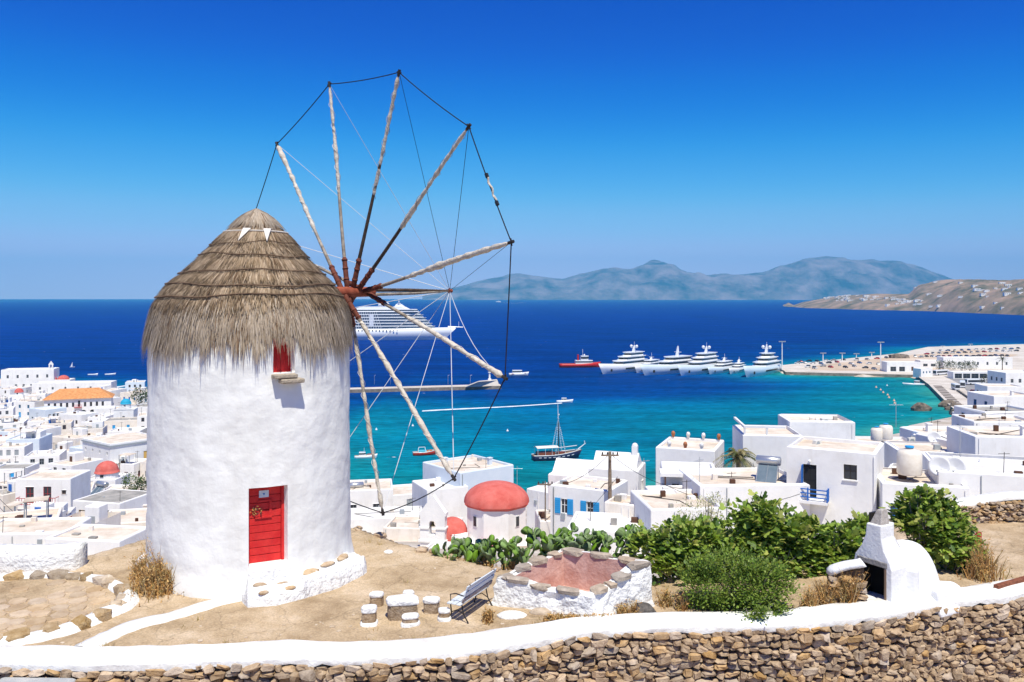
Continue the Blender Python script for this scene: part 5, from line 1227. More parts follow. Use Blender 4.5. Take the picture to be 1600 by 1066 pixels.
# --- landmarks of the town left of the mill
def hs(px, py, w, d, h, deg, label, **k):
    p = hit(px, py); t = house(p, w, d, h, deg, label, **k); t['px'] = 0; del t['px']; KEEP.append((px, py, w * F / p.y, h * F / p.y, p.y)); LM.append((p.x, p.y, max(w, d))); return t
KEEP = []; LM = []
TILE = mat('orange_roof_tile', (.50, .20, .07), .85, (.68, .34, .14), 1.2, .6, 3, .1, bdist=.2)
def hip(t, w, d, h):
    b = MB(); e = .7; b.add([(-w/2 - e, -e, h - .1), (w/2 + e, -e, h - .1), (w/2 + e, d + e, h - .1), (-w/2 - e, d + e, h - .1), (-w/2 + d*.42, d/2, h + 3.4), (w/2 - d*.42, d/2, h + 3.4)], [(0, 1, 5, 4), (1, 2, 5), (2, 3, 4, 5), (3, 0, 4), (3, 2, 1, 0)]); b.build('tiled_roof', TILE, t)
    b = MB(); b.box(-1.3, 1.3, -1.1, 0, 3.75, 3.9); 
    for x in (-1.25, -.6, 0, .6, 1.25): b.box(x - .04, x + .04, -1.08, -1.0, 3.9, 4.8)
    b.box(-1.3, 1.3, -1.09, -.99, 4.8, 4.88); b.build('balcony', REDP, t)
    for k in range(3):
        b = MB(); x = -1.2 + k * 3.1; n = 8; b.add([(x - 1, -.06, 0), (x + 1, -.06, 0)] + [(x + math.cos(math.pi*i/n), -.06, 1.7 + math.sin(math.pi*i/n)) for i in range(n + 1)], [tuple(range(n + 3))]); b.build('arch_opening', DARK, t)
hs(122, 652, 23, 11, 7.2, 22, 'long white hall with hipped orange tile roof and red balcony', f=[(1.6 + i * 2.05, 4.0, .8, 1.7 if i != 5 else 2.4, 'w', BROWN) for i in range(10)], l=openings(11, 7, 2, REDP, z=4.2, hh=1.6), extra=hip, par=.1)
hs(163, 657, 7, 6, 4.6, 22, 'white wing with brown doors in front of the orange-roofed hall', f=[(1.8, .1, 1.2, 2.5, 'd', BROWN)], r=[(3, .8, 1.1, 2.2, 'd', REDP)], roof=ROOFW)
def bellg(t, w, d, h):
    b = MB(); b.box(w/2 - 2.4, w/2 - 1.8, .2, 1, h, h + 2.2); b.box(w/2 - 1.0, w/2 - .4, .2, 1, h, h + 2.2); b.add([(w/2 - 2.6, .2, h + 2.2), (w/2 - .2, .2, h + 2.2), (w/2 - 1.4, .2, h + 4), (w/2 - 2.6, 1, h + 2.2), (w/2 - .2, 1, h + 2.2), (w/2 - 1.4, 1, h + 4)], [(0, 1, 2), (5, 4, 3), (0, 2, 5, 3), (1, 4, 5, 2), (0, 3, 4, 1)]); b.build('bell_gable', HW, t)
hs(43, 613, 24, 10, 11.5, 14, 'long tall white building with bell gable on the far shore edge', f=openings(24, 11, 5, GREYP, z=7.2, w=1, hh=1.6) + openings(24, 11, 4, GREYP, z=2.5, w=1, hh=1.6, m=5), l=openings(10, 11, 2, BLUE, z=6), extra=bellg, roof=ROOFW)
def vaults(t, w, d, h):
    for k, x in enumerate((-w*.22, w*.2)):
        b = MB(); b.lathe([(w*.2 * math.cos(i/6*math.pi/2) + .001, h - .2 + 2.2 * math.sin(i/6*math.pi/2)) for i in range(7)], 16, 0, (x, d*.45, 0)); b.build('pink_vault', DOME, t, True)
hs(86, 612, 14, 8, 6.0, 10, 'white church with two faded red vaults near the far shore', extra=vaults, roof=ROOFW)
def rdome(r, x=0, y=None, drum=.9, mt=None):
    def ex(t, w, d, h):
        yy = d/2 if y is None else y; b = MB(); b.lathe([(r*.97, h - .3), (r*.97, h + drum)], 16, 0, (x, yy, 0)); b.build('drum', HW, t)
        b = MB(); b.lathe([(r*1.06, h + drum), (r*1.06, h + drum + .15)] + [(r * math.cos(i/7*math.pi/2) + .001, h + drum + .15 + r*.95 * math.sin(i/7*math.pi/2)) for i in range(8)], 20, 0, (x, yy, 0)); b.build('dome', mt or DOME, t, True)
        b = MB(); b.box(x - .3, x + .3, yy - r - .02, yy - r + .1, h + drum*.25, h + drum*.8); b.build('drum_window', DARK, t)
    return ex
hs(25, 630, 6, 6, 3.6, 8, 'little white chapel with a small red dome near the left edge', extra=rdome(1.8), roof=ROOFW)
hs(112, 618, 36, 9, 6.2, 9, 'long flat-roofed white building behind the orange-roofed hall', roof=ROOFW, f=openings(36, 6, 6, GREYP, z=3))
def bdome(t, w, d, h):
    rdome(1.75, drum=1.7, mt=DOMEB)(t, w, d, h)
    b = MB(); b.add([(-w/2 - .2, -.1, h), (w/2 + .2, -.1, h), (0, -.1, h + 1.2), (-w/2 - .2, .4, h), (w/2 + .2, .4, h), (0, .4, h + 1.2)], [(0, 1, 2), (5, 4, 3), (0, 2, 5, 3), (1, 4, 5, 2), (0, 3, 4, 1)]); b.build('pediment', HW, t)
hs(193, 668, 6.4, 6.4, 6.0, 12, 'white chapel with bright blue dome and pediments', f=[(3.2, 2.2, .8, 1.7, 'w', GREYP)], r=[(2, 2.4, .7, 1.6, 'w', HW), (4.4, 2.4, .7, 1.6, 'w', HW)], extra=bdome, roof=ROOFW)
hs(58, 662, 9.5, 8, 5.2, -28, 'bluish white house with a blue door, left of the orange-roofed hall', f=[(2, 1, 1, 1.2, 'w', GREYP), (6.5, .1, 1.4, 2.4, 'd', BLUE)], r=openings(8, 5, 4, BROWN, hh=2.2, z=1.2), wall=HBLUE, roof=ROOFW)
def cornice(t, w, d, h):
    b = MB(); b.box(-w/2 - .2, w/2 + .2, -.2, -.01, h - .75, h - .4); b.box(w/2 + .01, w/2 + .2, -.01, d + .2, h - .75, h - .4); b.build('cornice', GREYP, t)
hs(150, 748, 12.5, 12, 8.2, -38, 'large white house with ochre shutters and grey cornice beside the mill', f=[(1.5 + i * 1.9, 2.2, .9, 1.9, 's', YELL if i % 3 else BROWN) for i in range(6)] + [(1.5 + i * 3.2, 5.6, .6, .7, 'w', HW) for i in range(4)], r=[(3, 3.2, 1.6, 2.4, 's', YELL), (8.2, 3.4, 1.6, 2.2, 's', YELL)], extra=cornice, roof=ROOFC)
hs(120, 735, 6, 6, 5.2, -30, 'pale blue house with tall dark windows left of the ochre-shuttered house', f=[(.9, .6, .9, 2.6, 'd', CYAN)] + [(2.4 + i * 1.35, 1, .7, 2.0, 'w', GREYP) for i in range(3)], wall=HBLUE, roof=ROOFW)
hs(155, 778, 6, 6, 3.4, 0, 'white chapel with a bright red dome in the middle of the left town', extra=rdome(2.1, drum=.75), roof=ROOFW)
def redb(t, w, d, h):
    b = MB(); b.box(-w/2 + .6, w/2 - 1.6, -1.0, 0, 3.0, 3.16); b.build('balcony_slab', HW, t)
    b = MB(); x0, x1 = -w/2 + .65, w/2 - 1.65
    for z in (3.2, 4.05): b.box(x0, x1, -.98, -.92, z, z + .07)
    n = 14
    for i in range(n + 1): x = lerp(x0, x1, i / n); b.box(x - .025, x + .025, -.97, -.93, 3.16, 4.05)
    for x in (x0, x1):
        b.box(x - .03, x + .03, -.92, 0, 4.05, 4.12); b.box(x - .03, x + .03, -.92, 0, 3.2, 3.27)
    b.build('balcony_railing', REDP, t)
hs(67, 822, 7.6, 6, 6.6, 2, 'white house with red balcony and two red French doors', f=[(2.0, 3.18, 1.1, 2.3, 'w', REDP), (4.4, 3.18, 1.1, 2.3, 'w', REDP), (6.7, 4.4, .6, .6, 'w', BROWN), (3.9, .9, 1.1, .5, 'w', REDP), (5.6, .5, .9, .9, 's', REDP)], extra=redb, roof=ROOFC, wall=HW)
hs(10, 772, 6.5, 6, 4.8, 4, 'white house with two bright blue shutters at the left edge', f=[(3.6, 1.0, 1.0, 1.3, 's', CYAN), (4.2, 3.2, .9, .9, 's', CYAN)], roof=ROOFG)
hs(150, 832, 7.2, 7, 4.0, -14, 'white house with grey slab roof, turquoise railings and solar panel', f=[(1.4, .9, 1.0, 1.9, 'w', YELL), (5.4, 1.4, .8, 1.6, 'w', GREYP)], l=[(3, 1.4, 2.2, 1.6, 'w', GREYP)], roof=ROOFG, par=.06)
def awn(t, w, d, h):
    b = MB(); b.box(-.4, 2.4, -1.8, 0, h - .5, h - .4); b.build('awning', GREYP, t); bar(t, 'awning_post', GREYP, [(2.3, -1.7, -1), (2.3, -1.7, h - .5)], r=.04)
hs(193, 806, 8.5, 6, 4.0, 6, 'white house with grey awning and pale blue door near the trees', f=[(1.4, 1.0, 1.0, 1.4, 'w', HW), (2.8, 1.0, 1.0, 1.4, 'w', YELL), (7.3, .6, 1.4, 2.6, 'd', mat('pale_blue_paint', (.42, .60, .80), .6))], roof=ROOFC, extra=awn)
hs(28, 862, 7.5, 5, 1.5, 4, 'wide cream-roofed low house in the bottom left corner of the town', roof=ROOFC, par=.2, rnd_edge=.15)
hs(128, 868, 6, 4, 1.2, -8, 'low white roof at the foot of the town beside the terrace edge', roof=ROOFC, par=.2)
hs(205, 850, 7, 6, 2.2, 12, 'cream-walled low house just left of the mill at the slope edge', wall=HWARM, roof=ROOFC)

def clutter(t, w, d, h):
    c = fr.random(); z = h - .35
    if c < .5:                                             # stair head or store on the roof
        a, b_, hh_ = fr.uniform(1.4, w * .45), fr.uniform(1.4, d * .5), fr.uniform(1.2, 2.2); x = fr.uniform(-w/2 + a/2 + .3, w/2 - a/2 - .3); y = fr.uniform(d * .35, d - b_ - .2)
        m = MB(); m.box(x - a/2, x + a/2, y, y + b_, z, z + hh_); bevel(m.build('stair_head', HW, t), .1, 2); m = MB(); m.box(x - .35, x + .35, y - .04, y + .01, z + .05, z + min(1.1, hh_ - .2)); m.build('roof_door', fr.choice((BROWN, BLUE, GREYP)), t)
    if .42 < c < .62:
        x = fr.uniform(-w * .3, w * .1); m = MB()                 # pergola or reed awning with posts
        m.box(x, x + w * .35, .3, d * .45, z + 2.0, z + 2.08); m.build('reed_awning', fr.choice((ROOFC, ROOFC, HWARM)), t)
        for xx in (x + .1, x + w * .35 - .1):
            for yy in (.4, d * .45 - .1): m = MB(); m.box(xx - .05, xx + .05, yy - .05, yy + .05, z, z + 2.0); m.build('awning_post', GREYP, t)
    for k in range(fr.randint(1, 4)):
        x = fr.uniform(-w * .42, w * .42); y = fr.uniform(.5, d - .5); s = fr.uniform(.15, .4); m = MB(); m.box(x - s, x + s, y - s * .7, y + s * .7, z, z + fr.uniform(.3, .9)); m.build('roof_box', fr.choice((HW, GREYP, HWARM, BROWN, ROOFG)), t)
    if fr.random() < .5:
        x = fr.uniform(-w * .4, w * .4); m = MB(); m.tube([(x, d * .6, z), (x, d * .6, z + 2.4)], .04, 4); m.tube([(x - .5, d * .6, z + 2.2), (x + .5, d * .6, z + 2.2)], .03, 4); m.build('aerial', DMETAL, t)
# --- the other houses of the left town, row behind row
FILL = [(66, 5), (76, 5.5), (86, 5.5), (96, 5.5), (107, 5.5), (118, 6), (130, 6.5), (143, 6.5), (158, 7.5), (174, 8), (190, 8), (207, 8.5), (226, 9), (246, 9.5), (268, 10), (291, 10), (316, 11), (344, 11), (374, 12), (405, 12.5), (435, 13)]
SHC = [('brown', BROWN), ('blue', BLUE), ('grey', GREYP), ('light blue', CYAN), ('red', REDP), ('brown', BROWN), ('grey', GREYP)]
fr = random.Random(21)
for ri, (Y, st) in enumerate(FILL):
    x = -820 * Y / F; row = []
    while x < -548 * Y / F:
        w = st * fr.uniform(.6, 1.05); cx = x + w / 2; cy = Y + fr.uniform(-2.5, 2.5) * Y / 150; d_ = st * fr.uniform(.7, 1.0); h = fr.choice((3.0, 3.3, 3.6, 4.2, 5.6, 6.2)) if Y > 110 else fr.choice((2.4, 3.0))
        x += w * fr.uniform(1.0, 1.22)
        if any((cx - a) ** 2 + (cy + d_/2 - b_ - s/2) ** 2 < (max(w, d_) * .5 + s * .5) ** 2 for a, b_, s in LM): continue
        if not inside(cx, cy + d_): continue
        z0 = zt(cx, cy); px = 800 + F * cx / cy; top = HY - F * (z0 + h) / cy; hw = w * F / cy / 2; bad = False
        for kx, ky, kw, kh, kY in KEEP:
            if cy < kY and px + hw > kx - kw / 2 and px - hw < kx + kw / 2 and top < ky - kh * (.1 if kY < 150 else .4): 
                h2 = (HY - (ky - kh * (.1 if kY < 150 else .4))) * cy / F - z0
                if h2 < 1.5: bad = True
                else: h = min(h, h2)
                top = HY - F * (z0 + h) / cy
        if bad: continue
        row.append((cx, cy, z0, w, d_, h))
    for k, (cx, cy, z0, w, d_, h) in enumerate(row):
        nm, mt = fr.choice(SHC); nw = fr.choice((2, 2, 3, 3)) if w > 5.5 else 2; kind = fr.choice('wwws'); two = h > 5
        f = openings(w, h, nw, mt, kind, .9, 1.25, 1.0)
        if fr.random() < .6: f[0] = (f[0][0], .05, .95, 2.1, 'd', mt)
        if two: f += openings(w, h, nw, mt, kind, .9, 1.25, 3.7)
        rf = fr.choice((ROOFC, ROOFC, ROOFC, ROOFW, ROOFW, ROOFG)); wl_ = fr.choice((HW, HW, HW, HW, HWARM, HWARM, HBLUE))
        rfn = {ROOFC.name: 'cream', ROOFW.name: 'white', ROOFG.name: 'grey'}[rf.name]
        lab = f"{'two-storey' if two else 'low'} {'white' if wl_ is HW else 'cream' if wl_ is HWARM else 'pale blue'} house, {rfn} roof, {ORD[k]} from left in town row {ORD[ri]} below hilltop"
        t = house(Vector((cx, cy, z0)), w, d_, h, fr.uniform(-26, 26), lab, f=f, r=openings(d_, h, fr.choice((1, 2)), mt) if fr.random() < .6 else (), l=openings(d_, h, 1, mt) if fr.random() < .5 else (), wall=wl_, roof=rf, chim=1 if fr.random() < .3 else 0, extra=clutter, group='houses of the town left of the windmill')

# --- the houses of the right hand town, between the near roofs and the harbour
for ri, Y in enumerate((114, 130, 148, 168, 190, 215, 244, 276, 310)):
    x = (lerp(690, 765, ri / 8)) * Y / F; k = 0
    while x < 835 * Y / F:
        w = fr.uniform(4.5, 8.5); cx = x + w/2; x += w * fr.uniform(1.0, 1.25); d_ = fr.uniform(5, 8); h = fr.choice((3, 3.4, 4, 5.8, 6.2)); cy = Y + fr.uniform(-3, 3); two = h > 5
        if not inside(cx, cy) or k > 18: continue
        nm, mt = fr.choice(SHC); rf = fr.choice((ROOFC, ROOFW, ROOFW, ROOFG)); wl_ = fr.choice((HW, HW, HW, HWARM)); rfn = {ROOFC.name: 'cream', ROOFW.name: 'white', ROOFG.name: 'grey'}[rf.name]
        f = openings(w, h, 2 if w < 6.5 else 3, mt, fr.choice('wws'), .9, 1.25, 1.0) + (openings(w, h, 2, mt, 'w', .9, 1.25, 3.8) if two else [])
        lab = f"{'two-storey' if two else 'low'} {'white' if wl_ is HW else 'cream'} house, {rfn} roof, {ORD[k]} from left in right town row {ORD[ri]} from camera"
        house(Vector((cx, cy, zt(cx, cy))), w, d_, h, fr.uniform(-30, 20), lab, f=f, l=openings(d_, h, 2, mt), wall=wl_, roof=rf, extra=clutter, group='houses of the town at the right edge'); k += 1
# ---------------------------------------------------------------- roof clutter
PANEL = mat('solar_glass', (.10, .14, .17), .15, (.16, .20, .23), .8, spec=.6); TANK = mat('tank_metal', (.55, .56, .57), .3, metal=.7)
def solar():
    t = thing('solar_heater', '', 'solar heater'); d = MB(); d.add([(-.55, 0, .1), (.55, 0, .1), (.55, 1.2, 1.05), (-.55, 1.2, 1.05), (-.55, .05, .04), (.55, .05, .04), (.55, 1.25, .99), (-.55, 1.25, .99)], [(0, 1, 2, 3), (7, 6, 5, 4), (0, 4, 5, 1), (1, 5, 6, 2), (2, 6, 7, 3), (3, 7, 4, 0)]); d.build('solar_panel', PANEL, t)
    d = MB(); d.add([(-.58, -.03, .08), (.58, -.03, .08), (.58, 0, .13), (-.58, 0, .13)], [(0, 1, 2, 3)]); 
    for x in (-.57, .57): d.tube([(x, 0, .1), (x, 1.2, 1.07)], .03, 5); d.tube([(x, 1.25, 1.0), (x, 1.25, 0)], .025, 5)
    d.tube([(0, 0, .12), (0, 1.2, 1.07)], .015, 5); d.build('stand', METAL, t)
    d = MB(); d.tube([(-.72, 1.3, 1.25), (-.68, 1.3, 1.25), (.68, 1.3, 1.25), (.72, 1.3, 1.25)], [.2, .27, .27, .2], 14); d.build('tank', TANK, t, True); return t
def acunit():
    t = thing('air_conditioner', '', 'air conditioner'); d = MB(); d.box(-.42, .42, -.16, .16, .05, .65); bevel(d.build('casing', mat('ac_casing', (.70, .68, .62), .6), t), .02)
    d = MB(); d.tube([(-.1, -.165, .35), (-.1, -.18, .35)], .24, 16); d.build('fan_grille', GREYP, t); d = MB()
    for x in (-.32, .32): d.box(x - .04, x + .04, -.14, .14, 0, .05)
    d.build('feet', DMETAL, t); return t
def dish():
    t = thing('satellite_dish', '', 'satellite dish'); d = MB(); d.X = Matrix.Translation((0, -.15, .75)) @ Matrix.Rotation(R(68), 4, 'X'); d.lathe([(.001, 0), (.2, .02), (.4, .08), (.5, .14), (.5, .15), (.4, .095), (.001, .015)], 20); d.build('reflector', mat('dish_grey', (.66, .66, .67), .5), t, True)
    d = MB(); d.tube([(0, .05, 0), (0, .05, .75)], .03, 6); d.tube([(0, -.2, .45), (0, -.72, .62)], .015, 5); d.cbox((0, -.74, .58), .08, .1, .1); d.build('mount', METAL, t); return t
def tank():
    t = thing('water_tank', '', 'water tank'); d = MB(); d.lathe([(.62, 0), (.66, .1), (.66, 1.15), (.55, 1.35), (.2, 1.42), (.2, 1.5), (.001, 1.5)], 18); d.build('drum', mat('tank_cream', (.70, .63, .53), .6, (.78, .72, .63), 3), t, True)
    d = MB(); d.lathe([(.24, 1.5), (.24, 1.58), (.001, 1.6)], 12); d.build('lid', CYAN, t); return t
def antenna():
    t = thing('tv_antenna', '', 'antenna'); d = MB(); d.tube([(0, 0, 0), (0, 0, 2.6)], .025, 5); d.build('mast', METAL, t); d = MB(); d.tube([(-.7, 0, 2.3), (.7, 0, 2.3)], .015, 4)
    for k in range(7): x = -.6 + k * .2; d.tube([(x, -.3 + .02 * k, 2.3), (x, .3 - .02 * k, 2.3)], .012, 4)
    d.build('array', METAL, t); return t
MAKE = dict(s=solar, a=acunit, d=dish, t=tank, n=antenna); first = {}
def put(kind, px, py, Y, rz, label, sc=1):
    p = P(px, py, Y)
    if kind not in first: first[kind] = t = MAKE[kind](); t.location = p; t.rotation_euler = (0, 0, R(rz)); t.scale = (sc,) * 3; t['label'] = label
    else: t = dup(first[kind], p, R(rz), label, sc)
put('s', 1196, 759, 66, -25, 'solar water heater on the cream terrace left of the blue balcony', 1.35)
put('s', 140, 781, 128, -30, 'solar water heater on the grey slab roof in the left town', 1.6)
put('s', 95, 829, 106, -35, 'tilted solar heater right of the red balcony house, upper one', 1.25)
put('s', 112, 836, 100, -35, 'tilted solar heater at the foot of the left town, lower one', 1.2)
put('s', 1455, 706, 85, 60, 'solar heater with shiny tank on the rooftops above the bay', 1.2)
put('s', 560, 783, 119, 20, 'tilted roof panel on the house just right of the mill', 1.5)
put('a', 1291, 667, 82, 10, 'air conditioner on the highest white roof behind the balcony house', 1.3)
put('a', 1277, 700, 68, 35, 'air conditioner on the parapet above the blue balcony', 1.0)
put('a', 1425, 695, 85, 10, 'air conditioner on the rooftop left of the shiny solar tank', 1.1)
put('a', 1525, 684, 92, 20, 'air conditioner by the square chimney near the rocky shore', 1.1)
put('a', 1341, 806, 63.5, 15, 'air conditioner on the wall foot below the blue balcony house', 1.0)
put('a', 1588, 678, 95, -20, 'round-grilled air conditioner at the right edge rooftops', 1.5)
put('a', 935, 824, 66.3, -25, 'air conditioner at the foot of the blue-shuttered house', 1.0)
put('d', 1470, 752, 62, -40, 'left of the two big satellite dishes on the right roof', 1.5)
put('d', 1493, 753, 62, -35, 'right of the two big satellite dishes on the right roof', 1.5)
put('d', 1460, 698, 82, -30, 'satellite dish beside the shiny solar tank', 1.2)
put('t', 1421, 741, 63, 0, 'cream water tank with blue lid right of the balcony house', 1.35)
put('t', 1370, 688, 71, 0, 'left white water tank on the balcony house roof', .75)
put('t', 1384, 686, 71, 0, 'right white water tank on the balcony house roof', .85)
for k, (px, py, Y, lb) in enumerate(((808, 760, 108, 'antenna on the cluttered roof behind the red dome'), (1006, 758, 80, 'antenna on a rooftop beside the open bay'), (1093, 765, 66, 'antenna pole beside the flat canopy house'), (1500, 715, 62, 'antenna on the small blue-window house'), (1561, 690, 90, 'antenna on the right edge rooftops'), (54, 640, 330, 'antenna left of the orange-roofed hall'), (1400, 668, 85, 'antenna above the turquoise bay rooftops'))): put('n', px, py, Y, 30 * k, lb, 1.0 if Y < 200 else 1.8)
# utility poles and wires
POLE = mat('pole_wood', (.17, .12, .08), .9, (.28, .21, .15), 6, .3, 30)
def upole(px, pyb, pyt, Y, label, r=.13):
    b_ = P(px, pyb, Y); h = (pyb - pyt) * Y / F; t = thing('utility_pole', label, 'utility pole', b_); d = MB(); d.tube([(0, 0, -1), (0, 0, h)], [r, r * .75], 9); d.build('pole', POLE, t)
    d = MB(); d.box(-.7, .7, -.06, .06, h - .35, h - .23); d.box(-.06, .06, -.5, .5, h - .6, h - .5); d.build('crossarm', POLE, t); d = MB()
    for x in (-.6, -.2, .25, .6): d.lathe([(.05, h - .23), (.07, h - .12), (.03, h - .02)], 7, 0, (x, 0, 0))
    d.build('insulators', DMETAL, t); return Vector((b_.x, b_.y, b_.z + h - .15))
t1 = upole(953, 786, 706, 66.5, 'wooden utility pole in front of the blue-shuttered house', .17)
t2 = upole(852, 824, 752, 74, 'thin dark utility pole right of the red dome', .07)
t3 = upole(187, 752, 723, 175, 'utility pole in front of the ochre-shuttered house')
def cable(label, a, b, sag, r=.02):
    d = MB(); d.tube([a.lerp(b, i / 16) - Vector((0, 0, sag * 4 * i / 16 * (1 - i / 16))) for i in range(17)], r, 4); tag(d.build('overhead_cable', ROPE), label, 'cable')
cable('overhead cable from the wooden pole down to the canopy house', t1, P(1075, 765, 67), .6); cable('overhead cable sagging across the courtyard wall', P(1035, 755, 66), P(1250, 772, 63), 1.2)
cable('overhead cable from the wooden pole to the red dome side', t1, P(852, 758, 73), .8); cable('pale cable crossing the blue-shuttered house front', P(965, 745, 66.3), P(893, 826, 66.0), .15, .015)
cable('upper cable sloping down over the left town roofs', P(-10, 770, 90), P(90, 845, 80), .5, .03); cable('lower cable sloping down over the left town roofs', P(-10, 782, 88), P(75, 850, 78), .5, .03)
# palm and trees
def frond_palm(label, px, py, Y, h, fl, n, tones, droop=1.0, nm='palm_tree', thick=.2):
    b_ = P(px, py, Y); t = thing(nm, label, 'palm tree', b_); d = MB(); d.tube([(0, 0, -1), (.05, 0, h * .5), (0, 0, h)], [thick * 1.2, thick, thick * 1.1], 10); d.build('trunk', POLE, t); b = MB(); b.c = []
    for k in range(n):
        a = rnd.uniform(0, 6.28); el = rnd.uniform(-.3, 1.3); L = fl * rnd.uniform(.8, 1.1); pr = Vector((0, 0, h)); dv = Vector((math.cos(a) * math.cos(el), math.sin(a) * math.cos(el), math.sin(el))); pts = []
        for i in range(9): f = i / 8; pts.append(pr + dv * L * f - Vector((0, 0, droop * L * .55 * f * f)))
        tn = rnd.choice(tones)
        for i in range(1, 9):
            c = pts[i]; ax = (pts[i] - pts[i-1]).normalized(); sd = ax.cross(Vector((0, 0, 1))); sd = sd.normalized() if sd.length > .01 else Vector((1, 0, 0))
            for s in (-1, 1):
                for q in range(2):
                    cc = pts[i-1].lerp(pts[i], .5 * q + .25); e = cc + (sd * s * .8 + ax * .7 - Vector((0, 0, .3))) * (L * .2 * (1 - .5 * i / 8)); w = ax * L * .022; b.add([cc - w, cc + w, e], [(0, 1, 2)]); b.c += [tn] * 3
    tag(b.build('crown', leafmat('palm_leaf', .2), t), kind='stuff')
frond_palm('palm with drooping olive fronds beside the tall white house', 1153, 738, 75, 1.3, 2.7, 46, [(.12, .13, .035), (.20, .18, .06), (.07, .09, .025), (.28, .24, .10)], 1.3)
frond_palm('small palm among the white houses near the quay', 1583, 606, 300, 3.5, 3.2, 30, [(.05, .09, .02), (.08, .12, .03)], 1.0)
frond_palm('tall dark palm left of the antenna by the right edge', 1566, 585, 380, 7, 3.0, 26, [(.05, .07, .03), (.09, .10, .05)], 1.0)
def tree(label, px, py, Y, r, h, tones, sz=.35, cnt=900, name='tree'):
    b_ = P(px, py, Y); t = bush(name, label, 'tree', b_, [((0, 0, h * .65), r, r, h * .4), ((-r * .5, 0, h * .5), r * .6, r * .6, h * .32), ((r * .5, 0, h * .52), r * .6, r * .6, h * .3)], cnt, sz, OVAL, tones, POLE, mname='tree_leaf'); return t
GT = [(.045, .085, .02), (.07, .115, .03), (.03, .06, .015), (.09, .12, .04)]; GO = [(.12, .11, .06), (.16, .14, .08), (.09, .09, .05)]
tree('bright green tree left of the windmill in the town, left one', 207, 776, 130, 1.5, 3.4, [(.09, .16, .03), (.13, .2, .05), (.06, .1, .02)], .3)
tree('darker green tree against the windmill in the town, right one', 222, 788, 128, 1.2, 4.0, GT, .3)
tree('dark round tree by the shore just left of the windmill', 220, 640, 330, 3.4, 8, GT, .7)
for k, (px, lb) in enumerate(((1470, 'leftmost grey-green tree in front of the long harbour building'), (1487, 'second grey-green tree in front of the long harbour building'), (1505, 'third grey-green tree in front of the long harbour building'), (1518, 'rightmost grey-green tree in front of the long harbour building'))): tree(lb, px, 581, 520, 3.6, 6.5, [(.10, .12, .06), (.14, .15, .09), (.07, .09, .04)], .8, 500)
tree('brown dry tree standing by the parked buses', 1543, 617, 390, 3.2, 9, GO, .7, 600); tree('brown dry tree beside the round grey tower', 1528, 648, 330, 2.6, 7, GO, .7, 500)
# ---------------------------------------------------------------- harbour
QC = mat('quay_concrete', (.50, .44, .37), .9, (.66, .60, .53), .08, .2, 1, .1); QS = mat('quay_side', (.16, .13, .10), .95, (.30, .25, .20), .4); TAN = mat('sandy_car_park', (.48, .36, .25), .95, (.62, .50, .38), .05)
ASPH = mat('pale_asphalt', (.22, .21, .21), .9, (.31, .30, .29), .1)
QP = [(184, 341), (193.4, 367), (229.4, 458), (249.4, 514), (175.6, 534), (185.6, 582.4), (255, 643.4), (326, 706.4), (400, 800.4), (526, 850.4), (760, 900.4), (760, 330), (300, 318)]
d = MB(); d.prism(QP, -56, -48.15, 1, top=0); o = tag(d.build('harbour_quay', [QC, QS]), 'broad concrete harbour quay and landfill', kind='structure')
d = MB(); d.add([(x, y, -48.14) for x, y in ((196, 545), (262, 532), (300, 560), (420, 690), (420, 770), (330, 690), (262, 630), (205, 575))], [tuple(range(8))]); d.build('car_park_surface', TAN, o)
d = MB(); d.add([(x, y, -48.135) for x, y in ((212, 380), (246, 455), (262, 505), (300, 500), (300, 400), (260, 370))], [tuple(range(6))]); d.build('bus_road_surface', ASPH, o)
dk = mat('quay_panel', (.14, .11, .09), .9)
for k in range(11):
    f = (k + .6) / 11.6; a = Vector((229, 457, 0)).lerp(Vector((194.5, 371, 0)), f); dr = Vector((-.37, -.93, 0)); nn = Vector((.93, -.37, 0)); d = MB(); p0 = a + nn * 1.6
    d.add([p0 + Vector((0, 0, -48.12)), p0 + dr * 5.2 + Vector((0, 0, -48.12)), p0 + dr * 5.2 + nn * 4.2 + Vector((0, 0, -48.12)), p0 + nn * 4.2 + Vector((0, 0, -48.12))], [(0, 1, 2, 3)]); d.build('dark_paving_panel', dk, o)
rk = mat('shore_rock', (.07, .055, .045), .95, (.24, .19, .14), .6, .8, 3)
def rock(label, px, py, Y, sx_, sy_, sz_):
    d = MB(); d.sphere((0, 0, .1), 1, 12, 7)
    for v in d.v: v *= 1 + .45 * nz(v.x * 1.7 + px, v.y * 1.7, v.z * 1.7)
    b_ = P(px, py, Y); o = d.build('shore_rock', rk, None, False, (b_.x, b_.y, SEA)); o.scale = (sx_, sy_, sz_); tag(o, label, 'rock')
rock('lone pointed rock standing in the turquoise bay', 1439, 641, 366, 4.2, 3, 3.4)
for k, (px, py) in enumerate(((1492, 641), (1500, 648), (1508, 655), (1516, 661), (1482, 636))): rock(f"dark shoreline rock at the quay end, {ORD[k]} of the rock row", px, py, 65000 / (py - HY), 4, 3, 2.6)
rock('brown rock mass at the far end of the car park', 1405, 562, 655, 9, 5, 5)
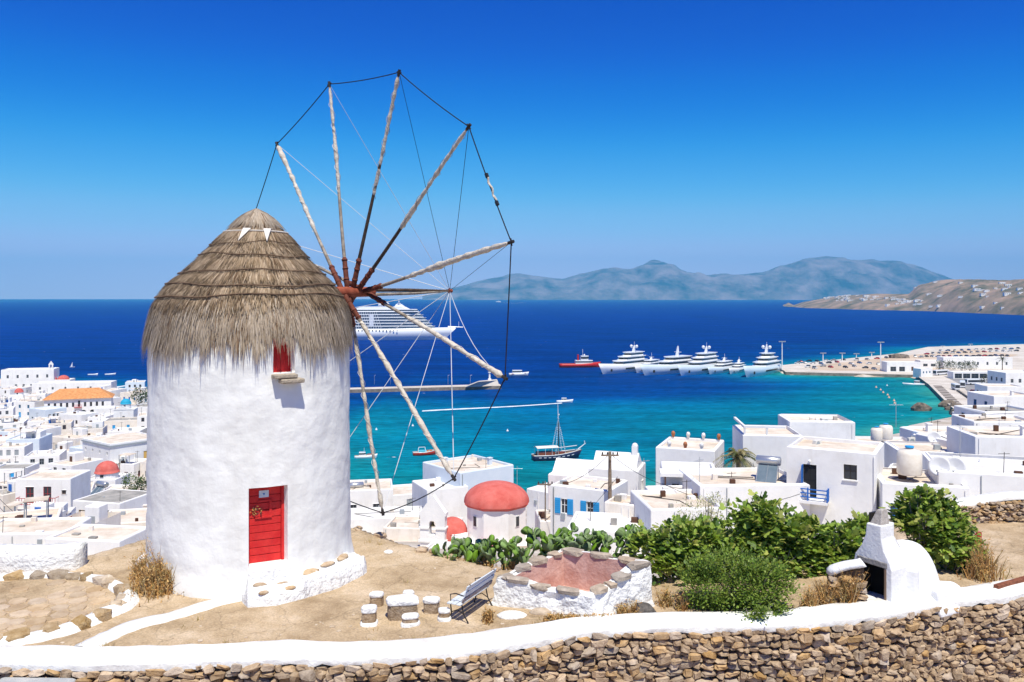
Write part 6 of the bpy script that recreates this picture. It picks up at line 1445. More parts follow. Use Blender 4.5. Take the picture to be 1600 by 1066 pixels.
# outer pier with light beacon
A = P(440, 617, 65000 / 153); B = P(756, 611, 65000 / 147); C_ = P(783, 608, 65000 / 144)
d = MB(); w = 4; d.prism([(A.x, A.y), (C_.x, C_.y), (C_.x - 1, C_.y + 9), (A.x, A.y + 9)], -56, -48.2, 1, top=0); pier = tag(d.build('harbour_pier', [QC, QS]), 'long low concrete pier across the bay behind the mill', 'pier')
d = MB(); d.prism([(B.x - 10, B.y + 1.5), (C_.x - 1, C_.y + .5), (C_.x - 1.5, C_.y + 8), (B.x - 10, B.y + 8.5)], -48.2, -45.4, 0, taper=[(B.x - 3, B.y + 2.5), (C_.x - 2, C_.y + 1.5), (C_.x - 2.5, C_.y + 7), (B.x - 3, B.y + 7.5)]); d.build('pier_head', QC, pier)
bx = P(765, 606, 455); t = thing('light_beacon', 'white harbour light beacon on the pier head', 'beacon', (bx.x, bx.y, -45.4)); d = MB(); d.lathe([(1.0, 0), (.9, .6), (.5, .8), (.45, 3.8), (.9, 4.0), (.9, 4.3), (.001, 4.3)], 12); d.build('tower', HW, t); d = MB(); d.lathe([(.4, 4.3), (.4, 5.2), (.001, 5.6)], 10); d.build('lantern', GREYP, t)
for k, px in enumerate((565, 585, 610, 700, 735)):
    p = P(px, 608, 458); d = MB(); d.tube([(0, 0, 0), (0, 0, 5)], .08, 5); d.tube([(0, 0, 5), (.8, 0, 5.1)], .06, 5); tag(d.build('pier_lamp', METAL, None, loc=(p.x, p.y, -48.2)), f'{ORD[k]} lamp post from the left on the outer pier', 'lamp post', 'lamp posts on the outer pier')
# tall light masts
def mast(label, px, pyb, pyt, Y):
    b_ = P(px, pyb, Y); h = (pyb - pyt) * Y / F; t = thing('light_mast', label, 'light mast', (b_.x, b_.y, -48.15)); h = -(pyt - HY) * Y / F + 48.15; d = MB(); d.tube([(0, 0, 0), (0, 0, h)], [.38, .25], 8); d.build('pole', HW, t)
    d = MB(); d.box(-2.2, 2.2, -.3, .3, h - .2, h + .2)
    for k in range(5): d.box(-2.1 + k * .9, -1.5 + k * .9, -.7, -.3, h - .25, h + .45)
    d.build('floodlights', GREYP, t)
mast('tall white floodlight mast at the quay end beside the yachts', 1222, 583, 534, 548); mast('tall white floodlight mast in the middle of the car park', 1376, 585, 535, 545)
for k, (px, pyt, Y) in enumerate(((1286, 552, 610), (1316, 552, 625), (1338, 553, 640), (1362, 551, 655), (1473, 541, 780), (1516, 538, 820))): mast(f'{ORD[k]} small lamp mast from the left along the car park back edge', px, 575, pyt, Y)
# cars, buses, scooters
CARC = [('white', (.75, .75, .75)), ('silver', (.42, .43, .45)), ('dark grey', (.05, .05, .06)), ('red', (.5, .02, .02)), ('blue', (.05, .12, .3)), ('white', (.7, .7, .7)), ('black', (.015, .015, .018))]
TYRE = mat('tyre', (.015, .015, .015), .9); carm = []
for k, (nm, c) in enumerate(CARC):
    d = MB(); van = k == 5; L_ = 4.1
    pr = [(-2.0, .32), (2.0, .32), (2.05, .62), (1.9, .82), (1.0, .92), (-1.9, .95), (-2.05, .7)]; d.X = Matrix.Rotation(R(90), 4, 'Z'); 
    d.sideprism([(y, z) for y, z in pr], -.85, .85, 0)
    tp = 1.9 if van else 1.45; d.add([(x * s, y, z) for s in (-1, 1) for x, y, z in ((.8, .95, .9), (.66, .35, tp), (.66, -1.3, tp), (.8, -1.85, .92))], [(0, 1, 2, 3), (7, 6, 5, 4), (0, 4, 5, 1), (2, 6, 7, 3)], 1)
    d.box(-.67, .67, -1.32, .37, tp - .02, tp + .04, 0)
    for x in (-.8, .8):
        for y in (-1.25, 1.3): d.tube([(x - .1, y, .32), (x + .1, y, .32)], .32, 10, 2)
    carm.append((nm, d.mesh('parked_car', [mat('car_paint_' + nm.replace(' ', '_') + str(k), c, .25, spec=.5), GLASS, TYRE])))
ci = random.Random(5)
ROWS = [('front row of the quay car park', [(1262, 574), (1273, 576), (1286, 573), (1298, 575), (1312, 572), (1321, 575), (1335, 573), (1352, 576), (1366, 577), (1392, 574)]), ('middle row of the quay car park', [(1246, 569), (1258, 568), (1270, 569), (1283, 569), (1295, 568), (1308, 567), (1330, 569), (1343, 568), (1358, 569), (1372, 570)]), ('back row of the quay car park', [(1252, 566), (1264, 565), (1277, 565), (1290, 564), (1302, 564), (1318, 563), (1338, 563), (1355, 562), (1370, 561), (1385, 560)]),
        ('car line behind the harbour buildings', [(1430 + 9 * i, 558.5 - .12 * i) for i in range(17)]), ('upper car line on the landfill', [(1448 + 10 * i, 553.5 - .35 * i) for i in range(15)]), ('farthest car line on the landfill', [(1470 + 11 * i, 549 - .35 * i) for i in range(12)]), ('cars by the bus road', [(1522, 613), (1528, 618), (1531, 610), (1536, 606), (1560, 598), (1556, 604)])]
for rn, pts in ROWS:
    for k, (px, py) in enumerate(pts):
        p = G(px, py + ci.uniform(-.5, .5), -48.1); ic = ci.randrange(7); nm, me_ = carm[ic]
        tag(link('parked_car', me_, None, (p.x, p.y, -48.13), ci.uniform(-.3, .3) + (1.57 if ci.random() < .5 else 0)), f'{nm} car, {ORD[k]} from left in the {rn}', 'car', 'cars parked on the harbour landfill')
BUSW = mat('bus_white', (.74, .75, .76), .3, spec=.5)
def bus(label, px, py, rz, L_=11):
    p = G(px, py, -48.1); t = thing('bus', label, 'bus', (p.x, p.y, -48.13), R(rz)); d = MB(); d.box(-L_/2, L_/2, -1.25, 1.25, .4, 3.2); bevel(d.build('body', BUSW, t), .15)
    d = MB(); d.box(-L_/2 + .5, L_/2 - .9, -1.28, -1.24, 1.5, 2.6); d.build('side_windows', GLASS, t); d = MB(); d.box(-L_/2 + .5, L_/2 - .9, 1.24, 1.28, 1.5, 2.6); d.build('side_windows', GLASS, t)
    d = MB(); d.box(-L_/2 - .03, -L_/2 + .02, -1.1, 1.1, 1.2, 2.8); d.build('windscreen', GLASS, t)
    for x in (-L_/2 + 2, L_/2 - 2.6):
        for y in (-1.15, 1.15): d = MB(); d.tube([(x, y - .14, .5), (x, y + .14, .5)], .5, 12); d.build('wheel', TYRE, t)
bus('white coach turning on the quay below the harbour trees', 1470, 586, 28, 12); bus('white minibus facing the camera on the bus road', 1493, 609, 78, 7); bus('white bus parked right of the minibus, nose to camera', 1504, 605, 62, 10); bus('white bus with dark windows parked broadside by the dry tree', 1524, 601, 5, 11); bus('white bus farthest right beside the bus shed', 1559, 594, 4, 11)
d = MB(); d.tube([(.55, -.05, .28), (.55, .05, .28)], .28, 10, 1); d.tube([(-.55, -.05, .28), (-.55, .05, .28)], .28, 10, 1); d.sideprism([(0, 0)] * 3, 0, 0) if False else None
d.box(-.75, -.05, -.14, .14, .45, .78, 0); d.box(-.1, .35, -.14, .14, .25, .36, 0); d.tube([(.3, 0, .3), (.55, 0, .95), (.5, 0, 1.02)], .06, 6, 0); d.tube([(.5, -.3, 1.0), (.5, .3, 1.0)], .03, 5, 1); sm = d.mesh('parked_scooter', [mat('scooter_dark', (.05, .05, .055), .4), TYRE])
for k in range(16): p = G(1497 + 1.7 * k, 612 + 1.15 * k, -48.1); tag(link('parked_scooter', sm, None, (p.x, p.y, -48.13), ci.uniform(-.2, .2)), f'parked scooter, {ORD[k]} from the far end of the quayside row', 'scooter', 'scooters parked along the quay')
# harbour buildings
def hb(px, py, w, dp, h, deg, label, **k): p = G(px, py, -48.15); return house(Vector((p.x, p.y, -48.15)), w, dp, h, deg, label, under=.5, **k)
hb(1412, 581.5, 21, 9, 6.4, -3, 'white harbour terminal with dark shop openings', f=[(4, .4, 3.6, 3, 'w', GREYP), (9.5, .4, 3.6, 3, 'w', GREYP), (16, .8, 1.4, 2.6, 'd', BROWN)], roof=ROOFW)
hb(1458, 575, 17, 8, 5, -2, 'low white block between the terminal and the long building', roof=ROOFW, f=openings(17, 5, 3, GREYP, z=1, w=3, hh=1.8)); hb(1528, 576, 46, 9, 7.5, -1, 'long white harbour building behind the row of trees', roof=ROOFW, f=openings(46, 7, 7, GREYP, z=2.4, w=1.3, hh=2))
hb(1448, 589, 9, 6, 5, 20, 'small white and pale blue house at the quay corner', f=openings(9, 5, 3, CYAN, z=2.2), roof=ROOFW); hb(1530, 592, 30, 7, 4, -2, 'flat-roofed white bus shed with dark open front', f=[(3 + i * 4.8, .2, 4.2, 2.8, 'o', GREYP) for i in range(6)], roof=ROOFW)
p = G(1543, 650, -47); t = thing('round_tower', 'blue-grey round ruined tower by the quay', 'tower', (p.x, p.y, -48)); d = MB(); d.lathe([(4.0, -1), (3.8, 3), (3.5, 6.5), (3.2, 6.6), (3.1, 5), (.001, 5)], 24, jit=.01); d.build('tower_wall', mat('grey_blue_stone', (.30, .34, .38), .95, (.44, .47, .50), 1, .5, 4), t)

# ---------------------------------------------------------------- boats
HULLW = mat('hull_white', (.74, .75, .76), .3, spec=.5); TINT = mat('tinted_glass', (.02, .03, .04), .1, spec=.6)
def hull(L_, B, H, sheer=.35, n=18, transom=.75, draft=.8, rake=.12):
    """bow at +x; returns a shell with a deck"""
    d = MB(); k = 6
    for i in range(n + 1):
        f = i / n; x = -L_/2 + L_ * f; bw = B/2 * (transom + (1 - transom) * min(1, f / .3)) * (1 - max(0, (f - .55) / .45) ** 2.2); zt_ = H * (1 + sheer * max(0, f - .4) ** 1.5 * 2)
        for j, (u, z) in enumerate(((1, zt_), (.96, zt_ * .5), (.82, 0), (.4, -draft), (0, -draft))):
            xx = x + rake * L_ * max(0, f - .6) * (z / H if z > 0 else 0); d.v.append(Vector((xx, -max(.02, bw) * u, z)))
        for j, (u, z) in enumerate(((.4, -draft), (.82, 0), (.96, zt_ * .5), (1, zt_))):
            xx = x + rake * L_ * max(0, f - .6) * (z / H if z > 0 else 0); d.v.append(Vector((xx, max(.02, bw) * u, z)))
    m_ = 9
    for i in range(n):
        for j in range(m_ - 1): d.f.append((i*m_+j, i*m_+j+1, (i+1)*m_+j+1, (i+1)*m_+j)); d.m.append(0)
        d.f.append((i*m_+m_-1, i*m_, (i+1)*m_, (i+1)*m_+m_-1)); d.m.append(1)
    d.f.append(tuple(range(m_))[::-1]); d.m.append(0); return d
def deckhouse(t, name, mt, x0, x1, w, z0, z1, rake0, rake1, win=None, taper=.9):
    d = MB(); a = [(x0, -w/2), (x1 - w*.35, -w/2), (x1, -w*.2), (x1, w*.2), (x1 - w*.35, w/2), (x0, w/2)]
    b = [(x + (rake0 if i in (0, 5) else -rake1), y * taper) for i, (x, y) in enumerate(a)]; d.prism(a, z0, z1, 0, taper=b); o = d.build(name, mt, t)
    if win:
        za_, zb = z0 + (z1 - z0) * .36, z0 + (z1 - z0) * .78; d = MB()
        def lv(z, e): 
            f = (z - z0) / (z1 - z0); q = [(lerp(a[i][0], b[i][0], f), lerp(a[i][1], b[i][1], f)) for i in range(6)]; cx = sum(x for x, y in q) / 6
            return [(cx + (x - cx) * (1 + e), y * (1 + e * 2.5)) for x, y in q]
        A_, B_ = lv(za_, .008), lv(zb, .008); d.add([(x, y, za_) for x, y in A_] + [(x, y, zb) for x, y in B_], [(i, i + 1, i + 7, i + 6) for i in range(5)]); d.build('window_band', TINT, o)
    return o
def boat_at(px, py): return G(px, py, SEA)
def yacht(label, px, py, L_, hd, decks, mastk, dome=True, blue=False, mh=.09):
    p = boat_at(px, py); t = thing('motor_yacht', label, 'yacht', (p.x, p.y, SEA), R(hd), 'motor yachts moored at the quay'); B = L_ * .2; H = L_ * .105
    d = hull(L_, B, H, .45, draft=.6, rake=.18); d.build('hull', [mat('hull_pale_blue', (.60, .68, .73), .3, spec=.5) if blue else HULLW, HULLW], t, True)
    d = MB(); 
    for s in (-1, 1): d.add([(-L_*.3, s * B * .492, H * .42), (L_*.1, s * B * .492, H * .42), (L_*.1, s * B * .496, H * .62), (-L_*.3, s * B * .496, H * .62)], [(0, 1, 2, 3)])
    d.build('hull_windows', TINT, t)
    d = MB(); d.box(L_*.36, L_*.39, -B*.3, -B*.26, H*.3, H*.62); d.box(L_*.36, L_*.39, B*.26, B*.3, H*.3, H*.62); d.build('anchor', DMETAL, t)
    z = H * 1.02; x0, x1, w = -L_*.42, L_*(.24 - .04 * (int(px) % 3)), B*.92; hh_ = L_ * .046
    for k in range(decks):
        o = deckhouse(t, 'deck_house', HULLW, x0, x1, w, z, z + hh_, .2, hh_ * 1.5, True); d = MB(); q = L_*.03
        pl_ = [(x0 - q, -w*.52), (x1 - w*.5, -w*.52), (x1 - w*.1, -w*.15), (x1 - w*.1, w*.15), (x1 - w*.5, w*.52), (x0 - q, w*.52)]; d.prism(pl_, z + hh_, z + hh_ + L_*.008); d.build('deck', HULLW, t)
        z += hh_ + L_*.008; x0 += L_*(.02 + .03 * (int(px * 7) % 3)); x1 -= L_*(.10 + .02 * (int(px) % 2)); w *= .88
    xm = (x0 + x1) / 2; d = MB(); d.prism([(xm - 1.2, -.8), (xm + 1, -.8), (xm + 1, .8), (xm - 1.2, .8)], z, z + L_*mh, 0, taper=[(xm - 1.2, -.3), (xm - .5, -.3), (xm - .5, .3), (xm - 1.2, .3)]); d.box(xm - 1.2, xm - .2, -L_*.05, L_*.05, z + L_*.05, z + L_*.056); d.tube([(xm - .8, 0, z + L_*.08), (xm - .8, 0, z + L_*.14)], .1, 5); d.build('mast', HULLW, t)
    if dome:
        for s in (-1, 1): d = MB(); d.sphere((xm - .4, s * L_*.045, z + L_*.075), L_*.022, 10, 6); d.build('radar_dome', HULLW, t, True)
yacht('large white motor yacht with two radar domes, leftmost beside the red tug', 975, 581, 48, 228, 3, 0); yacht('smaller white yacht second from the tug', 1012, 580, 34, 236, 2, 0, False, mh=.06)
yacht('long white motor yacht with tall mast, third from the tug', 1045, 583, 50, 222, 2, 0, False, True, mh=.13); yacht('white motor yacht with twin white domes, fourth from the tug', 1092, 583, 48, 230, 3, 0, True, True); yacht('small white yacht, fifth from the tug', 1126, 582, 34, 232, 2, 0, False, True, mh=.07)
yacht('smallest white yacht, between the fifth and the big end one', 1151, 582, 28, 238, 2, 0, False); yacht('large pale blue and white yacht nearest the floodlight mast', 1190, 585, 50, 232, 3, 0, True, True, mh=.11)
# red tug
p = boat_at(906, 574); t = thing('tugboat', 'red tugboat with white wheelhouse beside the yachts', 'tugboat', (p.x, p.y, SEA), R(4)); TUGR = mat('tug_red', (.55, .02, .02), .45)
hull(29, 8.5, 2.6, .5, draft=.5, transom=.9, rake=.03).build('hull', [TUGR, mat('deck_red', (.36, .05, .03), .7)], t, True); deckhouse(t, 'deck_house', HULLW, -3.5, 9.5, 6, 2.7, 5.0, .2, .4, True); deckhouse(t, 'wheelhouse', HULLW, .5, 6.0, 4.4, 5.0, 8.2, .1, -.2, True, 1.0)
d = MB(); d.tube([(2, 0, 8.2), (2, 0, 12.8)], .15, 6); d.tube([(2, -1.2, 10.8), (2, 1.2, 10.8)], .1, 5); d.sphere((3.2, 0, 8.8), .6, 8, 5); d.build('mast', HULLW, t)
for y in (-1.3, 1.3): d = MB(); d.tube([(-1.3, y, 5), (-1.3, y, 9)], .45, 8); d.build('funnel', TUGR, t)
d = MB(); d.tube([(14.5, -1, 2.9), (15.1, 0, 3.0), (14.5, 1, 2.9)], .5, 8); d.build('bow_fender', TYRE, t)
# cruise ship, bow to the right
p = boat_at(622, 531.5); SHL = 196; t = thing('cruise_ship', 'large white cruise ship behind the mill sails', 'cruise ship', (p.x - 45, p.y + 6, SEA), R(2.5))
d = hull(SHL, 26, 12.5, .16, n=30, draft=1, transom=.85, rake=.16); d.build('hull', [HULLW, HULLW], t, True)
z = 12.6; x0, x1 = -SHL*.44, SHL*.445
BAL = mat('balcony_grey', (.10, .13, .16), .4, (.24, .28, .32), .4)
for k in range(6):
    w = 25 - k * .5; d = MB(); xf = x1 - k * 3.4; xa = x0 + k * 1.2
    def dpoly(e): return [(xa, -w/2 + e), (SHL*.14 - k, -w/2 + e), (SHL*.33 - k*2.2, -w*.31 + e), (xf - e, -w*.13), (xf - e, w*.13), (SHL*.33 - k*2.2, w*.31 - e), (SHL*.14 - k, w/2 - e), (xa, w/2 - e)]
    d.prism(dpoly(0), z, z + .8, 0); d.prism(dpoly(1.1), z + .8, z + 3.2, 1); d.prism(dpoly(-.1), z + 3.2, z + 3.35, 0)
    for i in range(40): x = lerp(xa + 2, SHL*.13 - k, i / 39); d.box(x - .22, x + .22, -w/2 + .02, -w/2 + 1.2, z + .8, z + 3.2, 0)
    if k in (1, 2, 3, 4): d.box(12, 17, -w/2 - .05, -w/2 + 1.2, z + .75, z + 3.2, 0); d.box(-31, -26, -w/2 - .05, -w/2 + 1.2, z + .75, z + 3.2, 0)
    d.build('deck', [HULLW, BAL], t); z += 3.35
deckhouse(t, 'bridge_deck', HULLW, -20, 68, 15, z, z + 3, 8, 2, True); deckhouse(t, 'top_deck', HULLW, -6, 58, 12, z + 3, z + 6, 7, 6, False)
d = MB(); d.X = Matrix.Translation((36, 0, 0)); d.prism([(4, -3), (16, -3), (16, 3), (4, 3)], z + 5.9, z + 9, 0, taper=[(6, -2), (12, -2), (12, 2), (6, 2)]); d.tube([(9, 0, z + 9), (9, 0, z + 13)], .5, 6); d.box(8.4, 9.6, -4, 4, z + 11, z + 11.5); d.box(7.5, 11, -2.5, 2.5, z + 9, z + 10.2); d.build('mast', HULLW, t)
for x in (24, 31.5): d = MB(); d.sphere((x, -3, z + 8), 2.9, 14, 8); d.build('radar_dome', HULLW, t, True)
d = MB(); d.prism([(-74, -8), (-46, -8), (-46, 8), (-74, 8)], z - 6, z - 1, 0, taper=[(-68, -6), (-58, -6), (-58, 6), (-68, 6)]); d.build('funnel', mat('teal_paint', (.03, .22, .26), .5), t)
for k in range(5): d = MB(); x = -70 + k * 14 if k < 3 else -60 + (k - 3) * 9 + 40; d.prism([(x - 4.5, -13.6), (x + 4, -13.6), (x + 5, -12.4), (x + 4, -11.4), (x - 4.5, -11.4)], 14, 16.6, 0); bevel(d.build('lifeboat', mat('lifeboat_orange', (.62, .16, .08), .5), t), .5, 2)
d = MB()
for i in range(9): x = -62 + i * 4; d.box(x - .9, x + .9, -13.08, -12.6, 8.3, 9.9)
for i in range(22): x = -40 + i * 4; d.box(x - .7, x + .7, -13.06, -12.6, 10.6, 11.8)
d.build('portholes', GLASS, t)
d = MB(); d.tube([(SHL*.52, 0, 15), (SHL*.61, 0, 14.4)], [.9, .5], 6); d.tube([(SHL*.585, 0, 14.5), (SHL*.585, 0, 21)], .25, 5); d.build('bowsprit_platform', HULLW, t)
# two-masted looking wooden day boat
p = boat_at(868, 718); t = thing('sailing_boat', 'dark blue wooden excursion boat with tall mast and cream awning', 'sailing boat', (p.x, p.y, SEA), R(16)); t.scale = (1.2, 1.2, 1.36)
d = hull(12.2, 3.7, 1.15, .7, draft=.4, transom=.7, rake=.14); d.build('hull', [mat('hull_navy', (.012, .018, .06), .4), mat('deck_teak', (.30, .19, .10), .7)], t, True)
d = MB()
for i in range(8):
    f0_, f1_ = .1 + i * .1, .1 + i * .1 + .055; pts = []
    for f in (f0_, f1_): x = -6.1 + 12.2 * f; bw = 1.85 * (.7 + .3 * min(1, f / .3)) * (1 - max(0, (f - .55) / .45) ** 2.2) + .03; zz = 1.15 * (1 + .7 * max(0, f - .4) ** 1.5 * 2); pts += [(x + .14*12.2*max(0, f-.6)*.7, -bw * .985, zz * .62), (x + .14*12.2*max(0, f-.6)*.8, -bw * .99, zz * .74)]
    d.add(pts, [(0, 2, 3, 1)])
d.build('hull_stripe', HULLW, t)
d = MB(); d.tube([Vector(((-6.1 + 12.2 * f) + .14*12.2*max(0, f-.6), s * 1.85 * (.7 + .3 * min(1, f/.3)) * (1 - max(0, (f-.55)/.45)**2.2), 1.2 * (1 + .7 * max(0, f-.4)**1.5*2) + .05)) for s in (-1,) for f in [i / 16 for i in range(17)]], .08, 5); d.tube([Vector(((-6.1 + 12.2 * f) + .14*12.2*max(0, f-.6), 1.85 * (.7 + .3 * min(1, f/.3)) * (1 - max(0, (f-.55)/.45)**2.2), 1.2 * (1 + .7 * max(0, f-.4)**1.5*2) + .05)) for f in [i / 16 for i in range(17)]], .08, 5); d.build('gunwale', HULLW, t)
d = MB(); d.box(-5, -.6, -1.2, 1.2, 1.1, 1.9); d.box(-.4, 2.4, -.7, .7, 1.15, 1.7); d.build('cabin', mat('varnished_wood', (.20, .06, .035), .5), t)
d = MB(); n = 8; v = []; 
for i in range(n + 1): y = -1.6 + 3.2 * i / n; v += [(-5.4, y, 2.95 + .2 * math.cos(y)), (.4, y, 2.95 + .2 * math.cos(y)), (-5.4, y, 2.87 + .2 * math.cos(y)), (.4, y, 2.87 + .2 * math.cos(y))]
d.add(v, [(i*4, i*4+1, i*4+5, i*4+4) for i in range(n)] + [(i*4+2, i*4+6, i*4+7, i*4+3) for i in range(n)] + [(0, 2, 3, 1), (n*4, n*4+1, n*4+3, n*4+2)]); d.build('awning', mat('awning_cream', (.72, .69, .62), .8), t)
d = MB()
for x in (-5.2, -3.2, -1.4, .2):
    for y in (-1.5, 1.5): d.tube([(x, y, 1.2), (x, y, 2.95)], .05, 5)
d.build('awning_posts', HULLW, t)
d = MB(); d.tube([(.9, 0, 1.2), (.75, 0, 8.6)], [.16, .11], 8); d.build('lower_mast', mat('mast_dark', (.03, .025, .03), .6), t); d = MB(); d.tube([(.75, 0, 8.4), (.62, 0, 12.8)], [.1, .05], 7); d.tube([(.7, -.7, 9.3), (.7, .7, 9.3)], .05, 5); d.sphere((.95, 0, 10.1), .16, 7, 4); d.build('topmast', HULLW, t)
d = MB(); d.tube([(6.2, 0, 2.1), (8.2, 0, 3.3)], [.14, .08], 6); d.tube([(8.0, 0, 3.2), (7.9, 0, 3.9)], .1, 5); d.tube([(.8, 0, 2.6), (5.8, 0, 2.9)], .09, 6); d.build('bowsprit', HULLW, t)
for s in (-1, 1):
    d = MB(); top = Vector((.72, 0, 9.1)); a1, a2 = Vector((-.5, s * 1.7, 1.4)), Vector((2.2, s * 1.6, 1.4)); d.tube([a1, top], .025, 4); d.tube([a2, top], .025, 4)
    for i in range(16): f = i / 20; d.tube([a1.lerp(top, f), a2.lerp(top, f)] if False else [a2.lerp(top, f) + Vector((-.12, 0, 0)), a2.lerp(top, f) + Vector((.22, 0, 0))], .03, 4); d.tube([a1.lerp(top, f) - Vector((.2, 0, 0)), a1.lerp(top, f) + Vector((.12, 0, 0))], .03, 4)
    d.build('rope_ladder', HULLW, t)
# small boats
def small(name, label, px, py, L_, hd, hc, dc, cabin=None, cat='boat', extra=None, B=.33, H=.13):
    p = boat_at(px, py); t = thing(name, label, cat, (p.x, p.y, SEA), R(hd)); hull(L_, L_*B, L_*H, .6, 12, draft=.25, transom=.6, rake=.1).build('hull', [hc, dc], t, True)
    if cabin: deckhouse(t, 'cabin', HULLW, *cabin, L_*H, L_*H + L_*.16, .1, .2, True)
    if extra: extra(t, L_)
    return t
DK = mat('deck_grey_wood', (.42, .36, .28), .8)
def caique(t, L_):
    d = MB(); d.box(-L_*.28, L_*.05, -L_*.1, L_*.1, L_*.12, L_*.2); d.build('engine_box', mat('turquoise_paint', (.10, .48, .60), .6), t); d = MB()
    d.tube([(-L_*.3, -L_*.13, L_*.14), (-L_*.26, 0, L_*.33), (-L_*.3, L_*.13, L_*.14)], .05, 5); d.tube([(L_*.02, -L_*.13, L_*.14), (0, 0, L_*.33), (L_*.02, L_*.13, L_*.14)], .05, 5); d.tube([(-L_*.26, 0, L_*.33), (0, 0, L_*.33)], .06, 5); d.build('awning_frame', HULLW, t)
    d = MB(); d.cbox((L_*.25, 0, L_*.14), .7, .6, .5); d.cbox((L_*.12, .2, L_*.14), .5, .5, .4); d.build('nets', mat('orange_nets', (.5, .18, .06), .9), t)
    d = MB()
    for s in (-1, 1): d.tube([Vector(((-L_/2 + L_ * f) + .1*L_*max(0, f-.6), s * L_*.165 * (.6 + .4 * min(1, f/.3)) * (1 - max(0, (f-.55)/.45)**2.2), L_*.13 * (1 + .6 * max(0, f-.4)**1.5*2) + .03)) for f in [i / 12 for i in range(13)]], .07, 5)
    d.build('gunwale', HULLW, t)
small('fishing_boat', 'small red-hulled fishing boat with turquoise deck box', 664, 711, 7.6, 15, mat('boat_red', (.42, .03, .015), .5), DK, None, extra=caique)
small('fishing_boat', 'small white fishing boat with cabin just right of the mill', 571, 716, 6.6, 8, HULLW, DK, (-2, .2, 1.5), extra=lambda t, L_: (bar(t, 'mast', HULLW, [(-.4, 0, 1.5), (-.4, 0, 3.2)], r=.05), bar(t, 'rail', REDP, [(.6, -.8, 1.2), (2.6, -.3, 1.5)], [(.6, .8, 1.2), (2.6, .3, 1.5)], r=.05)))
small('motor_boat', 'white and orange tender crossing near the end of the sails', 810, 587, 12, 6, HULLW, HULLW, (-4, 2.5, 3.4), 'boat', lambda t, L_: bar(t, 'orange_trim', mat('trim_orange', (.6, .2, .08), .5), [(-5, -1.9, 1.2), (4.5, -1.3, 1.7)], r=.16))
small('motor_boat', 'white speedboat racing right with a foaming wake', 882, 629, 7.5, 5, HULLW, HULLW, (-1.5, 1.2, 1.8), 'speedboat', lambda t, L_: bar(t, 'arch', HULLW, [(-.6, -1, 1), (-.8, -.6, 2.3), (-.8, .6, 2.3), (-.6, 1, 1)], r=.1))
small('motor_boat', 'distant white ferry boat near the horizon', 779, 472.5, 46, 178, HULLW, HULLW, (-16, 10, 12), 'boat', lambda t, L_: None)
small('motor_boat', 'low white motorboat moored beside the paved quay', 1428, 602, 11, 172, HULLW, HULLW, (-3, 0, 2), 'boat', lambda t, L_: None, H=.08)
for k, (px, py, lb) in enumerate(((145, 586.5, 'tiny white boat on the sea at left'), (172, 586, 'tiny white dinghy right of the other tiny boat at left'), (187, 606, 'tiny white boat close to the blue-domed chapel shore'))): small('dinghy', lb, px, py, 6, 20 * k, HULLW, HULLW)
p = boat_at(113, 574); t = thing('sailboat', 'tiny white sailboat far out at left', 'sailboat', (p.x, p.y, SEA), R(20)); t.scale = (.4, .4, .4); hull(8, 2.5, .9, .3).build('hull', [HULLW, HULLW], t); d = MB(); d.add([(.3, 0, 1.2), (-3, .1, 1.3), (.3, 0, 9.5), (.3, .06, 1.2), (-3, .16, 1.3), (.3, .06, 9.5)], [(0, 1, 2), (5, 4, 3), (0, 3, 4, 1), (1, 4, 5, 2), (2, 5, 3, 0)]); d.build('sail', HULLW, t)
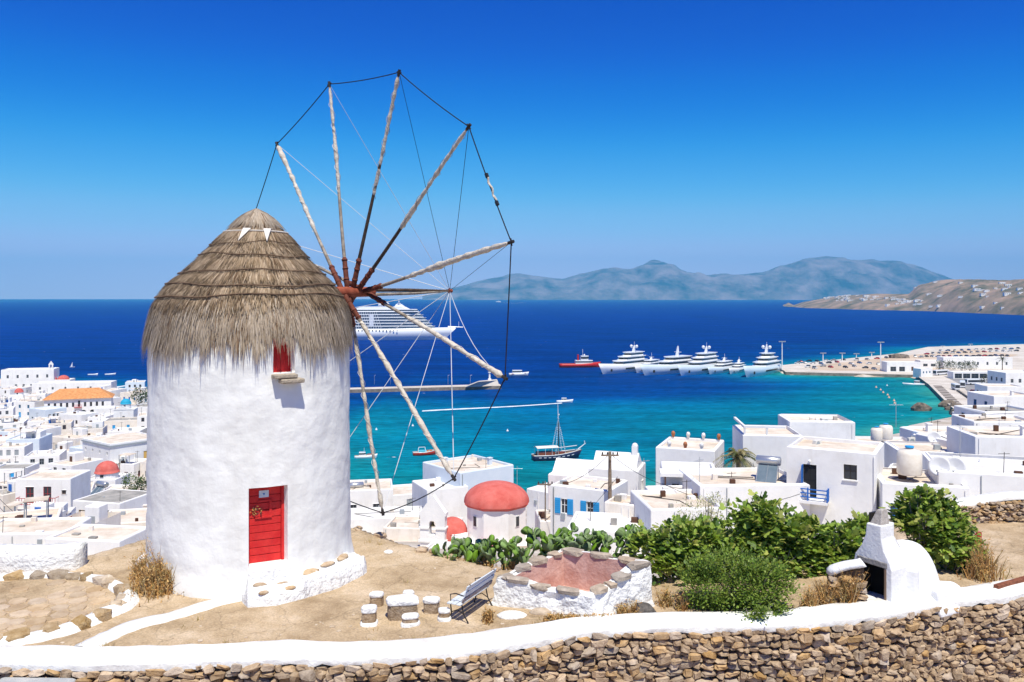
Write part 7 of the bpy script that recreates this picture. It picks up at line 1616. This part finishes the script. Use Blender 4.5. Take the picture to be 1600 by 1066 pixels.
# wakes: foam lying on the water
FOAM = mat('sea_foam', (.62, .72, .76), .7, (.86, .88, .88), .5)
def wake(label, pts, w0, w1):
    d = MB(); n = 60
    for i in range(n + 1):
        f = i / n; px = lerp(pts[0][0], pts[1][0], f); py = lerp(pts[0][1], pts[1][1], f) + .6 * math.sin(f * 5); p = boat_at(px, py); w = lerp(w0, w1, f) * (1 + .6 * nz(f * 18, w0)); d.v += [p + Vector((0, -w, .03)), p + Vector((0, -w*.3, .16)), p + Vector((0, w*.4, .14)), p + Vector((0, w, .03))]
    for i in range(n):
        for j in range(3): d.f.append((i*4+j, (i+1)*4+j, (i+1)*4+j+1, i*4+j+1)); d.m.append(0)
    tag(d.build('boat_wake', FOAM, smooth=True), label, kind='stuff')
wake('white foam wake behind the speedboat', ((878, 630), (660, 643)), 1.0, 1.7); wake('foam wake behind the distant ferry', ((786, 473), (822, 474)), 12, 20)
BU = MB(); BU.sphere((0, 0, .2), .9, 10, 6); BU.lathe([(.3, .9), (.15, 1.8), (.001, 1.85)], 8); bm_ = BU.mesh('mooring_buoy', mat('buoy_orange', (.75, .45, .32), .6)); BW = BU.mesh('mooring_buoy', HULLW)
for k, (px, py) in enumerate(((1369, 606), (1376, 610), (1380, 614), (1387, 618), (1389, 622), (1397, 627), (1398, 631))): o = link('mooring_buoy', bm_, None, boat_at(px, py)); o.scale = (.62,) * 3; tag(o, f'orange mooring buoy, {ORD[k]} from the far end of the buoy line', 'buoy', 'buoys in the turquoise bay')
for px, py, lb in ((1386, 603, 'white buoy right of the orange buoy line'), (645, 666, 'white buoy left of the red fishing boat'), (588, 672, 'white buoy near the mill sail pole'), (793, 674, 'buoy with short ripple near the sail tip rope'), (699, 755, 'small white buoy close to the lowest sail tip'), (879, 708, 'small white buoy beside the excursion boat')): o = link('mooring_buoy', BW, None, boat_at(px, py)); o.scale = (.5,) * 3; tag(o, lb, 'buoy')
# parked vans on the near quay
for px, py, lb, rz in ((628, 788, 'white van parked on the near quay, left one', 80), (667, 790, 'white van parked on the near quay with open rear, right one', 60)):
    p = P(px, py, 190); o = link('parked_van', carm[5][1], None, (p.x, p.y, zt(p.x, p.y) + .1), R(rz)); o.scale = (1.25, 1.2, 1.25); tag(o, lb, 'van')

# ---------------------------------------------------------------- the haze of the air
hm = bpy.data.materials.new('haze_air'); hm.use_nodes = True; hm.node_tree.nodes.clear(); vp = hm.node_tree.nodes.new('ShaderNodeVolumePrincipled'); vp.inputs['Density'].default_value = 6.8e-5; vp.inputs['Color'].default_value = (.15, .64, 1.0, 1); vp.inputs['Anisotropy'].default_value = -.3
mo_ = hm.node_tree.nodes.new('ShaderNodeOutputMaterial'); hm.node_tree.links.new(vp.outputs[0], mo_.inputs['Volume'])
d = MB(); d.box(-18500, 18500, -900, 18500, -62, 850); tag(d.build('haze', hm), 'thin blue sea haze in the air', kind='stuff')
